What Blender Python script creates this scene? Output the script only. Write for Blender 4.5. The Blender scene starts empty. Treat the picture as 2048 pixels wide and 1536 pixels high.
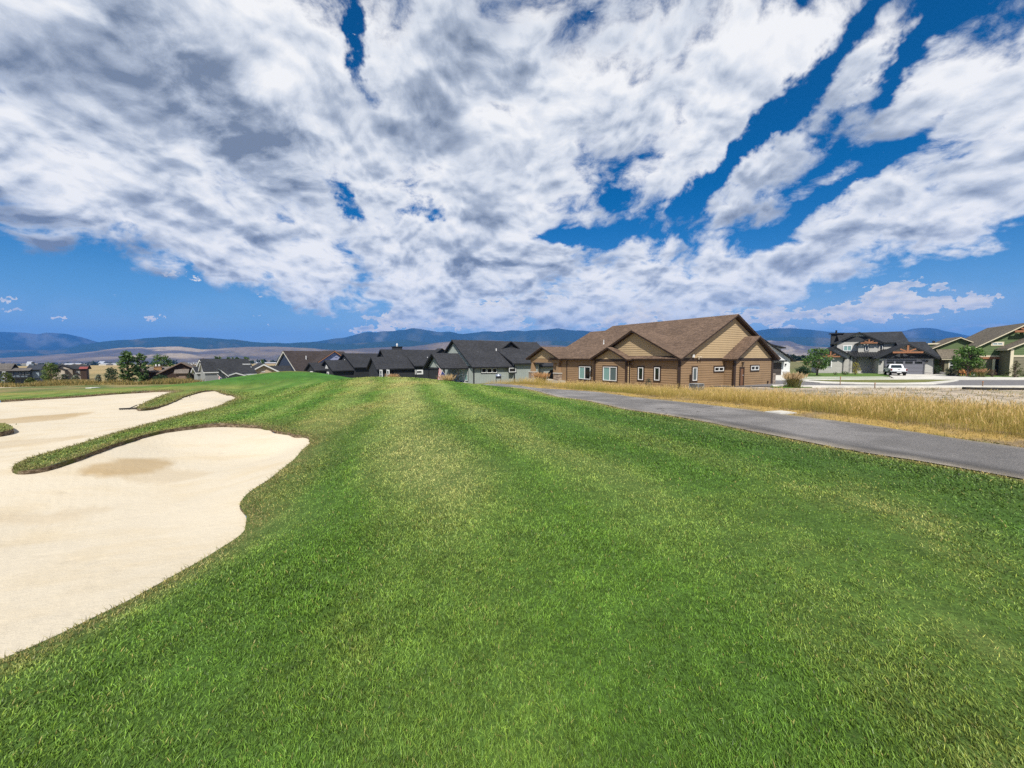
import bpy, bmesh, math, random
import numpy as np
from mathutils import Vector, Matrix
from mathutils.geometry import delaunay_2d_cdt

scene = bpy.context.scene
COL = scene.collection
R = math.radians

# ---------------------------------------------------------------- camera
F_PX, CX, CY = 780.0, 1024.0, 768.0          # lens, in pixels of the 2048 x 1536 photograph
PITCH = math.atan(52.0 / F_PX)
EYE = Vector((0.0, 0.0, 2.6))
cam_data = bpy.data.cameras.new('camera')
cam_data.sensor_fit = 'HORIZONTAL'
cam_data.sensor_width = 36.0
cam_data.lens = 36.0 * F_PX / 2048.0
cam_data.clip_start = 0.05
cam_data.clip_end = 30000.0
cam = bpy.data.objects.new('camera', cam_data)
COL.objects.link(cam)
cam.location = EYE
cam.rotation_euler = (math.pi / 2 - PITCH, 0.0, 0.0)
scene.camera = cam


def ray(u, v):
    X, Z = (u - CX) / F_PX, -(v - CY) / F_PX
    cp, sp = math.cos(PITCH), math.sin(PITCH)
    return Vector((X, cp + Z * sp, -sp + Z * cp))


def at(u, v, z):
    """the point at height z that the photograph shows at (u, v)"""
    d = ray(u, v)
    return EYE + d * ((z - EYE.z) / d.z)


def atd(u, v, Y):
    """the point Y metres ahead that the photograph shows at (u, v)"""
    d = ray(u, v)
    return EYE + d * (Y / d.y)


# ---------------------------------------------------------------- node helpers
def val(nt, sock, x):
    if hasattr(x, 'node'):
        nt.links.new(x, sock)
    elif x is not None:
        if isinstance(x, (tuple, list)) and len(x) == 3 and sock.type == 'RGBA':
            x = tuple(x) + (1.0,)
        sock.default_value = x


def M(nt, op, a=None, b=None, c=None, clamp=False):
    n = nt.nodes.new('ShaderNodeMath'); n.operation = op; n.use_clamp = clamp
    for i, x in enumerate((a, b, c)):
        val(nt, n.inputs[i], x)
    return n.outputs[0]


def VM(nt, op, a=None, b=None, scale=None):
    n = nt.nodes.new('ShaderNodeVectorMath'); n.operation = op
    val(nt, n.inputs[0], a); val(nt, n.inputs[1], b)
    if scale is not None:
        val(nt, n.inputs['Scale'], scale)
    return n.outputs[1] if op in ('LENGTH', 'DOT_PRODUCT', 'DISTANCE') else n.outputs[0]


def noise(nt, vec, scale, detail=4.0, rough=0.5, dist=0.0, col=False, lac=2.0, dims='3D'):
    n = nt.nodes.new('ShaderNodeTexNoise'); n.noise_dimensions = dims
    val(nt, n.inputs['Vector'], vec); val(nt, n.inputs['Scale'], scale)
    val(nt, n.inputs['Detail'], detail); val(nt, n.inputs['Roughness'], rough)
    val(nt, n.inputs['Lacunarity'], lac); val(nt, n.inputs['Distortion'], dist)
    return n.outputs['Color'] if col else n.outputs[0]


def ramp(nt, x, lo, hi, a=0.0, b=1.0, smooth=True):
    n = nt.nodes.new('ShaderNodeMapRange'); n.clamp = True
    n.interpolation_type = 'SMOOTHSTEP' if smooth else 'LINEAR'
    val(nt, n.inputs[0], x)
    for i, y in ((1, lo), (2, hi), (3, a), (4, b)):
        val(nt, n.inputs[i], y)
    return n.outputs[0]


def mix(nt, f, a, b, mode='MIX'):
    n = nt.nodes.new('ShaderNodeMix'); n.data_type = 'RGBA'; n.blend_type = mode
    val(nt, n.inputs[0], f); val(nt, n.inputs[6], a); val(nt, n.inputs[7], b)
    return n.outputs[2]


def comb(nt, x, y, z):
    n = nt.nodes.new('ShaderNodeCombineXYZ')
    for i, q in enumerate((x, y, z)):
        val(nt, n.inputs[i], q)
    return n.outputs[0]


def sep(nt, v):
    n = nt.nodes.new('ShaderNodeSeparateXYZ'); val(nt, n.inputs[0], v)
    return n.outputs


# ---------------------------------------------------------------- sun, sky, exposure
SUN_EL = R(50.0)
SUN_AZ = math.pi + 0.10                         # from +Y, clockwise: behind the camera, a little left
sun_vec = Vector((math.sin(SUN_AZ) * math.cos(SUN_EL), math.cos(SUN_AZ) * math.cos(SUN_EL), math.sin(SUN_EL)))
sun_data = bpy.data.lights.new('sun', 'SUN')
sun_data.energy = 4.6
sun_data.angle = R(0.5)
sun_data.color = (1.0, 0.955, 0.88)
sun = bpy.data.objects.new('sun', sun_data)
COL.objects.link(sun)
sun.rotation_euler = (-sun_vec).to_track_quat('-Z', 'Y').to_euler()
sun.location = (0, 0, 60)

scene.view_settings.view_transform = 'Standard'
scene.view_settings.look = 'None'
scene.view_settings.gamma = 1.0
scene.view_settings.use_curve_mapping = False
scene.view_settings.exposure = 0.55
try:
    scene.cycles.use_denoising = False
    scene.cycles.adaptive_threshold = 0.006
    scene.cycles.volume_bounces = 0
    scene.cycles.max_bounces = 6
    scene.cycles.diffuse_bounces = 3
    scene.cycles.transparent_max_bounces = 8
except Exception:
    pass

world = bpy.data.worlds.new('World')
scene.world = world
world.use_nodes = True
wt = world.node_tree
wt.nodes.clear()
try:
    world.cycles.sampling_method = 'MANUAL'
    world.cycles.sample_map_resolution = 512
except Exception:
    pass
SKY = 0.10


def azel(u, v):
    d = ray(u, v).normalized()
    return math.atan2(d.x, d.y), math.asin(d.z)


def build_sky():
    nt = wt
    sky = nt.nodes.new('ShaderNodeTexSky')
    sky.sky_type = 'NISHITA'
    sky.sun_disc = False
    sky.sun_elevation = SUN_EL
    sky.sun_rotation = SUN_AZ
    sky.altitude = 1000.0
    sky.air_density = 1.0
    sky.dust_density = 0.3
    sky.ozone_density = 4.0
    d = nt.nodes.new('ShaderNodeTexCoord').outputs['Generated']
    x, y, z = sep(nt, d)
    zc = M(nt, 'ADD', M(nt, 'MAXIMUM', z, 0.0), 0.40)
    q = comb(nt, M(nt, 'DIVIDE', x, zc), M(nt, 'DIVIDE', y, zc), 0.0)
    az = M(nt, 'ARCTAN2', x, y)
    el = M(nt, 'ARCSINE', z)
    jag = sep(nt, VM(nt, 'SUBTRACT', noise(nt, d, 8.0, 5.0, 0.62, col=True), (0.5, 0.5, 0.5)))
    azj = M(nt, 'ADD', az, M(nt, 'MULTIPLY', jag[0], 0.16))
    elj = M(nt, 'ADD', el, M(nt, 'MULTIPLY', jag[1], 0.12))
    # broken altocumulus: where the sheet is closed or open, as ellipses on the sky
    def blobs(items, az=az, el=el):
        tot = None
        for (u, v, lu, lv, rot, a) in items:
            a0, e0 = azel(u, v)
            k = (azel(u + 10, v)[0] - a0) / 10, (azel(u, v - 10)[1] - e0) / 10
            # rotated ellipse; lu / lv are half lengths in photo pixels, rot is degrees anticlockwise
            c, s = math.cos(R(rot)), math.sin(R(rot))
            px = M(nt, 'MULTIPLY', M(nt, 'SUBTRACT', az, a0), 1.0 / k[0])
            py = M(nt, 'MULTIPLY', M(nt, 'SUBTRACT', el, e0), 1.0 / k[1])
            A = M(nt, 'ADD', M(nt, 'MULTIPLY', px, c / lu), M(nt, 'MULTIPLY', py, s / lu))
            B = M(nt, 'ADD', M(nt, 'MULTIPLY', px, -s / lv), M(nt, 'MULTIPLY', py, c / lv))
            r2 = M(nt, 'ADD', M(nt, 'MULTIPLY', A, A), M(nt, 'MULTIPLY', B, B))
            g = M(nt, 'MULTIPLY', M(nt, 'EXPONENT', M(nt, 'MULTIPLY', r2, -1.0)), a)
            tot = g if tot is None else M(nt, 'ADD', tot, g)
        return tot
    cov = blobs(SKY_OPEN, azj, elj)
    dark = blobs(SKY_DARK, azj, elj)
    # noise on the cloud plane: broad banks drawn out by the wind, puffs on them
    wl = VM(nt, 'SUBTRACT', noise(nt, q, 1.7, 2.0, 0.5, col=True, dims='2D'), (0.5, 0.5, 0.5))
    ws = VM(nt, 'SUBTRACT', noise(nt, q, 7.0, 3.0, 0.55, col=True, dims='2D'), (0.5, 0.5, 0.5))
    warp = VM(nt, 'ADD', VM(nt, 'SCALE', wl, scale=0.18), VM(nt, 'SCALE', ws, scale=0.045))

    def puffs(p, scale):
        v = nt.nodes.new('ShaderNodeTexVoronoi')
        v.feature = 'SMOOTH_F1'; v.voronoi_dimensions = '2D'
        val(nt, v.inputs['Scale'], scale); v.inputs['Smoothness'].default_value = 0.6
        nt.links.new(p, v.inputs['Vector'])
        return M(nt, 'SUBTRACT', 0.45, v.outputs['Distance'])

    def heaps(k):
        p = VM(nt, 'ADD', VM(nt, 'MULTIPLY', q, (k, k, 1.0)) if k != 1.0 else q, warp)
        return M(nt, 'ADD', M(nt, 'MULTIPLY', puffs(p, 6.5), 0.44), M(nt, 'ADD', M(nt, 'MULTIPLY', puffs(p, 15.0), 0.22), M(nt, 'MULTIPLY', puffs(p, 34.0), 0.11)))

    def banks(k, detail):
        p = VM(nt, 'ADD', VM(nt, 'MULTIPLY', q, (k, k, 1.0)) if k != 1.0 else q, warp)
        big = noise(nt, VM(nt, 'MULTIPLY', p, (1.0, 0.75, 1.0)), 2.6, 1.0, 0.5, dims='2D')
        med = noise(nt, p, 8.0, detail, 0.66, dims='2D')
        return M(nt, 'ADD', M(nt, 'MULTIPLY', big, 0.62), M(nt, 'MULTIPLY', med, 0.56))
    h1_, h2_ = heaps(1.0), heaps(1.030)
    b1, b2, b3 = banks(1.0, 8.0), banks(1.022, 4.0), banks(1.11, 0.0)
    n3 = b3
    D = M(nt, 'ADD', M(nt, 'SUBTRACT', M(nt, 'ADD', M(nt, 'MULTIPLY', b1, 1.15), M(nt, 'MULTIPLY', h1_, 0.75)), 0.585), cov)
    alpha = M(nt, 'MULTIPLY', ramp(nt, D, -0.02, 0.24), ramp(nt, el, 0.0, 0.04))
    emb = M(nt, 'ADD', M(nt, 'MULTIPLY', M(nt, 'SUBTRACT', h2_, h1_), 1.25),
            M(nt, 'ADD', M(nt, 'MULTIPLY', M(nt, 'SUBTRACT', b2, b1), 0.50), M(nt, 'MULTIPLY', M(nt, 'SUBTRACT', b3, b1), 0.55)))
    thick = ramp(nt, D, 0.14, 0.55)
    lum = M(nt, 'ADD', 0.94, emb)
    lum = M(nt, 'SUBTRACT', lum, M(nt, 'MULTIPLY', ramp(nt, noise(nt, q, 3.6, 4.0, 0.6, dims='2D'), 0.38, 0.72), 0.32))
    lum = M(nt, 'SUBTRACT', lum, M(nt, 'MULTIPLY', thick, 0.14))
    lum = M(nt, 'SUBTRACT', lum, M(nt, 'MULTIPLY', dark, M(nt, 'MAXIMUM', 0.0, M(nt, 'SUBTRACT', M(nt, 'MULTIPLY', b1, 3.0), 0.95))))
    lum = M(nt, 'MINIMUM', M(nt, 'MAXIMUM', lum, 0.16), 1.0)
    # low cloud far off: distance takes the contrast out
    far = ramp(nt, el, 0.02, 0.20)
    tone = nt.nodes.new('ShaderNodeValToRGB')
    cr = tone.color_ramp
    cr.elements[0].position = 0.15; cr.elements[0].color = (0.20, 0.25, 0.34, 1)
    cr.elements[1].position = 1.0; cr.elements[1].color = (1.0, 1.0, 1.0, 1)
    e = cr.elements.new(0.5); e.color = (0.47, 0.53, 0.63, 1)
    e = cr.elements.new(0.76); e.color = (0.78, 0.82, 0.88, 1)
    nt.links.new(lum, tone.inputs[0])
    ccol = mix(nt, far, mix(nt, 0.45, tone.outputs[0], (0.50, 0.64, 0.80)), tone.outputs[0])
    # heaped cumulus standing on the horizon
    hv = comb(nt, M(nt, 'MULTIPLY', az, 1.0), M(nt, 'MULTIPLY', el, 2.2), 0.3)
    hn = noise(nt, hv, 26.0, 8.0, 0.58)
    hn2 = noise(nt, VM(nt, 'ADD', hv, (0.004, -0.022, 0.0)), 26.0, 5.0, 0.55)
    jf = sep(nt, VM(nt, 'SUBTRACT', noise(nt, d, 75.0, 4.0, 0.65, col=True), (0.5, 0.5, 0.5)))
    hc = blobs(SKY_HEAPS, M(nt, 'ADD', az, M(nt, 'MULTIPLY', jf[0], 0.060)), M(nt, 'ADD', el, M(nt, 'MULTIPLY', jf[1], 0.034)))
    HD = M(nt, 'ADD', M(nt, 'MULTIPLY', M(nt, 'SUBTRACT', hn, 0.5), 3.2), M(nt, 'SUBTRACT', hc, 0.62))
    halpha = M(nt, 'MULTIPLY', ramp(nt, HD, 0.0, 0.16), ramp(nt, el, 0.0, 0.03))
    hl = M(nt, 'ADD', 0.78, M(nt, 'MULTIPLY', M(nt, 'SUBTRACT', hn2, hn), 2.2), clamp=True)
    hcol = mix(nt, hl, (0.38, 0.50, 0.68), (1.0, 0.95, 0.88))
    # sky blue, deeper than the raw model: the photograph is a saturated phone picture
    hsv = nt.nodes.new('ShaderNodeHueSaturation')
    hsv.inputs['Saturation'].default_value = SKY_SAT
    hsv.inputs['Value'].default_value = SKY_VAL
    nt.links.new(sky.outputs[0], hsv.inputs['Color'])
    K = 1.0 / SKY
    hz = M(nt, 'MULTIPLY', ramp(nt, el, 0.0, 0.24, 1.0, 0.0), 0.80)
    blue = mix(nt, hz, hsv.outputs[0], VM(nt, 'SCALE', (0.15, 0.41, 0.76), scale=K * 0.64))
    def up(c, k):
        return VM(nt, 'SCALE', c, scale=K * k)
    veil = M(nt, 'MULTIPLY', blobs(SKY_VEIL, azj, elj), ramp(nt, noise(nt, VM(nt, 'MULTIPLY', d, (1, 1, 3)), 7.0, 4.0, 0.6), 0.25, 0.75, 0.6, 1.15))
    blue = mix(nt, M(nt, 'MINIMUM', veil, 0.85), blue, VM(nt, 'SCALE', (0.52, 0.66, 0.82), scale=K * CLOUD))
    base = mix(nt, M(nt, 'MULTIPLY', halpha, 0.92), blue, up(hcol, CLOUD))
    final = mix(nt, alpha, base, up(ccol, CLOUD))
    bg = nt.nodes.new('ShaderNodeBackground')
    bg.inputs['Strength'].default_value = SKY
    nt.links.new(final, bg.inputs['Color'])
    out = nt.nodes.new('ShaderNodeOutputWorld')
    nt.links.new(bg.outputs[0], out.inputs['Surface'])


SKY_SAT, SKY_VAL = 1.42, 0.66
CLOUD = 0.66
# (u, v, half length, half width, tilt, amount): + closes the sheet, - opens it
SKY_OPEN = [
    (620, 230, 950, 300, 0, 0.22),
    (330, 660, 640, 112, -7, -0.85),
    (-150, 640, 420, 130, 0, -0.55),
    (1600, 185, 260, 34, 42, -0.44),
    (1420, 365, 120, 24, 35, -0.26),
    (1520, 130, 60, 14, 0, -0.20),
    (1960, 560, 200, 40, 10, -0.20),
    (1740, 345, 300, 24, 22, -0.36),
    (1830, 90, 220, 30, 42, -0.34),
    (1690, 205, 110, 24, 30, -0.28),
    (2020, 545, 330, 50, 8, -0.70),
    (1160, 488, 110, 18, 0, -0.34),
    (1240, 395, 26, 20, 0, -0.18),
    (728, 105, 15, 90, 14, -0.34),
    (690, 400, 74, 14, -35, -0.30),
    (680, 480, 110, 50, 0, 0.20),
    (120, 300, 160, 70, 0, 0.16),
    (880, 470, 160, 60, 0, 0.10),
    (870, 425, 40, 16, 0, -0.26),
    (1560, 100, 110, 60, 0, 0.16),
    (1230, 170, 240, 150, 0, 0.24),
    (1830, 150, 280, 170, 0, -0.11),
    (1330, 430, 160, 60, 0, -0.06),
    (1000, 330, 240, 100, 0, 0.10),
    (1640, 258, 70, 36, 0, 0.14),
    (1740, 140, 120, 34, 30, 0.12),
    (1900, 245, 330, 50, 27, 0.18),
    (1800, 440, 420, 62, 14, 0.16),
    (1100, 565, 520, 80, -2, 0.20),
    (250, 420, 420, 70, -10, 0.24),
    (1500, 555, 300, 40, 4, 0.14),
    (1000, 725, 900, 46, 0, -0.40),
    (1800, 620, 420, 36, 0, -0.50),
]
SKY_DARK = [
    (260, 200, 560, 230, -12, 0.13),
    (1050, 170, 320, 130, 0, 0.07),
    (330, 120, 360, 80, -40, 0.30),
    (560, 270, 230, 44, -30, 0.24),
    (520, 320, 150, 26, -25, 0.17),
    (60, 420, 360, 62, -12, 0.37),
    (1060, 110, 200, 62, 0, 0.20),
    (1180, 265, 170, 60, 0, 0.18),
    (860, 210, 120, 60, 0, 0.11),
    (980, 530, 130, 24, 0, 0.18),
    (1090, 590, 110, 28, 0, 0.21),
    (150, 520, 420, 50, -8, 0.22),
    (1760, 470, 110, 18, 0, 0.15),
    (1500, 520, 200, 26, 0, 0.09),
]
SKY_VEIL = [
    (1120, 640, 420, 62, 0, 0.62),
    (1720, 640, 420, 40, 0, 0.42),
    (900, 648, 120, 16, 0, 0.25),
    (150, 650, 700, 44, 0, 0.22),
]
SKY_HEAPS = [
    (1800, 590, 74, 30, 0, 1.2),
    (1740, 618, 130, 16, 0, 0.78),
    (1890, 608, 110, 14, 0, 0.85),
    (1960, 602, 40, 12, 0, 0.8),
    (780, 640, 28, 20, 35, 1.1),
    (735, 661, 70, 8, 0, 0.9),
    (890, 645, 150, 18, 0, 0.8),
    (1330, 640, 280, 34, 0, 0.72),
    (1040, 610, 260, 40, 0, 0.62),
    (1240, 600, 160, 30, 0, 0.7),
    (1600, 640, 260, 18, 0, 0.6),
    (108, 636, 24, 5, 0, 1.0),
    (310, 636, 26, 4.5, 0, 1.0),
    (385, 554, 18, 6, 0, 0.95),
    (335, 548, 20, 5, 0, 0.8),
    (225, 550, 16, 6, 0, 0.7),
    (20, 600, 18, 6, 0, 0.95),
    (8, 618, 20, 5, 0, 0.95),
    (515, 631, 14, 4, 0, 0.9),
    (550, 647, 22, 4, 0, 0.8),
]
build_sky()
# ---------------------------------------------------------------- numpy noise
def _hash(ix, iy, seed):
    h = (ix.astype(np.int64) * 374761393 + iy.astype(np.int64) * 668265263 + seed * 982451653) & 0x7fffffff
    h = ((h ^ (h >> 13)) * 1274126177) & 0x7fffffff
    return ((h ^ (h >> 16)) & 0xffff) / 65535.0


def vnoise(x, y, seed=0):
    ix, iy = np.floor(x), np.floor(y)
    fx, fy = x - ix, y - iy
    fx, fy = fx * fx * (3 - 2 * fx), fy * fy * (3 - 2 * fy)
    a, b = _hash(ix, iy, seed), _hash(ix + 1, iy, seed)
    c, d = _hash(ix, iy + 1, seed), _hash(ix + 1, iy + 1, seed)
    return (a * (1 - fx) + b * fx) * (1 - fy) + (c * (1 - fx) + d * fx) * fy


def fbm(x, y, seed=0, octs=4, rough=0.5):
    t, a, n = 0.0, 1.0, 0.0
    for i in range(octs):
        t = t + a * vnoise(x * 2 ** i + 17.3 * i, y * 2 ** i - 9.1 * i, seed + i)
        n += a
        a *= rough
    return t / n


def sstep(a, b, x):
    t = np.clip((x - a) / (b - a), 0, 1)
    return t * t * (3 - 2 * t)


# ---------------------------------------------------------------- outlines, photo pixel + ground height -> world
SAND_PX = [  # turf edge round the bunker, clockwise; z is the height of the turf lip
    (0, 1320, .62), (60, 1296, .62), (120, 1268, .62), (185, 1238, .61), (250, 1205, .60), (300, 1178, .58), (350, 1150, .56),
    (420, 1110, .53), (470, 1080, .51), (493, 1060, .50), (489, 1035, .50), (482, 1008, .50), (497, 985, .50), (540, 958, .51),
    (580, 925, .52), (608, 898, .53), (620, 884, .54), (612, 872, .55), (590, 868, .56), (560, 862, .56), (520, 852, .55), (470, 848, .55),
    (430, 847, .54), (380, 853, .53), (320, 862, .52), (270, 874, .52), (215, 893, .50), (150, 915, .47), (90, 934, .43), (45, 942, .40),
    (25, 940, .38), (24, 933, .38), (45, 921, .38), (90, 906, .38), (140, 893, .37), (200, 875, .36), (260, 857, .34), (320, 840, .31),
    (380, 825, .28), (430, 812, .24), (455, 803, .21), (471, 795, .19), (466, 791, .19), (448, 788, .20), (436, 783, .21), (425, 780, .22),
    (412, 781, .22), (395, 785, .20), (372, 792, .18), (335, 807, .16), (305, 815, .15), (280, 819, .13), (273, 815, .12), (285, 807, .12),
    (305, 798, .11), (330, 790, .10), (357, 783, .09), (330, 781, .08), (290, 782, .05), (230, 786, .02), (150, 792, -.02), (80, 796, -.04),
    (0, 801, -.06)]
sand_edge = [at(u, v, z) for u, v, z in SAND_PX]
SAND_CLOSE = [Vector((-60, 27, -.2)), Vector((-62, 2, .2)), Vector((-20, -2, .4)), Vector((-6.2, .6, .62))]
ISLAND_PX = [(-70, 846, .2), (0, 846, .2), (14, 848, .2), (23, 852, .2), (27, 857, .2), (16, 861, .2), (0, 864, .2), (-70, 866, .2)]
island_edge = [at(u, v, z) for u, v, z in ISLAND_PX]

PATH_NEAR = [(2500, 1055, 1.02), (2048, 960, .95), (1750, 910, .92), (1500, 863, .88), (1250, 819, .78), (1120, 795, .66), (1000, 775, .42), (960, 770.5, .30)]
PATH_FAR = [(2500, 955, 1.00), (2048, 897, .94), (1850, 868, .92), (1700, 846, .90), (1400, 808, .80), (1200, 785, .62), (1040, 771.5, .34), (985, 768.0, .22)]
path_near = [at(*p) for p in PATH_NEAR[1:]]
path_far = [at(*p) for p in PATH_FAR[1:]]
_t = (path_far[0] - path_far[2] + path_near[0] - path_near[2]); _t.z = 0; _t.normalize()
path_near = [path_near[0] + _t * k for k in (30, 20, 10)] + path_near          # the path runs on out of the frame
path_far = [path_far[0] + _t * k for k in (30, 20, 10)] + path_far


def smooth_line(pts, step):
    """Catmull-Rom through pts, resampled"""
    out = []
    n = len(pts)
    for i in range(n - 1):
        p0, p1, p2, p3 = pts[max(i - 1, 0)], pts[i], pts[i + 1], pts[min(i + 2, n - 1)]
        k = max(1, int((p2 - p1).length / step))
        for j in range(k):
            t = j / k
            out.append(0.5 * ((2 * p1) + (p2 - p0) * t + (2 * p0 - 5 * p1 + 4 * p2 - p3) * t * t + (3 * p1 - p0 - 3 * p2 + p3) * t ** 3))
    out.append(pts[-1])
    return out


# ---------------------------------------------------------------- terrain height: thin plate through known spots
CTRL = []


def ctl(x, y, z):
    CTRL.append((x, y, z))


for q in sand_edge[::2]:
    ctl(*q)
for q in SAND_CLOSE:
    ctl(*q)
for q in island_edge[1:-1:2]:
    ctl(*q)
for q in path_near + path_far:
    ctl(*q)
for q in [(0, 0, 1.0), (0, 1.5, 1.0), (2.5, 2.0, 1.02), (-1.2, 2.0, .93), (-2.2, 3.2, .80), (0, 5, 1.05), (-2.3, 6, .86), (3, 5, 1.06), (6, 5, 1.05),
          (0, 9, 1.06), (-2.6, 9.5, .95), (-4.2, 11.5, .76), (2, 12, 1.06), (0, 16, 1.08), (4, 9, 1.02), (-4, 0, .82), (5, -4, 1.0), (-5, -6, .8), (0, -8, 1.0), (12, 0, 1.0), (20, 5, .9)]:
    ctl(*q)


def ctd(u, v, Y):
    q = atd(u, v, Y)
    ctl(q.x, q.y, q.z)


for q in [(760, 755, 27), (820, 757, 25.5), (700, 757.5, 28), (880, 764, 24), (660, 763, 28.5), (930, 769, 23), (610, 775, 28), (560, 786, 27),
          (520, 795, 25.5), (760, 790, 17), (680, 800, 17), (600, 822, 16), (850, 790, 17.5), (530, 815, 19), (900, 800, 15.5), (640, 850, 11.6),
          (590, 742, 46), (540, 744.5, 45), (640, 746, 47), (500, 752, 42), (460, 762, 38), (690, 754, 50), (440, 768, 36), (560, 757, 38), (480, 778, 33), (610, 760, 36),
          (400, 774, 33), (370, 780, 30.5), (200, 775, 40), (300, 772, 42), (100, 778, 38), (0, 785, 34), (250, 766, 52), (100, 768, 54), (0, 775, 48), (370, 768, 44),
          (420, 763, 62)]:
    ctd(*q)
for q in [(-85, 62, -1.6), (-72, 74, -1.7), (-60, 66, -1.5), (-72, 86, -2.3), (-100, 80, -2.6), (-110, 98, -2.9), (-52, 78, -2.1), (-38, 80, -2.2), (-25, 80, -2.1), (-16, 64, -1.5), (-6, 60, -1.35), (4, 62, -1.2), (-12, 44, -.9),
          (-4, 38, -.5), (3, 46, -.5), (5, 40, -.15), (14.2, 33, 0), (10, 28, .12), (20, 29, .05), (27.5, 41, 0), (24, 52, 0), (14, 52, -.2), (30, 34, 0), (45, 36, 0), (60, 36, 0), (45, 46, 0), (32, 52, 0), (60, 55, 0), (45, 64, 0), (70, 60, 0), (60, 75, 0), (32, 27, .15), (24, 22, .35), (36, 22, .25),
          (50, 26, .1), (18, 18, .6), (28, 14, .6), (12, 22, .42), (80, 30, 0), (90, 70, 0), (8, 31, .15),
          (20, 90, -.3), (0, 100, -1.2), (-40, 110, -2.2), (-120, 120, -3.0), (60, 100, 0), (100, 100, 0), (-110, 40, -1.8), (-110, 0, -1), (110, 30, 0), (60, -20, .5), (-60, -40, .3), (30, -40, .8)]:
    ctl(*q)
_C = np.array(CTRL)
_P, _Zc = _C[:, :2] / 20.0, _C[:, 2]


def _phi(d2):
    return 0.5 * d2 * np.log(np.maximum(d2, 1e-12))


_n = len(_C)
_A = np.zeros((_n + 3, _n + 3))
_A[:_n, :_n] = _phi(((_P[:, None] - _P[None]) ** 2).sum(-1)) + 2e-4 * np.eye(_n)
_A[:_n, _n] = _A[_n, :_n] = 1
_A[:_n, _n + 1:] = _P
_A[_n + 1:, :_n] = _P.T
_W = np.linalg.solve(_A, np.concatenate([_Zc, [0, 0, 0]]))


def H(x, y):
    x = np.asarray(x, float); y = np.asarray(y, float)
    sh = x.shape
    p = np.stack([x.ravel(), y.ravel()], 1)
    z = np.empty(len(p))
    for i in range(0, len(p), 20000):
        q = np.clip(p[i:i + 20000], -130, 130) / 20.0
        d2 = ((q[:, None] - _P[None]) ** 2).sum(-1)
        z[i:i + 20000] = _phi(d2) @ _W[:_n] + _W[_n] + q @ _W[_n + 1:]
    r = np.hypot(p[:, 0], p[:, 1])
    side = sstep(-0.25, 0.35, p[:, 0] / np.maximum(r, 1))
    near = -3.0 + 3.0 * side
    mid = near + (-2.5 + 2.5 * side) * sstep(120, 420, r)
    zf = mid + (-34.0 - mid) * sstep(430, 2600, r)
    w = sstep(85, 128, r)
    flat = sstep(25, 31, p[:, 0]) * sstep(31.0, 34.5, p[:, 1])
    z = z * (1 - flat)
    out = z * (1 - w) + zf * w
    return out.reshape(sh)


def h1(x, y):
    return float(H(np.array([x]), np.array([y]))[0])


def in_poly(x, y, poly):
    px = np.array([p[0] for p in poly]); py = np.array([p[1] for p in poly])
    inside = np.zeros(x.shape, bool)
    j = len(poly) - 1
    for i in range(len(poly)):
        c = ((py[i] > y) != (py[j] > y))
        with np.errstate(divide='ignore', invalid='ignore'):
            xi = (px[j] - px[i]) * (y - py[i]) / (py[j] - py[i] + 1e-30) + px[i]
        inside ^= c & (x < xi)
        j = i
    return inside


def dist_line(x, y, line, closed=False):
    d = np.full(x.shape, 1e9)
    n = len(line)
    for i in range(n if closed else n - 1):
        a, b = line[i], line[(i + 1) % n]
        ax, ay, bx, by = a[0], a[1], b[0], b[1]
        L2 = (bx - ax) ** 2 + (by - ay) ** 2 + 1e-12
        t = np.clip(((x - ax) * (bx - ax) + (y - ay) * (by - ay)) / L2, 0, 1)
        d = np.minimum(d, (x - ax - t * (bx - ax)) ** 2 + (y - ay - t * (by - ay)) ** 2)
    return np.sqrt(d)


rng = np.random.default_rng(7)
sand_line = smooth_line(sand_edge, 0.14)
for q in sand_line:                                 # ragged turf edge
    k = 0.012 + 0.0022 * q.length
    q.x += (vnoise(np.array([q.x * 3.1]), np.array([q.y * 3.1]), 5)[0] - .5) * 1.7 * k
    q.y += (vnoise(np.array([q.x * 3.1]), np.array([q.y * 3.1]), 6)[0] - .5) * 1.7 * k
sand_poly = sand_line + SAND_CLOSE
island_poly = smooth_line(island_edge + [island_edge[0]], 0.2)[:-1]
pn = smooth_line(path_near, 0.4)
pf = smooth_line(path_far, 0.4)
path_poly = pn + pf[::-1]


def on_sand(x, y):
    return in_poly(x, y, sand_poly) & ~in_poly(x, y, island_poly)


def sand_distance(x, y):
    return np.minimum(dist_line(x, y, sand_poly[::2], True), dist_line(x, y, island_poly, True))


# ---------------------------------------------------------------- meshes from arrays
def mesh_from(name, V, F, mat=None, smooth=False):
    me = bpy.data.meshes.new(name)
    V = np.asarray(V, np.float32)
    F = np.asarray(F, np.int32)
    me.vertices.add(len(V)); me.vertices.foreach_set('co', V.ravel())
    k = F.shape[1]
    me.loops.add(F.size); me.loops.foreach_set('vertex_index', F.ravel())
    me.polygons.add(len(F))
    me.polygons.foreach_set('loop_start', np.arange(0, F.size, k, dtype=np.int32))
    me.polygons.foreach_set('loop_total', np.full(len(F), k, np.int32))
    me.polygons.foreach_set('use_smooth', np.full(len(F), smooth, bool))
    if mat:
        me.materials.append(mat)
    me.update(calc_edges=True)
    return me


def set_col(me, cols, name='tint'):
    a = me.color_attributes.new(name, 'FLOAT_COLOR', 'POINT')
    c = np.ones((len(cols), 4), np.float32); c[:, :3] = cols
    a.data.foreach_set('color', c.ravel())


def link(name, me, parent=None, mat=None, **props):
    o = bpy.data.objects.new(name, me)
    COL.objects.link(o)
    if mat is not None and not me.materials:
        me.materials.append(mat)
    if parent is not None:
        o.parent = parent
    for k, v in props.items():
        o[k] = v
    return o


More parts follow.
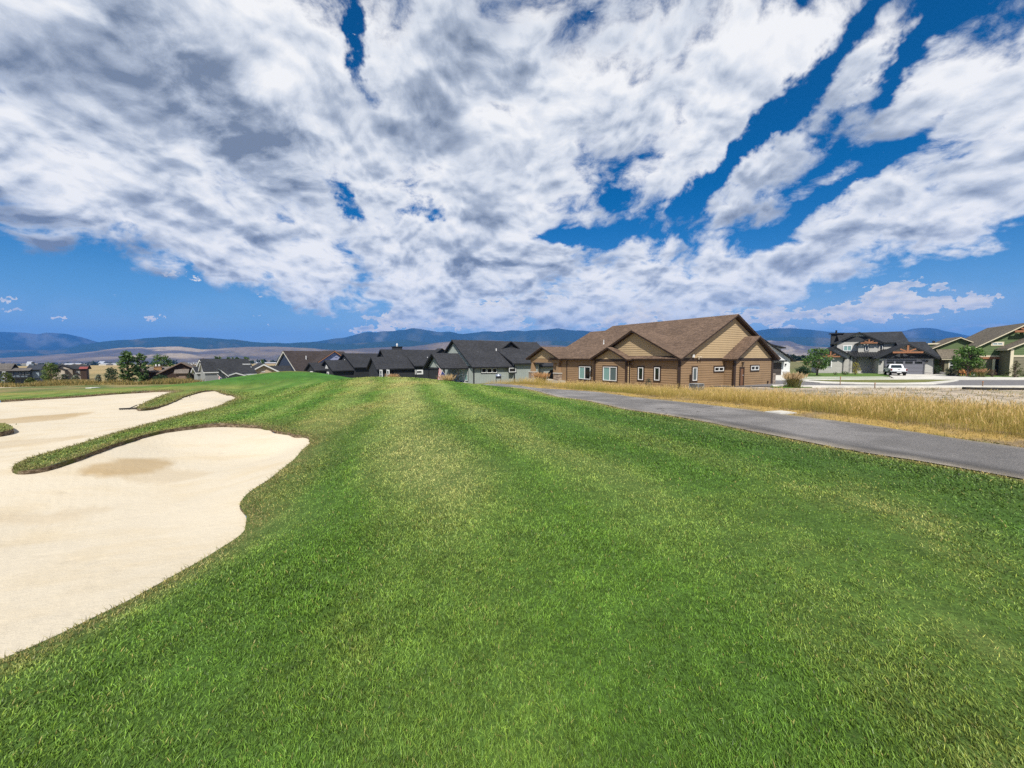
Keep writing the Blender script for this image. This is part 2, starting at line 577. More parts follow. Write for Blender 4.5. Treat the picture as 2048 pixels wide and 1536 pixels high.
def thing(name, label, cat, loc=(0, 0, 0), rz=0.0, group=None):
    o = bpy.data.objects.new(name, None)
    o.empty_display_size = 0.3
    COL.objects.link(o)
    o.location = loc; o.rotation_euler = (0, 0, rz)
    tag(o, label, cat, group)
    return o


def tag(o, label, cat, group=None):
    o['label'] = label; o['category'] = cat
    if group:
        o['group'] = group
    return o


def new_mat(name, base=(.5, .5, .5), rough=.7, spec=.3, metal=0.0):
    m = bpy.data.materials.new(name)
    m.use_nodes = True
    nt = m.node_tree
    b = nt.nodes['Principled BSDF']
    b.inputs['Base Color'].default_value = (*base, 1)
    b.inputs['Roughness'].default_value = rough
    b.inputs['Specular IOR Level'].default_value = spec
    b.inputs['Metallic'].default_value = metal
    return m, nt, b


def bump(nt, b, h, dist, strength=1.0):
    n = nt.nodes.new('ShaderNodeBump')
    n.inputs['Strength'].default_value = strength
    n.inputs['Distance'].default_value = dist
    nt.links.new(h, n.inputs['Height'])
    nt.links.new(n.outputs[0], b.inputs['Normal'])


def attr(nt, name='tint'):
    n = nt.nodes.new('ShaderNodeAttribute'); n.attribute_name = name
    return n.outputs['Color']


def geo_pos(nt):
    return nt.nodes.new('ShaderNodeNewGeometry').outputs['Position']


def obj_pos(nt):
    return nt.nodes.new('ShaderNodeTexCoord').outputs['Object']


# ---------------------------------------------------------------- ground colours
def lawn_tint(x, y):
    """albedo of the mown turf: mowing stripes, dry patches, straw edges round the sand"""
    p = x * .955 + y * .295 + .5 * (fbm(x * .09, y * .09, 3) - .5) + .30 * (vnoise(x * .9, y * .9, 8) - .5) + .9 * (fbm(x * .05 + 3, y * .12, 4) - .5)
    big = fbm(x * .16, y * .16, 11)
    st = np.sin(p * 2 * np.pi / 2.3 + 1.1)
    st = np.clip(st * 1.6, -1, 1) * (.30 + .70 * sstep(2.5, 7, y)) * (1 - sstep(28, 33, y + .35 * (x + 8)))
    med = fbm(x * .8, y * .5, 21)
    sml = fbm(x * 3.5, y * 3.5, 31)
    green = np.stack([.079 + 0 * x, .166 + 0 * x, .020 + 0 * x], -1)
    pale = np.array([.285, .305, .105])
    straw = np.array([.34, .29, .12])
    deep = np.array([.046, .112, .018])
    olive = np.array([.200, .190, .052])
    c = green + (pale - green) * (np.clip(st, 0, 1) * .26)[..., None]
    c = c + (deep - c) * (np.clip(-st, 0, 1) * .42)[..., None]
    # the worn pale swathe up the middle of the ridge, and two faint ones beside it
    q = p + .7 * (fbm(x * .35, y * .22, 13) - .5)
    far = 1 - sstep(28, 33, y + .35 * (x + 8))
    fade = sstep(2.0, 6.5, y) * far
    sw = np.exp(-((q - .75) / .62) ** 2) * .85 + np.exp(-((q - 2.7) / .45) ** 2) * .34 + np.exp(-((q + 1.5) / .5) ** 2) * .40
    sw = sw * fade * (.45 + 1.1 * fbm(x * 1.1, y * .45, 14))
    c = c + (pale - c) * np.clip(sw, 0, .8)[..., None]
    c = c + (deep * .85 - c) * (sstep(3.0, 6.5, p) * (.35 + .5 * big) * sstep(16, 8, y))[..., None]
    crest = np.exp(-(((x + 7.5) / 4.5) ** 2 + ((y - 25) / 6.0) ** 2)) + .55 * np.exp(-(((x + 5) / 2.5) ** 2 + ((y - 15) / 5.0) ** 2))
    mid = np.exp(-(((x + .2) / 2.0) ** 2 + ((y - 6.3) / 2.6) ** 2))
    dry = sstep(.50, .78, big * .55 + med * .45 + .20 * crest + .07 * mid)
    c = c + (olive - c) * (dry * .45)[..., None]
    c = c + (straw - c) * (sstep(.60, .86, med * .5 + sml * .25 + big * .25 + .12 * crest + .10 * mid) * .60)[..., None]
    # far green mound: fresh and saturated
    fresh = np.exp(-(((x + 27) / 13.0) ** 2 + ((y - 44) / 9.0) ** 2))
    c = c + (np.array([.046, .130, .018]) - c) * (np.clip(fresh * 1.4, 0, .92))[..., None]
    stripe2 = np.clip(np.sin((x * .78 - y * .62) * 2 * np.pi / 6.5) * 1.5, -1, 1)
    c = c * (1 + .13 * fresh * stripe2)[..., None]
    fair = sstep(-20, -26, x) * sstep(27, 31, y) * (1 - np.clip(fresh * 1.6, 0, 1))
    c = c + (np.array([.235, .205, .060]) - c) * (fair * (.25 + .65 * sstep(.35, .65, fbm(x * .12, y * .5, 17))))[..., None]
    d = sand_distance(x, y)
    rag = d * (.7 + .9 * fbm(x * 1.4, y * 1.4, 41))
    edge = np.exp(-(rag / .36) ** 2)
    c = c + (np.array([.255, .215, .095]) - c) * (edge * .70)[..., None]
    c = c + (np.array([.110, .115, .030]) - c) * (np.exp(-(rag / 1.3) ** 2) * .45 * (x < -3))[..., None]
    dp = dist_line(x, y, pn[::4])
    ragp = dp * (.6 + 1.1 * fbm(x * 1.1, y * 1.1, 51))
    c = c + (np.array([.26, .20, .085]) - c) * (np.exp(-(ragp / .42) ** 2) * .75)[..., None]
    c = c + (np.array([.045, .085, .018]) - c) * (np.exp(-((dp - 1.1) / .7) ** 2) * .35)[..., None]
    return c * (1 + .55 * (sml - .5) + .45 * (fbm(x * 9, y * 9, 36, 2) - .5))[..., None]


def beyond_path(x, y):
    """metres to the far side of the path's far edge (negative on the lawn's side)"""
    line = pf[::4]
    d = dist_line(x, y, line)
    best = np.full(x.shape, 1e9); sgn = np.zeros(x.shape)
    for i in range(len(line) - 1):
        a, b = line[i], line[i + 1]
        mx, my = (a[0] + b[0]) / 2, (a[1] + b[1]) / 2
        dd = (x - mx) ** 2 + (y - my) ** 2
        s = (b[0] - a[0]) * (y - a[1]) - (b[1] - a[1]) * (x - a[0])
        m = dd < best
        best = np.where(m, dd, best); sgn = np.where(m, s, sgn)
    return np.where(sgn < 0, d, -d)


def ground_tint(x, y):
    c = lawn_tint(x, y)
    n1, n2 = fbm(x * .35, y * .35, 61), fbm(x * 1.6, y * 1.6, 71)
    bp = beyond_path(x, y)
    gold = np.array([.345, .235, .070])
    soil = np.array([.205, .150, .085])
    rough = gold + (soil - gold) * sstep(.42, .68, n2)[..., None]
    wr = sstep(-.2, .15, bp) * sstep(-14, -2, x + 4)
    c = c + (rough - c) * wr[..., None]
    # stony bare lot between the tall grass and the kerb
    lot = np.array([.43, .355, .265])
    lot2 = np.array([.235, .200, .150])
    lotw = np.array([.20, .19, .075])
    lc = lot + (lot2 - lot) * sstep(.46, .62, n2)[..., None]
    lc = lc + (lotw - lc) * (sstep(.55, .75, n1) * .6)[..., None]
    wl = sstep(8.5, 11.5, bp + 2 * (n1 - .5)) * sstep(17, 22, x)
    c = c + (lc - c) * wl[..., None]
    # rough and house plots beyond the course
    yard = np.array([.085, .115, .035]) + (np.array([.20, .165, .07]) - np.array([.085, .115, .035])) * sstep(.4, .65, n1)[..., None]
    wy = sstep(52, 58, np.hypot(x, y)) * (1 - sstep(5, 20, x) * sstep(70, 60, y))
    wy = np.maximum(wy, sstep(60, 64, y))
    c = c + (yard - c) * wy[..., None]
    # long golden grass left of the sand
    wg = sstep(45.5, 48.5, y + .10 * x + 5 + 3 * (n1 - .5)) * sstep(-22, -30, x) * sstep(70, 62, y)
    c = c + (gold * .85 - c) * wg[..., None]
    gp = np.exp(-(((x + 62) / 5.0) ** 2 + ((y - 47) / 2.2) ** 2))
    c = c + (np.array([.45, .38, .28]) - c) * sstep(.35, .5, gp)[..., None]
    # dry valley
    r = np.hypot(x, y)
    f1 = fbm(x * .004, y * .0011, 81)
    f2 = fbm(x * .02, y * .004, 91)
    val = np.array([.30, .225, .105]) + (np.array([.13, .125, .055]) - np.array([.30, .225, .105])) * sstep(.40, .62, f1 * .6 + f2 * .4)[..., None]
    wv = sstep(88, 125, r)
    c = c + (val - c) * wv[..., None]
    return np.clip(c, .005, .9)


# ---------------------------------------------------------------- terrain mesh with holes where the sand lies
def build_terrain():
    pts = []
    radii = [0.35]
    while radii[-1] < 128:
        radii.append(radii[-1] * 1.03 + .004)
    while radii[-1] < 9500:
        radii.append(radii[-1] * 1.12)
    for i, r in enumerate(radii):
        if r < 128:
            az = np.concatenate([np.arange(-72, 72, .75) + (.37 if i % 2 else 0), np.arange(72, 288, 9)])
        else:
            az = np.concatenate([np.arange(-76, 76, 1.9) + (.9 if i % 2 else 0), np.arange(78, 284, 12)])
        a = np.radians(az)
        pts.append(np.stack([r * np.sin(a), r * np.cos(a)], 1))
    P2 = np.concatenate(pts)
    # keep clear of the outline so that its triangles stay well shaped
    near = (np.hypot(P2[:, 0], P2[:, 1]) < 75)
    d = np.full(len(P2), 9.0)
    d[near] = sand_distance(P2[near, 0], P2[near, 1])
    inside = np.zeros(len(P2), bool)
    inside[near] = on_sand(P2[near, 0], P2[near, 1])
    P2 = P2[(d > .05) & ~inside]
    o1 = [Vector((q.x, q.y)) for q in sand_poly]
    o2 = [Vector((q.x, q.y)) for q in island_poly]
    n0 = len(P2)
    coords = [Vector(p) for p in P2] + o1 + o2
    e1 = [(n0 + i, n0 + (i + 1) % len(o1)) for i in range(len(o1))]
    k = n0 + len(o1)
    e2 = [(k + i, k + (i + 1) % len(o2)) for i in range(len(o2))]
    V, E, F, *_ = delaunay_2d_cdt(coords, e1 + e2, [], 0, 1e-5)
    V = np.array([(v.x, v.y) for v in V])
    F = np.array([f for f in F if len(f) == 3], np.int32)
    cx, cy = V[F][:, :, 0].mean(1), V[F][:, :, 1].mean(1)
    keep = ~((np.hypot(cx, cy) < 80) & on_sand(cx, cy))
    F = F[keep]
    Z = H(V[:, 0], V[:, 1])
    Z += .03 * (fbm(V[:, 0] * .7, V[:, 1] * .7, 2) - .5) * sstep(1.0, 4, np.hypot(V[:, 0], V[:, 1])) * (1 - sstep(24, 28, V[:, 0]) * sstep(31, 34, V[:, 1]))
    a, b, c = V[F[:, 0]], V[F[:, 1]], V[F[:, 2]]
    flip = ((b - a)[:, 0] * (c - a)[:, 1] - (b - a)[:, 1] * (c - a)[:, 0]) < 0
    F[flip] = F[flip][:, ::-1]
    m, nt, bs = new_mat('turf', rough=.9, spec=.12)
    pos = geo_pos(nt)
    n = noise(nt, pos, 38.0, 3.0, .6)
    n2 = noise(nt, pos, 6.0, 4.0, .6)
    n3 = noise(nt, VM(nt, 'MULTIPLY', pos, (.35, 1.0, 1.0)), .06, 5.0, .6)
    k = M(nt, 'MULTIPLY', ramp(nt, n, .3, .7, .70, 1.28, False), ramp(nt, n2, .3, .7, .74, 1.26, False))
    k = M(nt, 'MULTIPLY', k, ramp(nt, n3, .3, .7, .86, 1.14, False))
    nt.links.new(VM(nt, 'SCALE', attr(nt), scale=k), bs.inputs['Base Color'])
    bump(nt, bs, M(nt, 'ADD', n, n2), .03, .7)
    me = mesh_from('ground', np.column_stack([V, Z]), F, m, True)
    T = ground_tint(V[:, 0], V[:, 1])
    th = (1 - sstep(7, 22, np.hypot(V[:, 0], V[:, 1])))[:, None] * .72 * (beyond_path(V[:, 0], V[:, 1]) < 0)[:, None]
    T = T + (np.array([.046, .086, .018]) - T) * th          # thatch and soil, darkened: shade between the blades is put into the colour
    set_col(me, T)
    link('ground', me, kind='structure')


build_terrain()


# ---------------------------------------------------------------- sand and its lip
def drop(q):
    """how far the sand lies below the turf edge: a cut face on the far sides, hardly any on the near side"""
    x, y = q[0], q[1]
    # photo's cut faces: north side of the near bunker, both fingers, the far rim
    n = vnoise(np.array([x * .8]), np.array([y * .8]), 15)[0]
    return n


def build_sand():
    # signed side: outward normal of the outline decides how tall the cut face is
    N = len(sand_line)
    drops = []
    for i, q in enumerate(sand_line):
        a, b = sand_line[max(i - 2, 0)], sand_line[min(i + 2, N - 1)]
        t = (b - a); t.z = 0; t.normalize()
        nrm = Vector((t.y, -t.x, 0))                 # points out of the sand for this winding (checked below)
        test = q + nrm * .06
        if on_sand(np.array([test.x]), np.array([test.y]))[0]:
            nrm = -nrm
        away = nrm.dot(Vector((q.x, q.y, 0)).normalized())      # 1: the face looks at the camera
        n = .75 + .5 * vnoise(np.array([q.x * .9]), np.array([q.y * .9]), 15)[0]
        r = Vector((q.x, q.y)).length
        drops.append((.02 + (.068 + .001 * r) * max(0.0, min(1.0, away * 1.6 + .15))) * n)
    drops = np.array(drops)
    k = np.ones(9) / 9
    drops = np.convolve(np.pad(drops, 4, mode='edge'), k, 'valid')
    line3 = [Vector((q.x, q.y, h1(q.x, q.y))) for q in sand_line]
    base = [Vector((q.x, q.y, h - d)) for q, h, d in zip(sand_line, [p.z for p in line3], drops)]
    # cut face: turf, soil, sand
    V, F = [], []
    rows = [0.0, .35, .7, 1.15]
    for i, q in enumerate(line3):
        for j, f in enumerate(rows):
            w = .02 * (vnoise(np.array([q.x * 6 + j]), np.array([q.y * 6]), 16)[0] - .5) * (0 if j == 0 else 1) * min(3, 1 + q.length * .08)
            V.append((q.x + w, q.y + w, q.z - drops[i] * f + (.003 if j == 0 else 0)))
    nr = len(rows)
    for i in range(len(line3) - 1):
        for j in range(nr - 1):
            F.append((i * nr + j, (i + 1) * nr + j, (i + 1) * nr + j + 1, i * nr + j + 1))
    m, nt, bs = new_mat('bunker_lip', rough=.95, spec=.05)
    pos = geo_pos(nt)
    n = noise(nt, VM(nt, 'MULTIPLY', pos, (1, 1, 2.2)), 9.0, 5.0, .65)
    n2 = noise(nt, pos, 1.7, 3.0, .5)
    c = mix(nt, ramp(nt, n, .35, .65), (.085, .060, .038), (.24, .185, .125))
    c = mix(nt, ramp(nt, n2, .5, .68), c, (.10, .105, .035))
    nt.links.new(c, bs.inputs['Base Color'])
    bump(nt, bs, n, .06, .9)
    link('bunker_lip', mesh_from('bunker_lip', V, F, m, True), kind='structure')
    # island lip
    V, F = [], []
    isl = [(q.x, q.y, h1(q.x, q.y)) for q in island_poly]
    for q in isl:
        V += [q, (q[0], q[1], q[2] - .22)]
    for i in range(len(isl)):
        j = (i + 1) % len(isl)
        F.append((2 * i, 2 * j, 2 * j + 1, 2 * i + 1))
    link('bunker_lip', mesh_from('bunker_lip', V, F, m, True), kind='structure')
    # sand sheet: thin plate through the lowered outline, dished in the middle
    ctl_s = [(b.x, b.y, b.z) for b in base[::5]] + [(q.x, q.y, q.z - .1) for q in SAND_CLOSE]
    ctl_s += [(q[0], q[1], q[2] - .16) for q in isl[::4]]
    ctl_s += [(-7.5, 7.0, .14), (-6.0, 9.5, .20), (-7.5, 4.6, .20), (-5.2, 6.3, .26), (-9, 10, .26), (-12, 5.5, .10), (-5.0, 3.6, .36), (-17, 12, .03), (-16, 17.5, .02),
              (-22, 20, -.12), (-24, 25.5, -.12), (-30, 15, -.15), (-15.5, 21.5, .03), (-19.5, 25.2, .03), (-27, 25, -.16), (-20, 8, .0), (-35, 22, -.25), (-40, 10, -.1)]
    C = np.array(ctl_s)
    P, n = C[:, :2] / 20, len(C)
    A = np.zeros((n + 3, n + 3))
    A[:n, :n] = _phi(((P[:, None] - P[None]) ** 2).sum(-1)) + 1e-5 * np.eye(n)
    A[:n, n] = A[n, :n] = 1; A[:n, n + 1:] = P; A[n + 1:, :n] = P.T
    W = np.linalg.solve(A, np.concatenate([C[:, 2], [0, 0, 0]]))
    pts = []
    r = 1.2
    i = 0
    while r < 66:
        a = np.radians(np.arange(-95, -14, .55) + (.27 if i % 2 else 0))
        pts.append(np.stack([r * np.sin(a), r * np.cos(a)], 1))
        r = r * 1.022 + .01; i += 1
    G = np.concatenate(pts)
    G = G[on_sand(G[:, 0], G[:, 1]) & (sand_distance(G[:, 0], G[:, 1]) > .05)]
    o1 = [Vector((q.x, q.y)) for q in sand_poly]
    o2 = [Vector((q.x, q.y)) for q in island_poly]
    n0 = len(G)
    k2 = n0 + len(o1)
    V2, E, F2, *_ = delaunay_2d_cdt([Vector(p) for p in G] + o1 + o2,
                                    [(n0 + i, n0 + (i + 1) % len(o1)) for i in range(len(o1))] + [(k2 + i, k2 + (i + 1) % len(o2)) for i in range(len(o2))], [], 0, 1e-5)
    V2 = np.array([(v.x, v.y) for v in V2])
    F2 = np.array([f for f in F2 if len(f) == 3], np.int32)
    cx, cy = V2[F2][:, :, 0].mean(1), V2[F2][:, :, 1].mean(1)
    F2 = F2[on_sand(cx, cy)]
    q = V2 / 20
    Z = _phi(((q[:, None] - P[None]) ** 2).sum(-1)) @ W[:n] + W[n] + q @ W[n + 1:]
    dd = sand_distance(V2[:, 0], V2[:, 1])
    Z += .11 * (fbm(V2[:, 0] * .5, V2[:, 1] * .5, 25) - .5) * sstep(.1, 1.2, dd)
    # raked ripples and footmarks
    Z += .018 * (fbm(V2[:, 0] * 3.2, V2[:, 1] * 3.2, 26) - .5) * sstep(.05, .5, dd)
    a, b, c = V2[F2[:, 0]], V2[F2[:, 1]], V2[F2[:, 2]]
    flip = ((b - a)[:, 0] * (c - a)[:, 1] - (b - a)[:, 1] * (c - a)[:, 0]) < 0
    F2[flip] = F2[flip][:, ::-1]
    ms, nt, bs = new_mat('sand', rough=.95, spec=.08)
    pos = geo_pos(nt)
    n1 = noise(nt, pos, 60.0, 4.0, .65)
    n2 = noise(nt, VM(nt, 'MULTIPLY', pos, (.6, 1.5, 1.0)), 1.1, 5.0, .55)
    n3 = noise(nt, pos, 9.0, 4.0, .6)
    c = mix(nt, ramp(nt, n2, .42, .75, 0, .55), attr(nt), VM(nt, 'MULTIPLY', attr(nt), (.90, .83, .70)))
    c = VM(nt, 'SCALE', c, scale=ramp(nt, n1, .2, .8, .90, 1.08, False))
    nt.links.new(c, bs.inputs['Base Color'])
    wv = nt.nodes.new('ShaderNodeTexWave'); wv.bands_direction = 'DIAGONAL'
    wv.inputs['Scale'].default_value = 3.2; wv.inputs['Distortion'].default_value = 5.0; wv.inputs['Detail'].default_value = 3.0; wv.inputs['Detail Scale'].default_value = .6
    nt.links.new(VM(nt, 'MULTIPLY', pos, (1, 1, 0)), wv.inputs['Vector'])
    raked = M(nt, 'MULTIPLY', wv.outputs['Fac'], ramp(nt, noise(nt, pos, .28, 2.0), .40, .58))
    pit = nt.nodes.new('ShaderNodeTexVoronoi'); pit.inputs['Scale'].default_value = 2.6
    nt.links.new(pos, pit.inputs['Vector'])
    foot = M(nt, 'MULTIPLY', ramp(nt, pit.outputs['Distance'], .0, .30, -1.0, 0.0), ramp(nt, noise(nt, pos, .5, 2.0), .52, .62))
    h = M(nt, 'ADD', M(nt, 'MULTIPLY', n1, .25), M(nt, 'ADD', M(nt, 'MULTIPLY', n3, .8), M(nt, 'ADD', M(nt, 'MULTIPLY', raked, .07), M(nt, 'MULTIPLY', foot, .9))))
    bump(nt, bs, h, .030, .5)
    me = mesh_from('bunker_sand', np.column_stack([V2, Z]), F2, ms, True)
    x, y = V2[:, 0], V2[:, 1]
    col = np.tile(np.array([.500, .440, .338]), (len(x), 1))
    # damp patches
    for (u, v, lu, lv, k) in ((262, 941, 62, 20, .85), (330, 950, 90, 13, .32), (60, 1035, 110, 12, .30), (170, 1018, 60, 9, .25), (50, 830, 95, 11, .75), (110, 824, 60, 6, .5), (20, 885, 160, 12, .35)):
        q = at(u, v, .15)
        rx = abs(at(u + lu, v, .15).x - q.x); ry = abs(at(u, v - lv, .15).y - q.y)
        g = np.exp(-(((x - q.x) / rx) ** 2 + ((y - q.y) / ry) ** 2))
        g = sstep(.30, .52, g + .42 * (fbm(x * 1.6, y * 1.6, 33) - .5)) * k
        col += (np.array([.36, .27, .155]) - col) * g[:, None]
    set_col(me, col)
    link('bunker_sand', me, kind='structure')


build_sand()


# ---------------------------------------------------------------- cart path
def build_path():
    V, F = [], []
    n = max(len(pn), len(pf))
    def res(line, n):
        L = np.array([(p.x, p.y) for p in line])
        s = np.concatenate([[0], np.cumsum(np.hypot(*np.diff(L, axis=0).T))])
        t = np.linspace(0, s[-1], n)
        return np.stack([np.interp(t, s, L[:, 0]), np.interp(t, s, L[:, 1])], 1)
    a, b = res(pn, n), res(pf, n)
    K = 9
    for i in range(n):
        for j in range(K):
            t = j / (K - 1)
            p = a[i] * (1 - t) + b[i] * t
            if j in (0, K - 1):
                p = p + .13 * (fbm(np.array([p[0] * 2.1]), np.array([p[1] * 2.1]), 12, 3)[0] - .5)
            V.append([p[0], p[1], 0])
    V = np.array(V)
    V[:, 2] = H(V[:, 0], V[:, 1]) + .035
    e = np.arange(len(V)) % K
    V[(e == 0) | (e == K - 1), 2] -= .02
    for i in range(n - 1):
        for j in range(K - 1):
            F.append((i * K + j, i * K + j + 1, (i + 1) * K + j + 1, (i + 1) * K + j))
    F = [f[::-1] for f in F]
    m, nt, bs = new_mat('asphalt', rough=.9, spec=.2)
    pos = geo_pos(nt)
    n1 = noise(nt, pos, 95.0, 3.0, .7)
    n2 = noise(nt, pos, 1.3, 5.0, .6)
    n3 = noise(nt, pos, 28.0, 3.0, .7)
    c = mix(nt, ramp(nt, n1, .35, .7), (.095, .091, .088), (.300, .283, .270))
    c = VM(nt, 'SCALE', c, scale=ramp(nt, n2, .3, .7, .82, 1.12, False))
    c = mix(nt, ramp(nt, n3, .60, .68, 0, .7), c, (.36, .32, .29))
    w = VM(nt, 'ADD', pos, VM(nt, 'SCALE', VM(nt, 'SUBTRACT', noise(nt, pos, 1.2, 4.0, .6, col=True), (.5, .5, .5)), scale=.9))
    vr = nt.nodes.new('ShaderNodeTexVoronoi'); vr.feature = 'DISTANCE_TO_EDGE'; vr.inputs['Scale'].default_value = .42
    nt.links.new(w, vr.inputs['Vector'])
    crack = M(nt, 'MULTIPLY', ramp(nt, vr.outputs['Distance'], .004, .016, 1.0, 0.0), ramp(nt, noise(nt, pos, .35, 2.0), .48, .56))
    c = mix(nt, M(nt, 'MULTIPLY', crack, .75), c, (.03, .028, .026))
    n5 = noise(nt, pos, .55, 3.0, .5)
    c = VM(nt, 'SCALE', c, scale=ramp(nt, n5, .42, .58, .80, 1.10))
    c = VM(nt, 'MULTIPLY', c, attr(nt))
    nt.links.new(c, bs.inputs['Base Color'])
    bump(nt, bs, M(nt, 'SUBTRACT', n1, crack), .016, .9)
    me = mesh_from('cart_path', V, F, m, True)
    # tyre scuff along the near side, dust at the edges
    t = e / (K - 1.0)
    along = np.arange(len(V)) // K / float(n)
    scuff = np.where(e == 1, .62, 1.0) * np.ones(len(V))
    scuff = 1 - (1 - scuff) * (along < .62) * (along > .05)
    dust = ((e == 0) | (e == K - 1)).astype(float)
    col = np.stack([scuff + .5 * dust, scuff + .38 * dust, scuff + .15 * dust], 1)
    set_col(me, col)
    link('cart_path', me, kind='structure')


build_path()
# ---------------------------------------------------------------- grass blades
def blade_material(name, trans=.35, rough=.55):
    m = bpy.data.materials.new(name); m.use_nodes = True
    nt = m.node_tree; nt.nodes.clear()
    out = nt.nodes.new('ShaderNodeOutputMaterial')
    p = nt.nodes.new('ShaderNodeBsdfPrincipled'); t = nt.nodes.new('ShaderNodeBsdfTranslucent'); mx = nt.nodes.new('ShaderNodeMixShader')
    p.inputs['Roughness'].default_value = rough
    p.inputs['Specular IOR Level'].default_value = .25
    c = attr(nt)
    nt.links.new(c, p.inputs['Base Color'])
    nt.links.new(VM(nt, 'MULTIPLY', c, (1.15, 1.15, .8)), t.inputs['Color'])
    mx.inputs[0].default_value = trans
    nt.links.new(p.outputs[0], mx.inputs[1]); nt.links.new(t.outputs[0], mx.inputs[2])
    nt.links.new(mx.outputs[0], out.inputs['Surface'])
    return m


def ribbons(x, y, z, h, w, lean, az, twist, col, tipcol, segs=2):
    """curved tapering blades; returns V, F(tri), C"""
    n = len(x)
    dx, dy = np.cos(az), np.sin(az)
    tx, ty = np.cos(twist), np.sin(twist)
    V, C = [], []
    for k in range(segs):
        t = k / segs
        off = lean * h * t ** 1.7
        ww = w * (1 - .55 * t) * .5
        hz = h * t * (1 - .25 * np.clip(lean, 0, 1) * t)
        for s in (-1, 1):
            V.append(np.stack([x + dx * off + s * tx * ww, y + dy * off + s * ty * ww, z + hz], 1))
            C.append(col + (tipcol - col) * t)
    off = lean * h
    V.append(np.stack([x + dx * off, y + dy * off, z + h * (1 - .25 * np.clip(lean, 0, 1))], 1))
    C.append(tipcol)
    nv = 2 * segs + 1
    Vv = np.stack(V, 1).reshape(-1, 3)
    Cc = np.stack(C, 1).reshape(-1, 3)
    tri = []
    for k in range(segs - 1):
        a = 2 * k
        tri += [(a, a + 1, a + 3), (a, a + 3, a + 2)]
    tri.append((2 * segs - 2, 2 * segs - 1, 2 * segs))
    F = (np.arange(n)[:, None, None] * nv + np.array(tri)[None]).reshape(-1, 3)
    return Vv, F, Cc


def scatter_log(n, r0, r1, a0, a1):
    r = np.exp(rng.uniform(np.log(r0), np.log(r1), n))
    a = np.radians(rng.uniform(a0, a1, n))
    return r * np.sin(a), r * np.cos(a), r


def build_lawn_blades():
    # tufts first, then the blades of each tuft
    NT = 108000
    x, y, r = scatter_log(NT, 1.15, 34, -64, 64)
    ok = ~on_sand(x, y)
    bp = beyond_path(x, y)
    inpath = in_poly(x, y, path_poly)
    ok &= (~inpath) & (bp < .1)
    x, y, r = x[ok], y[ok], r[ok]
    tint = ground_tint(x, y)
    lush = fbm(x * 2.2, y * 2.2, 101)
    dcut = sand_distance(x, y)
    per = 6
    n = len(x) * per
    tid = np.repeat(np.arange(len(x)), per)
    spread = .012 * np.maximum(1, r / 1.5)
    bx = x[tid] + rng.normal(0, 1, n) * spread[tid]
    by = y[tid] + rng.normal(0, 1, n) * spread[tid]
    keep = ~((dcut[tid] < .35) & (on_sand(bx, by)))
    tid, bx, by = tid[keep], bx[keep], by[keep]
    n = len(bx)
    rr = r[tid]
    bz = H(bx, by) - .006
    h = (.014 + .017 * rng.random(n) ** 1.4) * (.72 + .6 * lush[tid]) * (1 + .045 * rr)
    w = .0031 * (rr / 1.5) ** .92 * rng.uniform(.7, 1.25, n)
    lean = np.abs(rng.normal(.60, .40, n))
    grain = 1.9 + .9 * (fbm(x * .7, y * .7, 111) - .5)[tid] * 4
    az = grain + rng.normal(0, 1.1, n)
    twist = rng.uniform(0, np.pi, n)
    c = tint[tid] * 0.98 * rng.uniform(.26, 1.72, (n, 1))
    kind = rng.random(n)
    dead = kind < .016
    c[dead] = np.array([.27, .26, .08]) * rng.uniform(.7, 1.2, (dead.sum(), 1))
    yel = (kind > .90)
    c[yel] = c[yel] * np.array([1.45, 1.28, 1.1])
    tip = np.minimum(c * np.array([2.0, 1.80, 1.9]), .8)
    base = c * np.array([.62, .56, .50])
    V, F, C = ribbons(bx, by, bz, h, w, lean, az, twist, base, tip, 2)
    me = mesh_from('lawn_grass', V, F, blade_material('grass_blades', .20, .45))
    set_col(me, C)
    link('lawn_grass', me, kind='stuff')


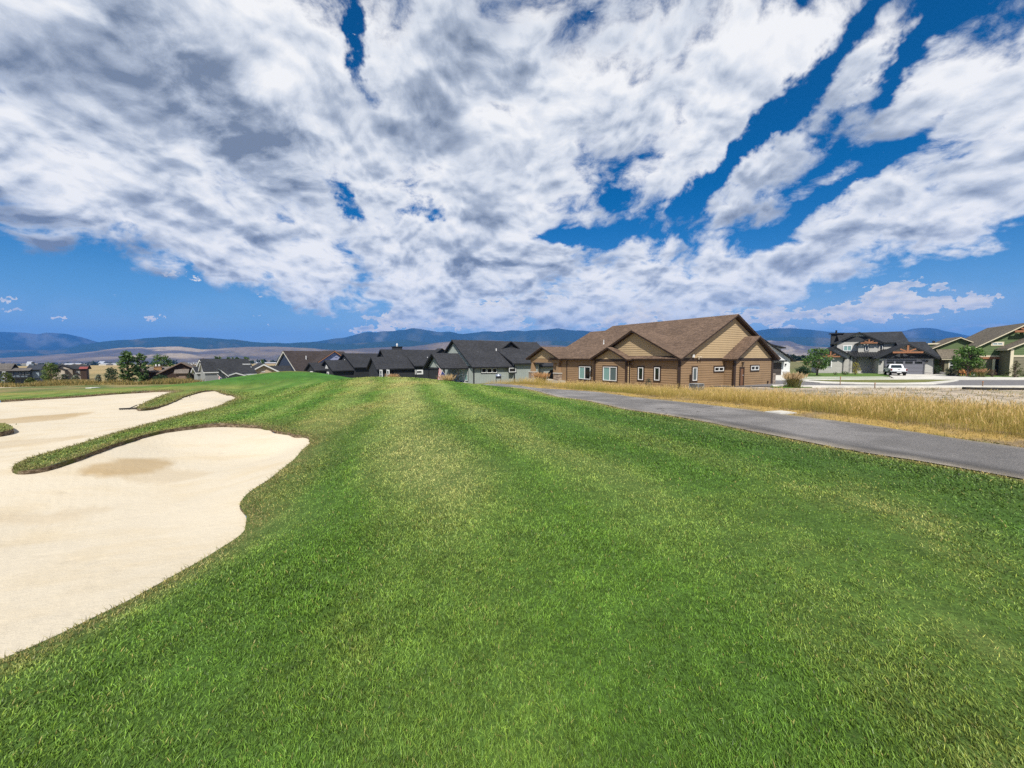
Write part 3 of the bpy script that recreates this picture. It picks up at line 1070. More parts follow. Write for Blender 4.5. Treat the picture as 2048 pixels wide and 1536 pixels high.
def build_tall_grass():
    mat = blade_material('tall_grass', .35, .7)
    # strip along the far side of the path
    N = 480000
    x, y, r = scatter_log(N, 6.5, 75, -12, 66)
    bp = beyond_path(x, y)
    n1 = fbm(x * .55, y * .55, 121)
    n2 = fbm(x * .16, y * .16, 131)
    inner = .75 + 1.1 * (n1 - .5) + .02 * r
    outer = 5.6 + 3.0 * (n2 - .5)
    outer = np.where(r > 28, np.minimum(outer, 4.6), outer)
    ok = (bp > inner) & (bp < outer) & (rng.random(len(x)) < 1.7 * n1 - .22)
    x, y, r, bp, n1, n2 = x[ok], y[ok], r[ok], bp[ok], n1[ok], n2[ok]
    n = len(x)
    z = H(x, y) - .01
    tall = (.27 + .27 * rng.random(n)) * (.74 + .5 * n1) * (1 + .25 * sstep(14, 26, r)) * (.72 + .62 * fbm(x * .9, y * .9, 171)) * (.55 + .45 * sstep(.6, 2.0, bp))
    w = .0040 * (r / 10) ** .8 * rng.uniform(.7, 1.3, n)
    lean = np.abs(rng.normal(.25, .18, n))
    az = rng.normal(.9, 1.2, n)
    gold = np.array([.46, .335, .080]); pale = np.array([.52, .40, .15]); green = np.array([.185, .200, .035]); brown = np.array([.28, .185, .055])
    k = rng.random(n)[:, None]
    tip = gold + (pale - gold) * k
    gb = sstep(.45, .65, n2 + .25 * (rng.random(n) - .5))[:, None]
    base = brown + (green - brown) * (.25 + .75 * gb)
    weed = (rng.random(n) < .07 * (n2 > .5))[:, None]
    tip = np.where(weed, np.array([.13, .19, .05]), tip)
    V, F, C = ribbons(x, y, z, tall, w, lean, az, rng.uniform(0, np.pi, n), base, tip, 3)
    # seed heads on a share of the stems
    s = rng.random(n) < .20
    sx, sy, sz, sh, sl, sa, sr = x[s], y[s], z[s], tall[s], lean[s], az[s], r[s]
    hx, hy = sx + np.cos(sa) * sl * sh * .82, sy + np.sin(sa) * sl * sh * .82
    V2, F2, C2 = ribbons(hx, hy, sz + sh * .80, .09 + .06 * rng.random(s.sum()), .010 * (sr / 10) ** .7, sl + .25, sa, rng.uniform(0, np.pi, s.sum()),
                         np.tile([.50, .33, .13], (s.sum(), 1)) * rng.uniform(.7, 1.25, (s.sum(), 1)), np.tile([.62, .47, .24], (s.sum(), 1)), 2)
    me = mesh_from('tall_grass', np.concatenate([V, V2]), np.concatenate([F, F2 + len(V)]), mat)
    set_col(me, np.concatenate([C, C2]))
    link('tall_grass', me, kind='stuff')
    # short straw verge, and the tufts among the stones of the bare lot
    N = 90000
    x, y, r = scatter_log(N, 6.5, 60, -10, 66)
    bp = beyond_path(x, y)
    n1 = fbm(x * 1.3, y * 1.3, 141)
    verge = (bp > .02) & (bp < 1.5) & (rng.random(N) < .75)
    lot = (bp > 6.5) & (x > 17) & (y < 33.4) & (n1 > .50) & (rng.random(N) < .5)
    ok = verge | lot
    x, y, r, lot = x[ok], y[ok], r[ok], lot[ok]
    n = len(x)
    hh = (.05 + .08 * rng.random(n)) * np.where(lot, 1.9, 1)
    c = np.where((rng.random(n) < np.where(lot, .5, .12))[:, None], np.array([.15, .16, .05]), np.array([.40, .29, .12])) * rng.uniform(.7, 1.25, (n, 1))
    V, F, C = ribbons(x, y, H(x, y) - .01, hh, .010 * (r / 10) ** .8, np.abs(rng.normal(.6, .4, n)), rng.uniform(0, 6.28, n), rng.uniform(0, 3.14, n), c * .8, c * 1.2, 2)
    me = mesh_from('dry_grass', V, F, mat)
    set_col(me, C)
    link('dry_grass', me, kind='stuff')
    # long golden grass beyond the bunkers on the left
    N = 130000
    x = rng.uniform(-85, -12, N); y = rng.uniform(44, 66, N)
    n1 = fbm(x * .35, y * .35, 151)
    lim = 45.5 - .10 * x - 5 + 3 * (n1 - .5)
    ok = (y > lim + .5) & (y < lim + 11) & (x < -.80 * y + 5 * (n1 - .5)) & (rng.random(N) < 1.6 * n1 - .35)
    x, y, n1 = x[ok], y[ok], n1[ok]
    n = len(x)
    hh = (.16 + .26 * rng.random(n)) * (.4 + 1.5 * sstep(.35, .7, n1))
    c = np.where((rng.random(n) < .45)[:, None], np.array([.155, .15, .05]), np.array([.38, .275, .105])) * rng.uniform(.65, 1.2, (n, 1))
    V, F, C = ribbons(x, y, H(x, y) - .02, hh, rng.uniform(.03, .07, n), np.abs(rng.normal(.25, .2, n)), rng.uniform(0, 6.28, n), rng.uniform(0, 3.14, n), c * np.array([.6, .65, .6]), c * 1.15, 2)
    me = mesh_from('rough_grass', V, F, mat)
    set_col(me, C)
    link('rough_grass', me, kind='stuff')


def build_lip_grass():
    """longer uncut grass hanging over the turf edge of the bunker"""
    L = [(a, b) for a, b in zip(sand_line[:-1], sand_line[1:])]
    xs, ys, nx, ny = [], [], [], []
    for a, b in L:
        r = Vector((a.x, a.y)).length
        k = int(min(60, 26 * (b - a).length / .14 * (9 / max(r, 4)) ** .8))
        t = (b - a); t.z = 0
        if t.length < 1e-6:
            continue
        t.normalize()
        n = Vector((t.y, -t.x, 0))
        m = (a + b) / 2 + n * .05
        if not on_sand(np.array([m.x]), np.array([m.y]))[0]:
            n = -n
        f = rng.random(k)
        off = np.abs(rng.normal(0, .09 + .004 * r, k))
        dens = vnoise(np.array([a.x * 1.3]), np.array([a.y * 1.3]), 161)[0]
        f = f[: max(2, int(k * (.25 + .9 * dens)))]; off = off[: len(f)]
        xs.append(a.x + (b.x - a.x) * f - n.x * off); ys.append(a.y + (b.y - a.y) * f - n.y * off)
        nx.append(np.full(len(f), n.x)); ny.append(np.full(len(f), n.y))
    x, y, nx, ny = map(np.concatenate, (xs, ys, nx, ny))
    n = len(x); r = np.hypot(x, y)
    h = (.028 + .040 * rng.random(n)) * (1 + .03 * r)
    az = np.arctan2(ny, nx) + rng.normal(0, .9, n)
    k = rng.random(n)[:, None]
    c = np.array([.14, .145, .04]) * (1 - k) + np.array([.34, .28, .13]) * k
    c = c * rng.uniform(.6, 1.3, (n, 1))
    V, F, C = ribbons(x, y, H(x, y) - .008, h, .0055 * (r / 4) ** .8, np.abs(rng.normal(.8, .4, n)), az, rng.uniform(0, 3.14, n), c * .75, c * 1.35, 2)
    me = mesh_from('edge_grass', V, F, blade_material('edge_blades', .2, .6))
    set_col(me, C)
    link('edge_grass', me, kind='stuff')


build_lawn_blades()
build_lip_grass()
build_tall_grass()
# ---------------------------------------------------------------- mountains, foothills, haze
def ridge(name, profile, D_ridge, D_front, z_front, cols, seed, gully, mat, u0=-1500, u1=3700, power=1.15):
    """a range whose crest stands D_ridge away with the given skyline, falling to z_front at D_front"""
    us = np.arange(u0, u1, 5.0)
    pu = np.array([p[0] for p in profile], float); pv = np.array([p[1] for p in profile], float)
    v = np.interp(us, pu, pv)
    k = np.ones(3) / 3
    v = np.convolve(np.pad(v, 1, mode='edge'), k, 'valid')
    v = v + np.where((us < -420) | (us > 2470), 14 * (fbm(us * .006, us * 0 + seed, seed + 7, 3) - .5), 0) + 1.1 * (fbm(us * .07, us * 0 + seed, seed, 3) - .5)
    rows = 26
    V, C = [], []
    for j in range(rows + 4):
        if j <= rows:
            s = j / rows
            D = D_front + (D_ridge - D_front) * s
        else:
            s = 1.0; D = D_ridge + (j - rows) * (D_ridge - D_front) * .12
        X = (us - CX) / F_PX
        zr = EYE.z + (716.0 - v) / F_PX * D_ridge
        if j <= rows:
            z = z_front + (zr - z_front) * s ** power
            g = 1 - np.abs(2 * fbm(us * .021 + 3 * s, s * 1.6 + us * 0 + seed, seed + 3, 4, .55) - 1) * 2
            z = z - gully * (zr - z_front) * (.5 - .5 * g) * np.sin(np.pi * min(s, 1)) ** .8
        else:
            z = zr - (j - rows) ** 1.3 * .10 * (zr - z_front)
        x, y = X * D, np.full_like(us, D)
        V.append(np.stack([x, y, z], 1))
        C.append(cols(us, np.full_like(us, s), z))
    nc = len(us)
    V = np.concatenate(V); C = np.concatenate(C)
    nr = rows + 4
    i, j = np.meshgrid(np.arange(nc - 1), np.arange(nr - 1))
    a = (j * nc + i).ravel()
    F = np.stack([a, a + 1, a + nc + 1, a + nc], 1)
    me = mesh_from(name, V, F, mat, True)
    set_col(me, C)
    link(name, me, kind='structure')


def hill_material():
    m, nt, bs = new_mat('hillside', rough=1.0, spec=0.0)
    pos = VM(nt, 'MULTIPLY', geo_pos(nt), (1, 1, 3))
    n = noise(nt, pos, .02, 6.0, .62)
    nt.links.new(VM(nt, 'SCALE', attr(nt), scale=ramp(nt, n, .3, .7, .72, 1.26, False)), bs.inputs['Base Color'])
    bump(nt, bs, n, 14.0, .7)
    return m


def build_hills():
    mat = hill_material()
    BACK = [(-420, 668), (-200, 660), (0, 664), (60, 666), (80, 669), (100, 665.5), (138, 668), (165, 674), (198, 684), (240, 690), (560, 690), (640, 683), (672, 677), (690, 676), (705, 672), (730, 665), (743, 663.5), (750, 666),
            (765, 663), (782, 663.5), (803, 660), (812, 661), (826, 656), (842, 659), (862, 661.5), (880, 665), (900, 663.5), (912, 666), (920, 669), (942, 667), (958, 664.5), (974, 662.5), (990, 664), (1003, 664), (1016, 661), (1034, 661), (1050, 663),
            (1062, 661), (1090, 660), (1100, 659), (1115, 656.5), (1128, 659), (1145, 661.5), (1162, 661), (1185, 664), (1260, 672), (1380, 676), (1480, 668), (1500, 664), (1540, 657.5), (1575, 657), (1610, 659), (1650, 664), (1700, 666), (1760, 668), (1800, 663),
            (1822, 657.5), (1842, 656), (1862, 657), (1885, 663), (1912, 668), (1940, 673.5), (1990, 681), (2060, 684), (2250, 676), (2470, 680)]
    MID = [(-420, 700), (0, 700), (120, 700), (165, 690), (200, 684.5), (235, 681), (270, 679.5), (305, 676), (350, 673.5), (385, 674.5), (420, 676), (455, 678.5), (480, 680), (505, 684), (530, 686), (552, 685.5), (575, 687),
           (600, 685), (625, 684.5), (645, 686), (690, 688), (760, 684), (810, 680), (860, 686), (900, 684), (960, 680), (1040, 684), (1120, 682), (1200, 686), (1400, 690), (1520, 676), (1600, 674), (1700, 678), (1800, 676), (1880, 678), (1960, 682), (2100, 690), (2470, 690)]
    TAN = [(-420, 712), (0, 716), (60, 713), (120, 708), (150, 707), (190, 703), (230, 697), (262, 695), (285, 694.5), (300, 696), (330, 693.5), (365, 693), (390, 697), (410, 699), (450, 696.5), (500, 694), (540, 693.5),
           (585, 694.5), (630, 697), (670, 700), (700, 699), (740, 696), (790, 694), (825, 693), (850, 690), (880, 685), (910, 682), (945, 680.5), (985, 681), (1030, 684), (1080, 689), (1150, 693), (1250, 696), (1400, 694), (1480, 684), (1530, 681), (1560, 682.5),
           (1578, 682), (1592, 689), (1610, 692), (1650, 694), (1690, 699), (1780, 703), (1900, 704), (2050, 706), (2470, 708)]

    def forest(us, s, z):
        n = fbm(us * .03, s * 3 + us * .004, 201, 4)
        n2 = fbm(us * .016, s * 2.2 + 7, 211, 4)
        c = np.array([.022, .040, .026]) + (np.array([.045, .058, .034]) - np.array([.022, .040, .026])) * sstep(.52, .72, n)[:, None]
        rock = sstep(.60, .74, n2) * sstep(.45, .9, s)
        return c + (np.array([.26, .25, .23]) - c) * (rock * .30)[:, None]

    def forest2(us, s, z):
        n = fbm(us * .025, s * 3 + us * .004, 221, 4)
        c = np.array([.024, .044, .026]) + (np.array([.075, .075, .042]) - np.array([.024, .044, .026])) * sstep(.50, .70, n)[:, None]
        return c

    def tan(us, s, z):
        n = fbm(us * .010, s * 5, 231, 4)
        n2 = fbm(us * .03, s * 9, 241, 3)
        c = np.array([.168, .132, .084]) + (np.array([.098, .084, .064]) - np.array([.168, .132, .084])) * sstep(.42, .60, n)[:, None]
        pale = sstep(.60, .72, fbm(us * .008, s * 6 + 3, 251, 3)) * sstep(.3, .6, s) * np.exp(-((us - 330) / 120) ** 2)
        c = c + (np.array([.33, .26, .16]) - c) * np.clip(pale * 1.5, 0, .9)[:, None]
        c = c + (np.array([.38, .31, .21]) - c) * (sstep(.5, .62, n2) * np.exp(-((us - 1600) / 110) ** 2) * .6)[:, None]
        wood = sstep(.62, .74, n2) * (sstep(.86, 1, s) * np.exp(-((us - 950) / 42) ** 2) * 1.2 + .35)
        c = c + (np.array([.035, .050, .028]) - c) * np.clip(wood, 0, 1)[:, None]
        return c
    ridge('mountains', BACK, 7400, 5600, -34, forest, 3, .30, mat)
    ridge('forested_hills', MID, 5500, 4300, -34, forest2, 5, .28, mat)
    ridge('foothills', TAN, 4100, 2500, -35, tan, 9, .22, mat, power=1.4)


def build_haze():
    me = bpy.data.meshes.new('haze')
    bm = bmesh.new()
    bmesh.ops.create_cube(bm, size=1.0)
    for v in bm.verts:
        v.co = Vector((v.co.x * 20600, v.co.y * 20600, -38.0 if v.co.z < 0 else 640.0))
    bm.to_mesh(me); bm.free()
    m = bpy.data.materials.new('haze'); m.use_nodes = True
    nt = m.node_tree; nt.nodes.clear()
    out = nt.nodes.new('ShaderNodeOutputMaterial')
    v = nt.nodes.new('ShaderNodeVolumePrincipled')
    v.inputs['Color'].default_value = (*HAZE_COL, 1)
    v.inputs['Density'].default_value = HAZE_DENSITY
    v.inputs['Density Attribute'].default_value = ''
    v.inputs['Temperature Attribute'].default_value = ''
    v.inputs['Anisotropy'].default_value = 0.0
    nt.links.new(v.outputs[0], out.inputs['Volume'])
    try:
        m.cycles.homogeneous_volume = True
    except Exception:
        pass
    me.materials.append(m)
    link('haze', me, kind='stuff')


HAZE_COL = (.060, .285, .90)
HAZE_DENSITY = 0.80e-4
build_hills()
build_haze()
# ---------------------------------------------------------------- materials for buildings
_mats = {}


def paint(name, col, rough=.65, var=.10, scale=1.2, spec=.25, fine=0.0):
    """weathered paint or plain surface: the colour varies a little over the surface"""
    if name in _mats:
        return _mats[name]
    col = tuple(q * .80 for q in col)
    m, nt, b = new_mat(name, col, rough, spec)
    p = obj_pos(nt)
    n = noise(nt, p, scale, 4.0, .6)
    k = ramp(nt, n, .25, .75, 1 - var, 1 + var, False)
    if fine:
        k = M(nt, 'MULTIPLY', k, ramp(nt, noise(nt, VM(nt, 'MULTIPLY', p, (1, 1, 14)), 5.0, 3.0), .3, .7, 1 - fine, 1 + fine, False))
    nt.links.new(VM(nt, 'SCALE', (*col,), scale=k), b.inputs['Base Color'])
    _mats[name] = m
    return m


def shingle(name, a, b_, c=None):
    if name in _mats:
        return _mats[name]
    a, b_ = tuple(q * .80 for q in a), tuple(q * .80 for q in b_)
    m, nt, b = new_mat(name, a, .92, .15)
    p = obj_pos(nt)
    br = nt.nodes.new('ShaderNodeTexBrick')
    br.inputs['Scale'].default_value = 1.0
    br.inputs['Brick Width'].default_value = .34
    br.inputs['Row Height'].default_value = .15
    br.inputs['Mortar Size'].default_value = .012
    br.inputs['Bias'].default_value = 0.0
    br.inputs['Color1'].default_value = (*a, 1)
    br.inputs['Color2'].default_value = (*b_, 1)
    br.inputs['Mortar'].default_value = (*[q * .45 for q in a], 1)
    x, y, z = sep(nt, p)
    nt.links.new(comb(nt, M(nt, 'ADD', x, y), M(nt, 'MULTIPLY', z, 1.75), 0.0), br.inputs['Vector'])
    n = noise(nt, p, 7.0, 3.0, .6)
    n2 = noise(nt, p, .35, 3.0, .5)
    k = M(nt, 'MULTIPLY', ramp(nt, n, .3, .7, .62, 1.36, False), ramp(nt, n2, .3, .7, .88, 1.1, False))
    nt.links.new(VM(nt, 'SCALE', br.outputs['Color'], scale=k), b.inputs['Base Color'])
    bump(nt, b, n, .04, .6)
    _mats[name] = m
    return m


def glass(name, col=(.018, .024, .026), rough=.06):
    if name in _mats:
        return _mats[name]
    m, nt, b = new_mat(name, col, rough, .6)
    _mats[name] = m
    return m


def stone_mat(name, a, b_):
    if name in _mats:
        return _mats[name]
    m, nt, b = new_mat(name, a, .9, .15)
    p = obj_pos(nt)
    v = nt.nodes.new('ShaderNodeTexVoronoi'); v.inputs['Scale'].default_value = 4.0
    nt.links.new(VM(nt, 'MULTIPLY', p, (1, 1, 1.8)), v.inputs['Vector'])
    x = sep(nt, v.outputs['Color'])[0]
    nt.links.new(mix(nt, x, (*a,), (*b_,)), b.inputs['Base Color'])
    _mats[name] = m
    return m


# ---------------------------------------------------------------- mesh pieces
def bm_box(bm, x0, x1, y0, y1, z0, z1):
    v = [bm.verts.new(c) for c in ((x0, y0, z0), (x1, y0, z0), (x1, y1, z0), (x0, y1, z0), (x0, y0, z1), (x1, y0, z1), (x1, y1, z1), (x0, y1, z1))]
    for f in ((0, 3, 2, 1), (4, 5, 6, 7), (0, 1, 5, 4), (1, 2, 6, 5), (2, 3, 7, 6), (3, 0, 4, 7)):
        bm.faces.new([v[i] for i in f])
    return v


def bm_hex(bm, P):
    """eight corners, bottom four then top four"""
    v = [bm.verts.new(c) for c in P]
    for f in ((0, 3, 2, 1), (4, 5, 6, 7), (0, 1, 5, 4), (1, 2, 6, 5), (2, 3, 7, 6), (3, 0, 4, 7)):
        bm.faces.new([v[i] for i in f])


def bm_prism(bm, pts, e0, e1):
    """pts: ring of 3d points; extruded from offset e0 to e1 (vectors)"""
    a = [bm.verts.new(Vector(p) + Vector(e0)) for p in pts]
    b = [bm.verts.new(Vector(p) + Vector(e1)) for p in pts]
    n = len(pts)
    bm.faces.new(a[::-1]); bm.faces.new(b)
    for i in range(n):
        j = (i + 1) % n
        bm.faces.new((a[i], a[j], b[j], b[i]))


def bm_tube(bm, p, q, r0, r1=None, n=8, cap=True):
    p, q = Vector(p), Vector(q)
    r1 = r0 if r1 is None else r1
    d = (q - p).normalized()
    s = d.orthogonal().normalized(); t = d.cross(s)
    A = [bm.verts.new(p + (s * math.cos(2 * math.pi * i / n) + t * math.sin(2 * math.pi * i / n)) * r0) for i in range(n)]
    B = [bm.verts.new(q + (s * math.cos(2 * math.pi * i / n) + t * math.sin(2 * math.pi * i / n)) * r1) for i in range(n)]
    for i in range(n):
        j = (i + 1) % n
        bm.faces.new((A[i], A[j], B[j], B[i]))
    if cap:
        bm.faces.new(A[::-1]); bm.faces.new(B)


def finish(name, bm, mat, parent=None, smooth=False, bevel=0.0, **props):
    bmesh.ops.recalc_face_normals(bm, faces=bm.faces[:])
    if bevel:
        bmesh.ops.bevel(bm, geom=bm.edges[:], offset=bevel, segments=2, affect='EDGES', profile=.6)
    me = bpy.data.meshes.new(name)
    bm.to_mesh(me); bm.free()
    if smooth:
        me.polygons.foreach_set('use_smooth', [True] * len(me.polygons))
    me.materials.append(mat)
    return link(name, me, parent, **props)


class House:
    def __init__(self, name, label, O, yaw, wall, trim, roof, cat='house', group=None, base=-.8):
        self.root = thing(name, label, cat, O, R(yaw), group)
        self.Mw = Matrix.Translation(Vector(O)) @ Matrix.Rotation(R(yaw), 4, 'Z')
        self.inv = self.Mw.inverted()
        self.wall, self.trim, self.roof = wall, trim, roof
        self.base = base

    def loc(self, u, v, axis, val):
        o = self.inv @ EYE
        d = self.inv.to_3x3() @ ray(u, v)
        return o + d * ((val - o[axis]) / d[axis])

    def X(self, u, y, v=745):
        return self.loc(u, v, 1, y).x

    def Z(self, v, u, y):
        return self.loc(u, v, 1, y).z

    def rect(self, axis, val, u0, v0, u1, v1):
        """a photo rectangle on a wall plane -> (b0, b1, z0, z1)"""
        k = 1 - axis
        a, b = self.loc(u0, v1, axis, val), self.loc(u1, v0, axis, val)
        return min(a[k], b[k]), max(a[k], b[k]), a.z, b.z

    def P(self, name, bm, mat, parent=None, **kw):
        return finish(name, bm, mat, parent or self.root, **kw)

    def box(self, name, mat, x0, x1, y0, y1, z0, z1, parent=None, **kw):
        bm = bmesh.new(); bm_box(bm, x0, x1, y0, y1, z0, z1)
        return self.P(name, bm, mat, parent, **kw)

    def gable(self, ax, c, w, a0, a1, ze, m, z0=None, ov=.45, rk0=.45, rk1=.45, wall=True, wmat=None, trim=None, roof=None, tdeck=.15, tsh=.055, hip1=0.0, cut=None):
        """ridge along local axis ax between a0 and a1, centred at c on the other axis"""
        z0 = self.base if z0 is None else z0
        Q = (lambda a, b, z: (a, b, z)) if ax == 0 else (lambda a, b, z: (b, a, z))
        zr = ze + m * w
        out = {}
        if wall:
            bm = bmesh.new()
            ring = [Q(0, c - w, z0), Q(0, c + w, z0), Q(0, c + w, ze), Q(0, c, zr), Q(0, c - w, ze)]
            bm_prism(bm, ring, Q(a0, 0, 0), Q(a1, 0, 0))
            out['wall'] = self.P('wall', bm, wmat or self.wall)
        # deck with its fascia and soffit, shingles on top
        for nm, lo, hi, grow, mat in (('fascia', .012, tdeck, 0.0, trim or self.trim), ('roof', tdeck, tdeck + tsh, .035, roof or self.roof)):
            bm = bmesh.new()
            e = w + ov + grow
            b0, b1 = a0 - rk0 - (grow if rk0 else 0), a1 + rk1 + (grow if rk1 else 0)
            for s in (-1, 1):
                P = []
                e1 = cut if (cut is not None and s < 0) else b1
                for k in (lo, hi):
                    P += [Q(b0, c, zr + k), Q(b1 - hip1, c, zr + k), Q(e1, c + s * e, zr - m * e + k), Q(b0, c + s * e, zr - m * e + k)]
                bm_hex(bm, P)
            out[nm] = self.P(nm, bm, mat)
        return out

    def board(self, parent, axis, s, val, b0, b1, t0, t1, z, e, mat, thick=.030):
        """one lap of siding on plane axis=val, facing s: b0..b1 at its foot, t0..t1 at its head"""
        def q(b, a, zz):
            return (a, b, zz) if axis == 0 else (b, a, zz)
        f, h = val + s * thick, val + s * .008
        bm = bmesh.new()
        bm_hex(bm, [q(b0, val, z), q(b1, val, z), q(b1, f, z), q(b0, f, z), q(t0, val, z + e), q(t1, val, z + e), q(t1, h, z + e), q(t0, h, z + e)])
        return self.P('board', bm, mat, parent)

    def siding(self, parent, axis, s, val, b0, b1, z0, z1, e, mat, thick=.030):
        n = max(1, round((z1 - z0) / e)); e = (z1 - z0) / n
        for i in range(n):
            self.board(parent, axis, s, val, b0, b1, b0, b1, z0 + i * e, e, mat, thick)

    def gable_siding(self, parent, axis, s, val, c, w, ze, m, z0, e, mat, thick=.030):
        z = z0
        while True:
            lo = w - max(0, z - ze) / m
            hi = w - max(0, z + e - ze) / m
            if hi < .12:
                break
            self.board(parent, axis, s, val, c - lo, c + lo, c - hi, c + hi, z, e, mat, thick)
            z += e

    def battens(self, parent, axis, s, val, b0, b1, z0, ztop, step, mat, th=.035, wd=.06):
        """upright strips; ztop(b) gives the height of the wall there"""
        n = int((b1 - b0) / step)
        for i in range(1, n):
            b = b0 + (b1 - b0) * i / n
            zt = ztop(b)
            if zt - z0 < .15:
                continue
            bm = bmesh.new()
            if axis == 0:
                bm_box(bm, min(val, val + s * th), max(val, val + s * th), b - wd / 2, b + wd / 2, z0, zt)
            else:
                bm_box(bm, b - wd / 2, b + wd / 2, min(val, val + s * th), max(val, val + s * th), z0, zt)
            self.P('batten', bm, mat, parent)

    def strip(self, name, mat, axis, s, val, b0, b1, z0, z1, th=.05, parent=None, off=0.0):
        a, c = sorted((val + s * off, val + s * (off + th)))
        if axis == 0:
            return self.box(name, mat, a, c, b0, b1, z0, z1, parent)
        return self.box(name, mat, b0, b1, a, c, z0, z1, parent)

    def ring(self, bm, axis, s, val, b0, b1, z0, z1, wd, th, off=0.0):
        a, c = sorted((val + s * off, val + s * (off + th)))
        for (p, q, r, t) in ((b0, b1, z0, z0 + wd), (b0, b1, z1 - wd, z1), (b0, b0 + wd, z0 + wd, z1 - wd), (b1 - wd, b1, z0 + wd, z1 - wd)):
            if axis == 0:
                bm_box(bm, a, c, p, q, r, t)
            else:
                bm_box(bm, p, q, a, c, r, t)

    def window(self, axis, s, val, b0, b1, z0, z1, n=1, rows=1, casing=None, frame=None, pane=None, cw=.11, fw=.065, pane2=None, label=None):
        casing = casing or self.trim
        frame = frame or WHITE
        bm = bmesh.new()
        self.ring(bm, axis, s, val, b0 - cw, b1 + cw, z0 - cw, z1 + cw, cw, .075)
        w = self.P('window', bm, casing)
        bm = bmesh.new()
        self.ring(bm, axis, s, val, b0, b1, z0, z1, fw, .10)
        st = (b1 - b0) / n
        for i in range(1, n):
            b = b0 + st * i
            a, c = sorted((val + s * .01, val + s * .095))
            if axis == 0:
                bm_box(bm, a, c, b - fw * .6, b + fw * .6, z0 + fw, z1 - fw)
            else:
                bm_box(bm, b - fw * .6, b + fw * .6, a, c, z0 + fw, z1 - fw)
        sr = (z1 - z0) / rows
        for i in range(1, rows):
            z = z0 + sr * i
            for k in range(n):
                p, q = b0 + st * k + fw * .62, b0 + st * (k + 1) - fw * .62
                a, c = sorted((val + s * .012, val + s * .09))
                if axis == 0:
                    bm_box(bm, a, c, p, q, z - fw * .6, z + fw * .6)
                else:
                    bm_box(bm, p, q, a, c, z - fw * .6, z + fw * .6)
        self.P('frame', bm, frame, w)
        for i in range(n):
            mat = (pane2 if (pane2 and i == n - 1) else pane) or GLASS
            self.strip('pane', mat, axis, s, val, b0 + st * i + fw * .5, b0 + st * (i + 1) - fw * .5, z0 + fw * .5, z1 - fw * .5, .02, w, .03)
        return w

    def px_window(self, axis, s, val, u0, v0, u1, v1, **kw):
        return self.window(axis, s, val, *self.rect(axis, val, u0, v0, u1, v1), **kw)

    def pipe(self, x, y, z0, z1, r=.05, mat=None, name='vent_pipe'):
        bm = bmesh.new()
        bm_tube(bm, (x, y, z0), (x, y, z1), r, n=8)
        bm_tube(bm, (x, y, z0 - .05), (x, y, z0 + .10), r * 2.2, r * 1.4, n=8)
        return self.P(name, bm, mat or WHITE)

    def downspout(self, x, y, z0, z1, mat=None):
        bm = bmesh.new(); bm_box(bm, x - .05, x + .05, y - .04, y + .04, z0, z1)
        return self.P('downspout', bm, mat or self.trim)

    def truss(self, axis, s, val, c, w, ze, m, zb, mat, th=.16, tk=.15):
        """timber gable truss in the plane axis=val: tie beam at zb, king post, two struts"""
        def q(b, a, z):
            return (a, b, z) if axis == 0 else (b, a, z)
        zr = ze + m * w
        hw = (zr - zb) / m - .1
        a0, a1 = sorted((val, val + s * tk))
        t = thing_part('truss', self.root)
        def bar(nm, p0, p1, wd):
            d = Vector((p1[0] - p0[0], p1[1] - p0[1])); d.normalize()
            n = Vector((-d.y, d.x)) * wd / 2
            P = []
            for a in (a0, a1):
                for (bb, zz) in ((p0[0] - n.x, p0[1] - n.y), (p1[0] - n.x, p1[1] - n.y), (p1[0] + n.x, p1[1] + n.y), (p0[0] + n.x, p0[1] + n.y)):
                    P.append(q(bb, a, zz))
            bm = bmesh.new(); bm_hex(bm, P)
            return self.P(nm, bm, mat, t)
        bar('tie_beam', (c - hw, zb), (c + hw, zb), th * 1.15)
        bar('king_post', (c, zb + th * .55), (c, zr - .05), th)
        for k in (-1, 1):
            bar('strut', (c + k * th * .6, zb + th * .7), (c + k * hw * .52, zb + (zr - zb) * .46), th * .8)


def thing_part(name, parent):
    o = bpy.data.objects.new(name, None); o.empty_display_size = .2
    COL.objects.link(o); o.parent = parent
    return o


WHITE = paint('white_vinyl', (.80, .80, .78), .5, .04)
GLASS = glass('window_glass')
BLIND = glass('pane_with_blind', (.17, .29, .27), .25)
DARKGLASS = glass('dark_pane', (.010, .012, .013), .05)
GREYGLASS = glass('grey_pane', (.085, .11, .12), .08)
PIPE_W = paint('vent_white', (.75, .75, .74), .5, .05)
CONCRETE = paint('concrete', (.50, .485, .45), .9, .10, .8)
CEDAR = paint('cedar_timber', (.33, .145, .070), .7, .2, 3.0)
STONE = stone_mat('ledge_stone', (.33, .27, .21), (.16, .12, .10))


def g0(x, y):
    return h1(x, y)


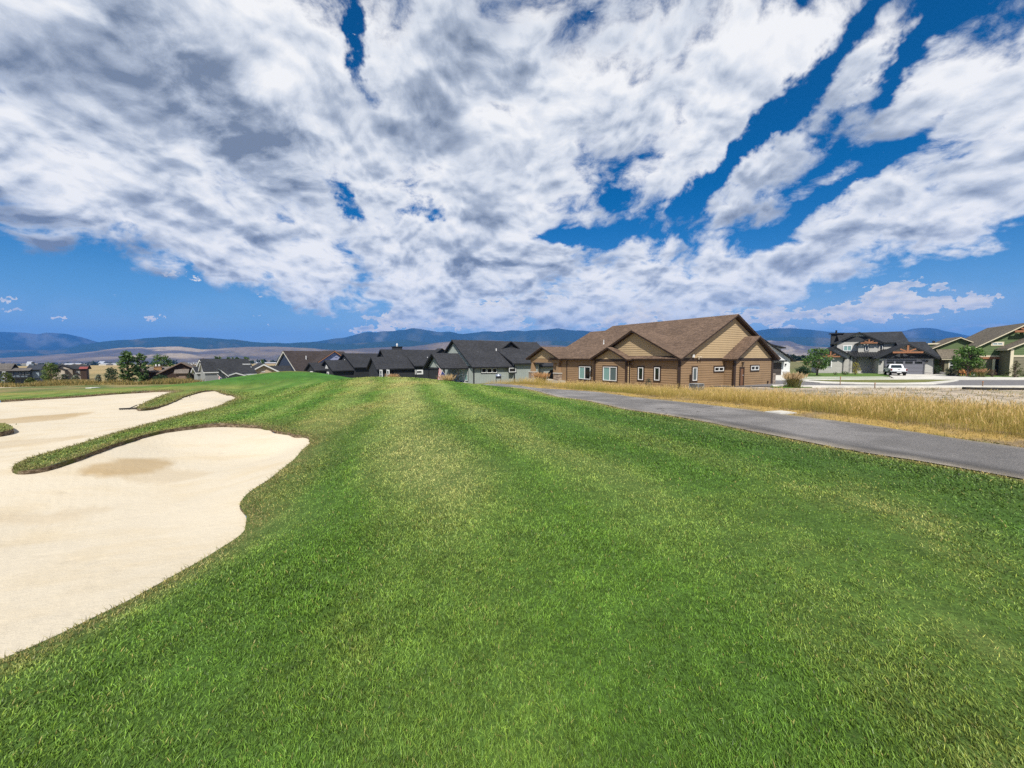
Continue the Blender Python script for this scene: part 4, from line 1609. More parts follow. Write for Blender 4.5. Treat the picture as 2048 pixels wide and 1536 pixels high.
# ---------------------------------------------------------------- brown lap-sided house beyond the path
def build_brown_house():
    brown = paint('brown_siding', (.305, .200, .112), .7, .10, .9, fine=.06)
    tan = paint('tan_siding', (.490, .362, .210), .7, .08, .9, fine=.05)
    trim = paint('dark_brown_trim', (.050, .032, .024), .6, .12)
    roof = shingle('brown_shingles', (.198, .134, .094), (.120, .081, .058))
    h = House('brown_house', 'brown lap-sided bungalow with tan gables and brown shingle roof beyond the cart path', (14.2, 33.0, 0.0), 31.2, brown, trim, roof, group='bungalows along the golf course')
    main = h.gable(1, 7.76, 7.76, 0.0, 14.9, 2.6, .5)['wall']
    h.gable(1, 6.5, 6.5, 14.92, 17.6, 2.595, .5)
    ent = h.gable(1, 9.85, 3.3, -.95, .5, 2.6, .57, rk1=0)['wall']
    cross = h.gable(0, 4.92, 4.87, -.05, 5.2, 2.6, .5, rk1=0, cut=-.35)['wall']
    bay = h.gable(0, 7.45, 2.15, -.62, 2.2, 2.5, .46, rk1=0, ov=.40)['wall']
    E = .205
    zb, zf = -.2, 2.36
    # gable end towards the camera
    h.siding(main, 1, -1, 0.0, .12, 6.4, zb, zf, E, brown)
    h.gable_siding(main, 1, -1, 0.0, 7.76, 7.62, 2.6, .5, 2.6, E, tan)
    h.strip('frieze', trim, 1, -1, 0.0, .1, 15.5, zf, 2.6, .06)
    # entrance block
    h.siding(ent, 1, -1, -.95, 6.67, 13.03, zb, zf, E, brown)
    h.gable_siding(ent, 1, -1, -.95, 9.85, 3.2, 2.6, .57, 2.6, E, tan)
    h.strip('frieze', trim, 1, -1, -.95, 6.55, 13.15, zf, 2.6, .06)
    h.siding(ent, 0, -1, 6.55, -.83, -.02, zb, zf, E, brown)
    # cross gable to the path side
    h.siding(cross, 0, -1, -.05, .14, 5.30, zb, zf, E, brown)
    h.gable_siding(cross, 0, -1, -.05, 4.92, 4.78, 2.6, .5, 2.6, E, tan)
    h.strip('frieze', trim, 0, -1, -.05, .06, 9.8, zf, 2.6, .06)
    # bay
    h.siding(bay, 0, -1, -.62, 5.42, 9.48, zb, 2.27, E, brown)
    h.gable_siding(bay, 0, -1, -.62, 7.45, 2.1, 2.5, .46, 2.5, E, tan)
    h.strip('frieze', trim, 0, -1, -.62, 5.3, 9.6, 2.27, 2.5, .06)
    h.siding(bay, 1, -1, 5.30, -.5, -.06, zb, 2.27, E, tan)  # return wall in the paler gable tan; its sunlit look is put into the colour
    # recessed wall left of the bay
    h.siding(main, 0, -1, 0.0, 9.82, 14.88, zb, 2.3, E, brown)
    # corner boards and downspouts
    for (x0, x1, y0, y1, z1) in ((-.085, .03, -.07, .10, 2.36), (6.47, 6.66, -1.03, -.84, 2.36), (13.04, 13.23, -1.03, -.85, 2.36), (-.70, -.53, 5.22, 5.41, 2.27), (-.70, -.53, 9.49, 9.67, 2.27), (-.06, .03, 14.89, 15.0, 2.3)):
        h.box('corner_board', trim, x0, x1, y0, y1, -.3, z1)
    h.downspout(-.17, -.02, -.2, 2.42); h.downspout(6.40, -1.0, -.2, 2.42); h.downspout(13.30, -.98, -.2, 2.42); h.downspout(-.30, 5.2, -.2, 2.35)
    # windows
    T = dict(casing=trim)
    h.px_window(1, -1, 0.0, 1383.5, 735, 1393, 761.5, pane=GREYGLASS, **T)
    h.px_window(1, -1, 0.0, 1427.5, 734, 1446, 742.5, n=2, pane=DARKGLASS, **T)
    h.px_window(1, -1, -.95, 1500.5, 731.5, 1516.5, 740.5, n=2, pane=DARKGLASS, **T)
    h.px_window(0, -1, -.05, 1277, 735, 1287.5, 759.5, pane=DARKGLASS, **T)
    h.px_window(0, -1, -.05, 1309.5, 735, 1320.5, 760.5, pane=DARKGLASS, **T)
    h.px_window(0, -1, -.62, 1207, 734, 1234.5, 760.5, n=2, pane=GREYGLASS, pane2=BLIND, **T)
    h.px_window(0, -1, 0.0, 1159, 733.5, 1182, 757.5, n=2, pane=DARKGLASS, pane2=BLIND, **T)
    # side door with its casing and lamp
    b0, b1, z0, z1 = h.rect(1, -.95, 1478.5, 736, 1486, 775)
    z0 = 0.05
    bm = bmesh.new(); h.ring(bm, 1, -1, -.95, b0 - .12, b1 + .12, z0 - .12, z1 + .12, .12, .09)
    d = h.P('door', bm, trim)
    h.strip('door_leaf', paint('door_brown', (.20, .10, .055), .55), 1, -1, -.95, b0, b1, z0, z1, .04, d)
    bm = bmesh.new(); bm_tube(bm, (b1 - .12, -1.02, 1.0), (b1 - .12, -1.06, 1.0), .035); h.P('handle', bm, PIPE_W, d)
    lamp = bmesh.new(); bm_box(lamp, (b0 + b1) / 2 - .06, (b0 + b1) / 2 + .06, -1.14, -1.02, z1 + .28, z1 + .52); bm_box(lamp, (b0 + b1) / 2 - .1, (b0 + b1) / 2 + .1, -1.18, -.99, z1 + .52, z1 + .56)
    h.P('wall_lamp', lamp, paint('lamp_bronze', (.10, .07, .05), .5))
    h.box('door_step', CONCRETE, b0 - .5, b1 + 1.5, -2.1, -.96, -.25, -.02)
    # flood lights and the white box at the gable foot
    p = h.loc(1386, 712, 1, -.1)
    h.box('junction_box', WHITE, p.x - .10, p.x + .10, -.20, -.07, p.z - .12, p.z + .12)
    p = h.loc(1397, 714, 1, -.1)
    bm = bmesh.new()
    for k in (-.14, .14):
        bm_tube(bm, (p.x + k, -.12, p.z), (p.x + k * 1.3, -.30, p.z - .05), .06, .09, 8)
    bm_box(bm, p.x - .09, p.x + .09, -.13, -.065, p.z - .22, p.z - .05)
    h.P('flood_light', bm, paint('lamp_cream', (.6, .5, .36), .5))
    # roof vents
    for (u, v, y) in ((1320, 681, 3.0), (1207.5, 687, 11.8)):
        # find the roof point by marching along the sight line
        for k in range(400):
            x = k * .02
            q = h.loc(u, v, 0, x)
            if abs(q.z - (2.6 + .5 * x + .2)) < .06:
                h.pipe(q.x, q.y, q.z - .1, q.z + .42, .045, PIPE_W)
                break
    # stone pier and meter on the right corner
    h.box('stone_pier', STONE, 13.24, 13.95, -1.0, -.3, -.3, 1.05)
    p = h.loc(1534, 764, 1, -.95)
    h.box('outlet_box', trim, p.x - .07, p.x + .07, -1.07, -.985, p.z - .12, p.z + .12)
    p = h.loc(1379, 757, 1, 0)
    h.box('meter_box', trim, p.x - .07, p.x + .07, -.16, -.05, p.z - .35, p.z + .35)
    # covered porch at the far left
    h.gable(0, 19.1, 3.1, -.3, 6.0, 2.52, .42, wall=False, rk1=0)
    bm = bmesh.new()
    bm_prism(bm, [(0, 16.05, 2.48), (0, 22.15, 2.48), (0, 19.1, 2.48 + 3.05 * .42)], (-.28, 0, 0), (-.12, 0, 0))
    inf = h.P('porch_gable', bm, tan)
    h.gable_siding(inf, 0, -1, -.28, 19.1, 2.9, 2.55, .42, 2.55, E, tan)
    h.box('porch_beam', brown, -.30, 0.05, 16.0, 22.2, 2.02, 2.475)
    h.box('porch_beam', brown, 0.06, 5.0, 22.0, 22.22, 2.1, 2.48)
    for y in (16.35, 21.8):
        bm = bmesh.new()
        bm_hex(bm, [(-.38, y - .30, .84), (.16, y - .30, .84), (.16, y + .30, .84), (-.38, y + .30, .84), (-.27, y - .17, 2.02), (.05, y - .17, 2.02), (.05, y + .17, 2.02), (-.27, y + .17, 2.02)])
        col = h.P('column', bm, brown)
        h.box('stone_base', STONE, -.55, .33, y - .45, y + .45, -.6, .72, col)
        h.box('cap_stone', CONCRETE, -.62, .40, y - .52, y + .52, .725, .835, col)
    h.box('porch_floor', CONCRETE, -.6, 5.0, 15.2, 22.3, -.6, -.08)
    h.box('wall', brown, 4.2, 4.6, 17.65, 22.4, -.6, 2.5)
    dr = h.box('patio_door', trim, 4.08, 4.19, 18.6, 20.4, -.05, 2.0)
    h.box('pane', GREYGLASS, 4.04, 4.075, 18.72, 20.28, .1, 1.9, dr)
    h.box('header_light', PIPE_W, .2, 2.2, 17.1, 17.2, 2.32, 2.42)
    return h


BROWN = build_brown_house()


# ---------------------------------------------------------------- board-and-batten ranch houses of one plan
def ranch(name, label, O, yaw, wall, trim, roof, w=6.4, m=.64, L=15.0, front=True, shed=(7.3, 12.6), dorm=10.0, step=.42, group='bungalows along the golf course', lower=None, shade=None):
    h = House(name, label, O, yaw, wall, trim, roof, group=group, base=-1.2)
    main = h.gable(0, w, w, 0.0, L, 2.6, m, tdeck=.20)['wall']
    zt = lambda y: 2.6 + m * (w - abs(y - w)) - .02
    h.battens(main, 0, -1, 0.0, 0.1, 2 * w - .1, 2.66, zt, step, wall)
    h.battens(main, 0, -1, 0.0, 0.1, 2 * w - .1, -.6, lambda y: 2.4, step, wall)
    h.strip('frieze', trim, 0, -1, 0.0, .0, 2 * w, 2.42, 2.64, .07)
    h.battens(main, 1, -1, 0.0, .1, shed[0], -.6, lambda x: 2.40, step, wall)
    h.strip('corner_board', trim, 1, -1, 0.0, -.05, .13, -.8, 2.4, .075)
    # raised bay with its own shallow roof
    x0, x1 = shed
    s = h.box('wall', wall, x0, x1, -.55, .6, -1.2, 3.0)
    h.battens(s, 1, -1, -.55, x0 + .1, x1 - .1, -.6, lambda x: 2.95, step, wall)
    ys = 3.4
    zs = 2.6 + m * ys + .1
    for nm, lo, hi, gr, mat in (('fascia', 0.0, .17, 0.0, trim), ('roof', .17, .23, .03, roof)):
        bm = bmesh.new()
        P = []
        for k in (lo, hi):
            P += [(x0 - .5 - gr, -1.05 - gr, 3.02 + k - .18), (x1 + .5 + gr, -1.05 - gr, 3.02 + k - .18), (x1 + .5 + gr, ys, zs + k), (x0 - .5 - gr, ys, zs + k)]
        bm_hex(bm, P)
        h.P(nm, bm, mat)
    bm = bmesh.new()
    bm_prism(bm, [(0, -.5, 2.95), (0, 2.9, 2.6 + m * 2.9), (0, 2.9, zs - .42), (0, -.5, 3.02)], (x0 + .02, 0, 0), (x0 + .12, 0, 0))
    h.P('cheek', bm, trim)
    for x in (x0, x1):
        h.strip('corner_board', trim, 1, -1, -.55, x - .1, x + .1, -.8, 2.95, .075)
    # little gable high on the slope
    zw = 2.6 + m * 4.6
    h.gable(1, dorm, 1.75, 4.55, w + 1.2, zw - .05, .68, z0=zw - .7, ov=.35, rk0=.35, rk1=0, wmat=trim, tdeck=.16)
    return h, main


def mullioned(h, axis, s, val, rects, **kw):
    for r in rects:
        h.px_window(axis, s, val, *r, **kw)


def build_row_houses():
    # grey-green board and batten house
    sage = paint('sage_siding', (.360, .395, .365), .75, .08)
    black = paint('black_trim', (.022, .023, .025), .6, .15)
    slate = shingle('charcoal_shingles', (0.0579, 0.0590, 0.0649), (0.0354, 0.0366, 0.0413))
    O = atd(947, 766, 60.0)
    h, main = ranch('sage_house', 'grey-green board and batten bungalow with charcoal roof, left of the brown house', (O.x, O.y, -1.32), 35, sage, black, slate, L=17.0)
    mullioned(h, 0, -1, 0.0, [(919, 735.5, 927.4, 761), (928.2, 735.5, 936, 761)], rows=2, pane=BLIND, cw=.08)
    mullioned(h, 1, -1, 0.0, [(962.5, 736.5, 972.2, 746), (973.3, 736.5, 983.3, 746), (984.4, 736.5, 993.5, 746)], pane=DARKGLASS, cw=.09, fw=.09)
    h.px_window(1, -1, -.55, 1017.5, 735.5, 1031.5, 744.5, pane=DARKGLASS, cw=.11, fw=.10)
    q = h.loc(992.5, 698, 1, 3.6); h.pipe(q.x, q.y, 4.75, 5.55, .09, PIPE_W)
    # entry porch under its own gable
    pg = h.gable(0, 5.05, 3.1, -4.2, .2, 2.45, .64, wall=False, rk1=0, tdeck=.20)
    bm = bmesh.new(); bm_prism(bm, [(0, 2.05, 2.42), (0, 8.05, 2.42), (0, 5.05, 2.42 + 3.0 * .64)], (-4.0, 0, 0), (-3.85, 0, 0))
    inf = h.P('porch_gable', bm, sage)
    h.battens(inf, 0, -1, -4.0, 2.1, 8.0, 2.45, lambda y: 2.40 + .64 * (3.0 - abs(y - 5.05)), .42, sage)
    h.box('porch_beam', black, -4.08, -3.8, 1.95, 8.15, 2.14, 2.415)
    h.box('porch_beam', black, -3.79, -.1, 1.95, 2.15, 2.16, 2.415)
    for y in (2.1, 8.0):
        h.box('porch_post', black, -4.05, -3.85, y - .1, y + .1, -1.2, 2.135)
    h.box('porch_floor', CONCRETE, -4.3, -.05, 1.8, 8.2, -1.2, .02)
    for (y0, y1) in ((2.7, 3.5), (4.4, 5.3)):
        b = bmesh.new(); h.ring(b, 0, -1, 0.0, y0 - .1, y1 + .1, .05, 2.15, .1, .08); d = h.P('door', b, WHITE)
        h.strip('pane', GREYGLASS, 0, -1, 0.0, y0, y1, .15, 2.05, .04, d)
        h.strip('rail', WHITE, 0, -1, 0.0, y0, y1, .95, 1.1, .06, d)
    # charcoal house
    char = paint('charcoal_siding', (.034, .036, .040), .7, .15, fine=.12)
    slate2 = shingle('black_shingles', (0.0520, 0.0531, 0.0590), (0.0319, 0.0336, 0.0378))
    O = atd(783, 768, 79.0)
    h, main = ranch('charcoal_house', 'charcoal bungalow with white windows and a dark chimney behind the grass crest', (O.x, O.y, -2.05), 35, char, black, slate2, w=5.7, L=17.5, shed=(5.0, 11.6), dorm=13.2)
    blk = h.gable(0, 3.3, 3.3, -2.6, .5, 2.5, .64, rk1=0, tdeck=.2)['wall']
    h.gable_siding(blk, 0, -1, -2.6, 3.3, 3.2, 2.5, .64, .2, .28, char, .03)
    for (u0, u1) in ((760.5, 764.5), (774.5, 778.5)):
        h.px_window(0, -1, -2.6, u0, 741, u1, 756, rows=2, casing=WHITE, cw=.14, pane=GREYGLASS)
    h.px_window(1, -1, -.55, 832.5, 741.5, 843.5, 746.3, casing=WHITE, cw=.26, pane=DARKGLASS)
    q = h.loc(794, 701, 1, 7.0)
    ch = h.box('chimney', char, q.x - 1.0, q.x + 1.0, 6.4, 7.4, 4.6, 7.05)
    h.box('chimney_cap', black, q.x - 1.1, q.x + 1.1, 6.3, 7.5, 7.06, 7.2, ch)
    bm = bmesh.new(); bm_tube(bm, (q.x, 6.9, 7.2), (q.x, 6.9, 7.55), .17); bm_tube(bm, (q.x, 6.9, 7.6), (q.x, 6.9, 7.85), .24, .10)
    h.P('flue', bm, PIPE_W, ch)
    q = h.loc(855, 718, 1, 2.6); h.pipe(q.x, q.y, 4.0, 4.9, .09, PIPE_W)
    # black house with stepped gables
    O = atd(711, 768, 96.0)
    h = House('black_house', 'black bungalow with stepped gables and white gable vents on the left of the charcoal house', (O.x, O.y, -2.35), 50, char, black, slate2, group='bungalows along the golf course', base=-1.5)
    main = h.gable(0, 5.0, 5.0, 0, 15.0, 2.7, .64, tdeck=.22)['wall']
    h.gable(0, 4.2, 3.4, -5.0, .4, 2.0, .64, rk1=0, tdeck=.22)
    h.gable(0, 7.2, 2.6, -7.4, -.2, 2.0, .60, rk1=0, tdeck=.22)
    h.gable(1, -1.6, 2.0, 6.0, 10.5, 1.9, .45, tdeck=.2)
    h.box('porch_roof', slate2, 7.0, 15.6, -3.2, 2.0, 3.02, 3.2)
    for x in (7.4, 9.5, 12.0, 15.2):
        h.box('porch_post', black, x - .12, x + .12, -3.0, -2.75, -1.5, 3.0)
    for (x, y, z) in ((-.02, 5.0, 4.3), (-5.02, 4.2, 2.9)):
        bm = bmesh.new(); bm_prism(bm, [(0, y - .85, z - .55), (0, y + .85, z - .55), (0, y, z + .35)], (x - .06, 0, 0), (x, 0, 0))
        v = h.P('gable_vent', bm, GREYW)
        for k in range(4):
            zz = z - .46 + k * .18
            hw = .85 * (1 - (k + .4) / 5.2)
            h.box('slat', WHITE, x - .10, x - .062, y - hw + .1, y + hw - .1, zz, zz + .07, v)
    h.window(0, -1, -5.0, 3.2, 4.0, .2, 1.5, casing=WHITE, pane=GREYGLASS)
    h.window(0, -1, -7.4, 6.4, 7.6, .3, 1.6, casing=WHITE, pane=GREYGLASS)
    h.pipe(9.0, 6.5, 4.8, 5.9, .12, PIPE_W, 'flue')
    # dark brown roof with an unfinished gable
    O = atd(596, 770, 98.0)
    navy = paint('navy_siding', (.035, .050, .085), .7, .1)
    cream = paint('pale_rake', (.62, .60, .52), .6, .06)
    umber = shingle('umber_shingles', (0.0706, 0.0562, 0.0518), (0.0403, 0.0324, 0.0310))
    h = House('unfinished_house', 'house under construction with umber shingles, a navy gable and bare house wrap on another', (O.x, O.y, -4.2), 50, navy, cream, umber, group='bungalows along the golf course', base=-1)
    main = h.gable(0, 7.6, 7.6, 0, 15.5, 3.2, .66, tdeck=.44, ov=.6)['wall']
    h.battens(main, 0, -1, 0, .2, 15.0, 3.2, lambda y: 3.2 + .66 * (7.6 - abs(y - 7.6)), .6, navy)
    wrap = paint('house_wrap', (.40, .43, .60), .5, .12, 2.0)
    orange = paint('bare_fascia', (.50, .24, .11), .7, .12)
    q = h.loc(668, 703, 1, .6)
    un = h.gable(1, q.x, 6.0, .6, 7.6, 4.5, .66, z0=3.0, rk1=0, wmat=wrap, trim=orange, ov=.5, tdeck=.30)['wall']
    for i in range(4):
        for k in (-1, 1):
            zz = 4.6 + .8 * i
            xx = q.x + k * (1.9 - .35 * i) * (.6 if k > 0 else 1)
            h.box('tape_strip', black, xx - .35, xx + .35, .56, .598, zz, zz + .07, un)
    h.pipe(3.9, 4.2, 6.2, 7.4, .12, PIPE_W)
    # grey house with white rakes
    grey = paint('grey_siding', (.30, .31, .30), .7, .1)
    whitet = paint('white_trim', (.72, .72, .70), .6, .05)
    dk = shingle('dark_grey_shingles', (0.0496, 0.0520, 0.0572), (0.0307, 0.0325, 0.0366))
    O = atd(421, 768, 75.0)
    h = House('white_trimmed_house', 'dark-roofed house with white rakes and a white porch beside the green mound', (O.x, O.y, -2.2), 52, grey, whitet, dk, group='bungalows along the golf course', base=-1)
    h.gable(0, 4.6, 4.6, 0, 7.4, 1.55, .58, tdeck=.36)
    ya = h.loc(400.5, 731, 0, -2.0).y; yb = h.loc(389, 738, 0, -2.2).y
    h.gable(0, ya, 1.5, -1.7, .3, h.loc(406, 744, 0, -1.7).z, 1.0, rk1=0, ov=.2, rk0=.3, tdeck=.30)
    h.gable(0, yb, 1.4, -2.0, .3, h.loc(394, 746, 0, -2.0).z, .6, rk1=0, ov=.2, tdeck=.30)
    xd = h.X(436, -2.3)
    h.gable(1, xd, 1.5, -2.0, 3.0, 1.25, .95, rk1=0, ov=.2, rk0=.3, tdeck=.30)
    h.gable(1, h.X(470, -1.0), 2.6, -1.0, 4.0, .8, .34, rk1=0, ov=.3, tdeck=.32)
    xa, xb = h.X(487.5, 2.6), h.X(500, 2.6)
    zc = h.Z(729.5, 494, 2.6)
    ch = h.box('chimney', grey, xa, xb, 2.6, 3.6, 2.2, zc)
    h.box('chimney_cap', whitet, xa - .12, xb + .12, 2.48, 3.72, zc + .005, zc + .22, ch)
    for xx in (xa, xb):
        h.box('corner_board', whitet, xx - .1, xx + .1, 2.54, 2.595, 2.2, zc, ch)
    q = h.X(503, 1.6); h.pipe(q, 1.6, 2.3, 3.0, .10, PIPE_W)
    for u in (421, 427, 437):
        x = h.X(u, -2.2); h.box('porch_post', whitet, x - .13, x + .13, -2.3, -2.05, -1, 1.3)
    x0, x1 = h.X(421, -2.2), h.X(437, -2.2)
    h.box('porch_rail', whitet, x0 + .15, x1 - .15, -2.25, -2.12, -.25, -.05)
    h.box('wall', grey, x0 + .3, x1 + .9, -1.2, -.02, -1, 1.3)
    d = h.box('door', paint('navy_door', (.02, .03, .05), .5), h.X(428.5, -1.25), h.X(434, -1.25), -1.32, -1.21, -.9, .95)
    h.box('pane', GREYGLASS, h.X(422.5, -1.25), h.X(426.5, -1.25), -1.28, -1.21, -.5, .9, d)
    for u in (409.5, 413.5):
        y = h.loc(u, 755, 0, 0).y
        h.window(0, -1, 0.0, y - .35, y + .35, -.5, 1.0, casing=whitet, pane=DARKGLASS, rows=2)
    # beige gabled house behind the mound
    beige = paint('beige_stucco', (.55, .43, .30), .85, .08)
    O = atd(512, 768, 92.0)
    h = House('beige_house', 'beige gable with thick white rakes just above the green mound', (O.x, O.y, -2.6), 40, beige, whitet, dk, group='bungalows along the golf course', base=-1)
    c = h.X(528, -.4); w = c - h.X(495, -.4)
    ze = h.Z(747.5, 495, -.4); zp = h.Z(727, 528, -.4) - .45
    h.gable(1, c, w, 0, 8.0, ze, (zp - ze) / w, ov=.3, rk0=.6, tdeck=.40)
    h.gable(0, 5.0, 3.2, c - 1, c + 6.0, ze, .45, tdeck=.2)
    h.box('soffit_vent', whitet, c - .5, c + .3, -.06, -.005, zp - 1.6, zp - 1.45)
    # brown house with a stone chimney
    russet = paint('russet_siding', (.060, .036, .026), .8, .2, fine=.1)
    taup = paint('taupe_siding', (.22, .15, .11), .8, .12)
    ash = shingle('weathered_shingles', (.24, .205, .175), (.165, .140, .120))
    O = atd(330, 764, 78.0)
    h = House('russet_house', 'russet timber house with weathered shingles and a broad stone chimney', (O.x, O.y, -2.2), 34, russet, taup, ash, group='bungalows along the golf course', base=-1)
    X, Z = h.X, h.Z
    ze = Z(745.5, 300, 1.6) + .2
    h.gable(0, 4.0, 2.0, X(276, 2.0), X(345, 2.0), ze, (Z(733.5, 300, 4.0) - .2 - ze) / 2.0, ov=.4, tdeck=.14)
    c = X(363, -.5); zp = Z(724.5, 363, -.5) - .2
    wl = c - X(312, -.5)
    mg = (zp - Z(750, 312, -.5)) / wl
    wr = X(385, -.5) - c
    # long left slope, short right one
    bm = bmesh.new()
    bm_prism(bm, [(c - wl + .3, 0, -1), (c + wr, 0, -1), (c + wr, 0, zp - mg * wr), (c, 0, zp), (c - wl + .3, 0, zp - mg * (wl - .3))], (0, 0, 0), (0, 6.0, 0))
    h.P('wall', bm, russet)
    for nm, lo, hi, mat in (('fascia', .01, .16, taup), ('roof', .16, .22, ash)):
        bm = bmesh.new()
        for e in (-wl, wr + .5):
            P = []
            for k in (lo, hi):
                P += [(c, -.55, zp + k), (c, 6.4, zp + k), (c + e, 6.4, zp - mg * abs(e) + k), (c + e, -.55, zp - mg * abs(e) + k)]
            bm_hex(bm, P)
        h.P(nm, bm, mat)
    zg = Z(747.5, 362, -2.2) + .12
    h.gable(0, .2, 1.6, X(351, -1.8), X(373, -1.8), zg, (Z(737, 362, .2) - .2 - zg) / 1.6, ov=.4, rk0=.25, rk1=.25, tdeck=.12, wmat=taup)
    h.gable(0, 2.6, 1.5, X(375, 1.2), X(393, 1.2), zg, .5, ov=.4, tdeck=.12)
    ch = h.box('chimney', STONE_BROWN, X(308, 2.2), X(323.5, 2.2), 2.2, 3.2, ze + .2, Z(733.5, 315, 2.2))
    zc = Z(733.5, 315, 2.2)
    h.box('chimney_cap', taup, X(307.3, 2.1), X(324.3, 2.1), 2.1, 3.3, zc + .005, zc + .12, ch)
    for u in (313, 319.5):
        xx = X(u, 2.7); bm = bmesh.new(); bm_tube(bm, (xx, 2.7, zc + .12), (xx, 2.7, zc + .5), .14); h.P('flue', bm, PIPE_W, ch)
    gd = h.rect(1, -1.42, 358, 749.5, 371.5, 760)
    gm = paint('garage_taupe', (.30, .21, .16), .7)
    d = h.strip('garage_door', gm, 1, -1, -1.42, gd[0], gd[1], -.4, gd[3], .05)
    for k in range(4):
        zz = -.3 + k * (gd[3] + .3) / 4
        h.strip('panel', gm, 1, -1, -1.42, gd[0] + .05, gd[1] - .05, zz, zz + (gd[3] + .3) / 4 - .06, .03, d, .05)
    for u in (281, 289):
        h.window(1, -1, 2.0, X(u, 2), X(u + 4, 2), .6, 1.5, casing=taup, pane=DARKGLASS)
    # houses at the left edge
    blue = paint('slate_blue_siding', (.185, .225, .255), .75, .1)
    greyr = shingle('grey_shingles', (.175, .158, .140), (.120, .108, .098))
    navyr = shingle('navy_shingles', (.062, .070, .088), (.038, .045, .058))
    O = atd(60, 766, 80.0)
    h = House('deck_house', 'slate-blue house with a raised dark deck at the left edge of the rough', (O.x, O.y, -2.5), 40, blue, black, greyr, group='bungalows along the golf course', base=-1)
    X, Z = h.X, h.Z
    ze = Z(743.5, 40, -.4) + .15
    h.gable(0, 2.0, 2.0, X(-90, 0), X(54, 0), ze, (Z(735.5, 45, 2.0) - .2 - ze) / 2.0, ov=.45, tdeck=.13)
    ze2 = Z(741, 72, 1.0) + .15
    h.gable(0, 4.0, 2.8, X(59, 1.2), X(79, 1.2), ze2, (Z(728.5, 72, 4.0) - .2 - ze2) / 2.8, ov=.35, rk1=.3, tdeck=.13, roof=navyr)
    h.gable(0, 3.2, 2.4, X(-60, 1), X(17, 1), Z(739, 5, 1), .42, ov=.4, tdeck=.13)
    zc = Z(725.5, 66, 3.4)
    ch = h.box('chimney', blue, X(64, 3.4), X(68.5, 3.4), 3.4, 4.2, zc - 1.6, zc); h.box('chimney_cap', black, X(63.6, 3.3), X(69, 3.3), 3.3, 4.3, zc + .005, zc + .1, ch)
    zd = Z(754.5, 40, -1.2)
    h.box('deck', black, X(12, -1.4), X(60, -1.4), -1.5, -.02, zd - .22, zd)
    h.box('deck_rail', black, X(12, -1.4), X(60, -1.4), -1.5, -1.44, zd + .50, zd + .57)
    for u in (13, 22, 31, 40, 49, 59):
        x = X(u, -1.45); h.box('deck_post', black, x - .05, x + .05, -1.48, -1.38, -1, zd + .5)
    for (u0, u1, n) in ((14, 26, 3), (38, 42, 1), (44, 48, 1), (51, 59, 1)):
        h.window(1, -1, 0.0, X(u0, 0), X(u1, 0), Z(750, 40, 0), Z(745, 40, 0), n=n, casing=black, frame=GREYW, pane=GREYGLASS, fw=.04, cw=.06)
    bm = bmesh.new(); xa, xb = X(6, -1.6), X(11, -1.6)
    bm_hex(bm, [(xb - .15, -1.75, -1), (xb + .25, -1.75, -1), (xb + .25, -1.5, -1), (xb - .15, -1.5, -1), (xa - .1, -1.75, ze), (xa + .35, -1.75, ze), (xa + .35, -1.5, ze), (xa - .1, -1.5, ze)])
    h.P('raking_pillar', bm, GREYW)
    h.strip('wall_panel', paint('pale_blue_panel', (.34, .41, .46), .7, .06), 1, -1, 1.2, X(64.5, 1.2), X(78, 1.2), Z(756, 70, 1.2), Z(743, 70, 1.2), .06)
    O = atd(140, 760, 100.0)
    beige2 = paint('oatmeal_siding', (.52, .45, .36), .8, .07)
    taupe2 = paint('mushroom_siding', (.32, .27, .215), .8, .07)
    h = House('oatmeal_house', 'oatmeal house with two nested gables and a near-black roof beyond the dry grass', (O.x, O.y, -2.9), 40, taupe2, black, dk, group='bungalows along the golf course', base=-1)
    X, Z = h.X, h.Z
    def fg(u, vp, ul, ur, ve, y, y1, mat):
        cc = X(u, y); ww = (X(ur, y) - X(ul, y)) / 2
        z1 = Z(ve, u, y); z2 = Z(vp, u, y)
        h.gable(1, cc, ww, y, y1, z1, (z2 - .15 - z1) / ww, ov=.25, rk0=.3, rk1=0, tdeck=.12, wmat=mat)
    fg(127, 730.2, 109, 146, 738.3, 1.0, 7.0, taupe2)
    fg(120.5, 735.4, 112, 130, 740.3, -.6, 3.0, beige2)
    bm = bmesh.new(); cc = X(127, .95)
    bm_prism(bm, [(cc - 1.1, 0, Z(738.5, 127, .95)), (X(143, .95), 0, Z(738.5, 127, .95)), (cc, 0, Z(731.5, 127, .95))], (0, .93, 0), (0, .99, 0)); h.P('gable_face', bm, beige2)
    ze = Z(738.5, 160, 1.8)
    h.gable(0, 4.4, 2.6, X(140, 1.8), X(171, 1.8), ze, (Z(729.8, 160, 4.4) - .15 - ze) / 2.6, ov=.3, tdeck=.12)
    h.gable(0, 4.6, 2.2, X(104, 2.0), X(120, 2.0), ze, .5, ov=.3, tdeck=.12)
    red = shingle('red_shingles', (.34, .10, .09), (.26, .07, .065))
    zr = Z(738, 167, .2)
    h.gable(0, 1.6, 1.3, X(161, .3), X(173, .3), zr, (Z(733.8, 167, 1.6) - .1 - zr) / 1.3, ov=.25, rk0=.2, rk1=.2, tdeck=.10, roof=red, wmat=russet)
    for u in (152.5, 156.5):
        h.window(1, -1, 1.8, X(u, 1.8), X(u + 2.6, 1.8), Z(747, 155, 1.8), Z(741.5, 155, 1.8), casing=black, frame=WHITE, pane=GREYGLASS, cw=.05)
    h.window(1, -1, -.6, X(118.5, -.6), X(120.5, -.6), Z(744, 120, -.6), Z(741.3, 120, -.6), casing=black, frame=black, pane=DARKGLASS, cw=.05, fw=.04)


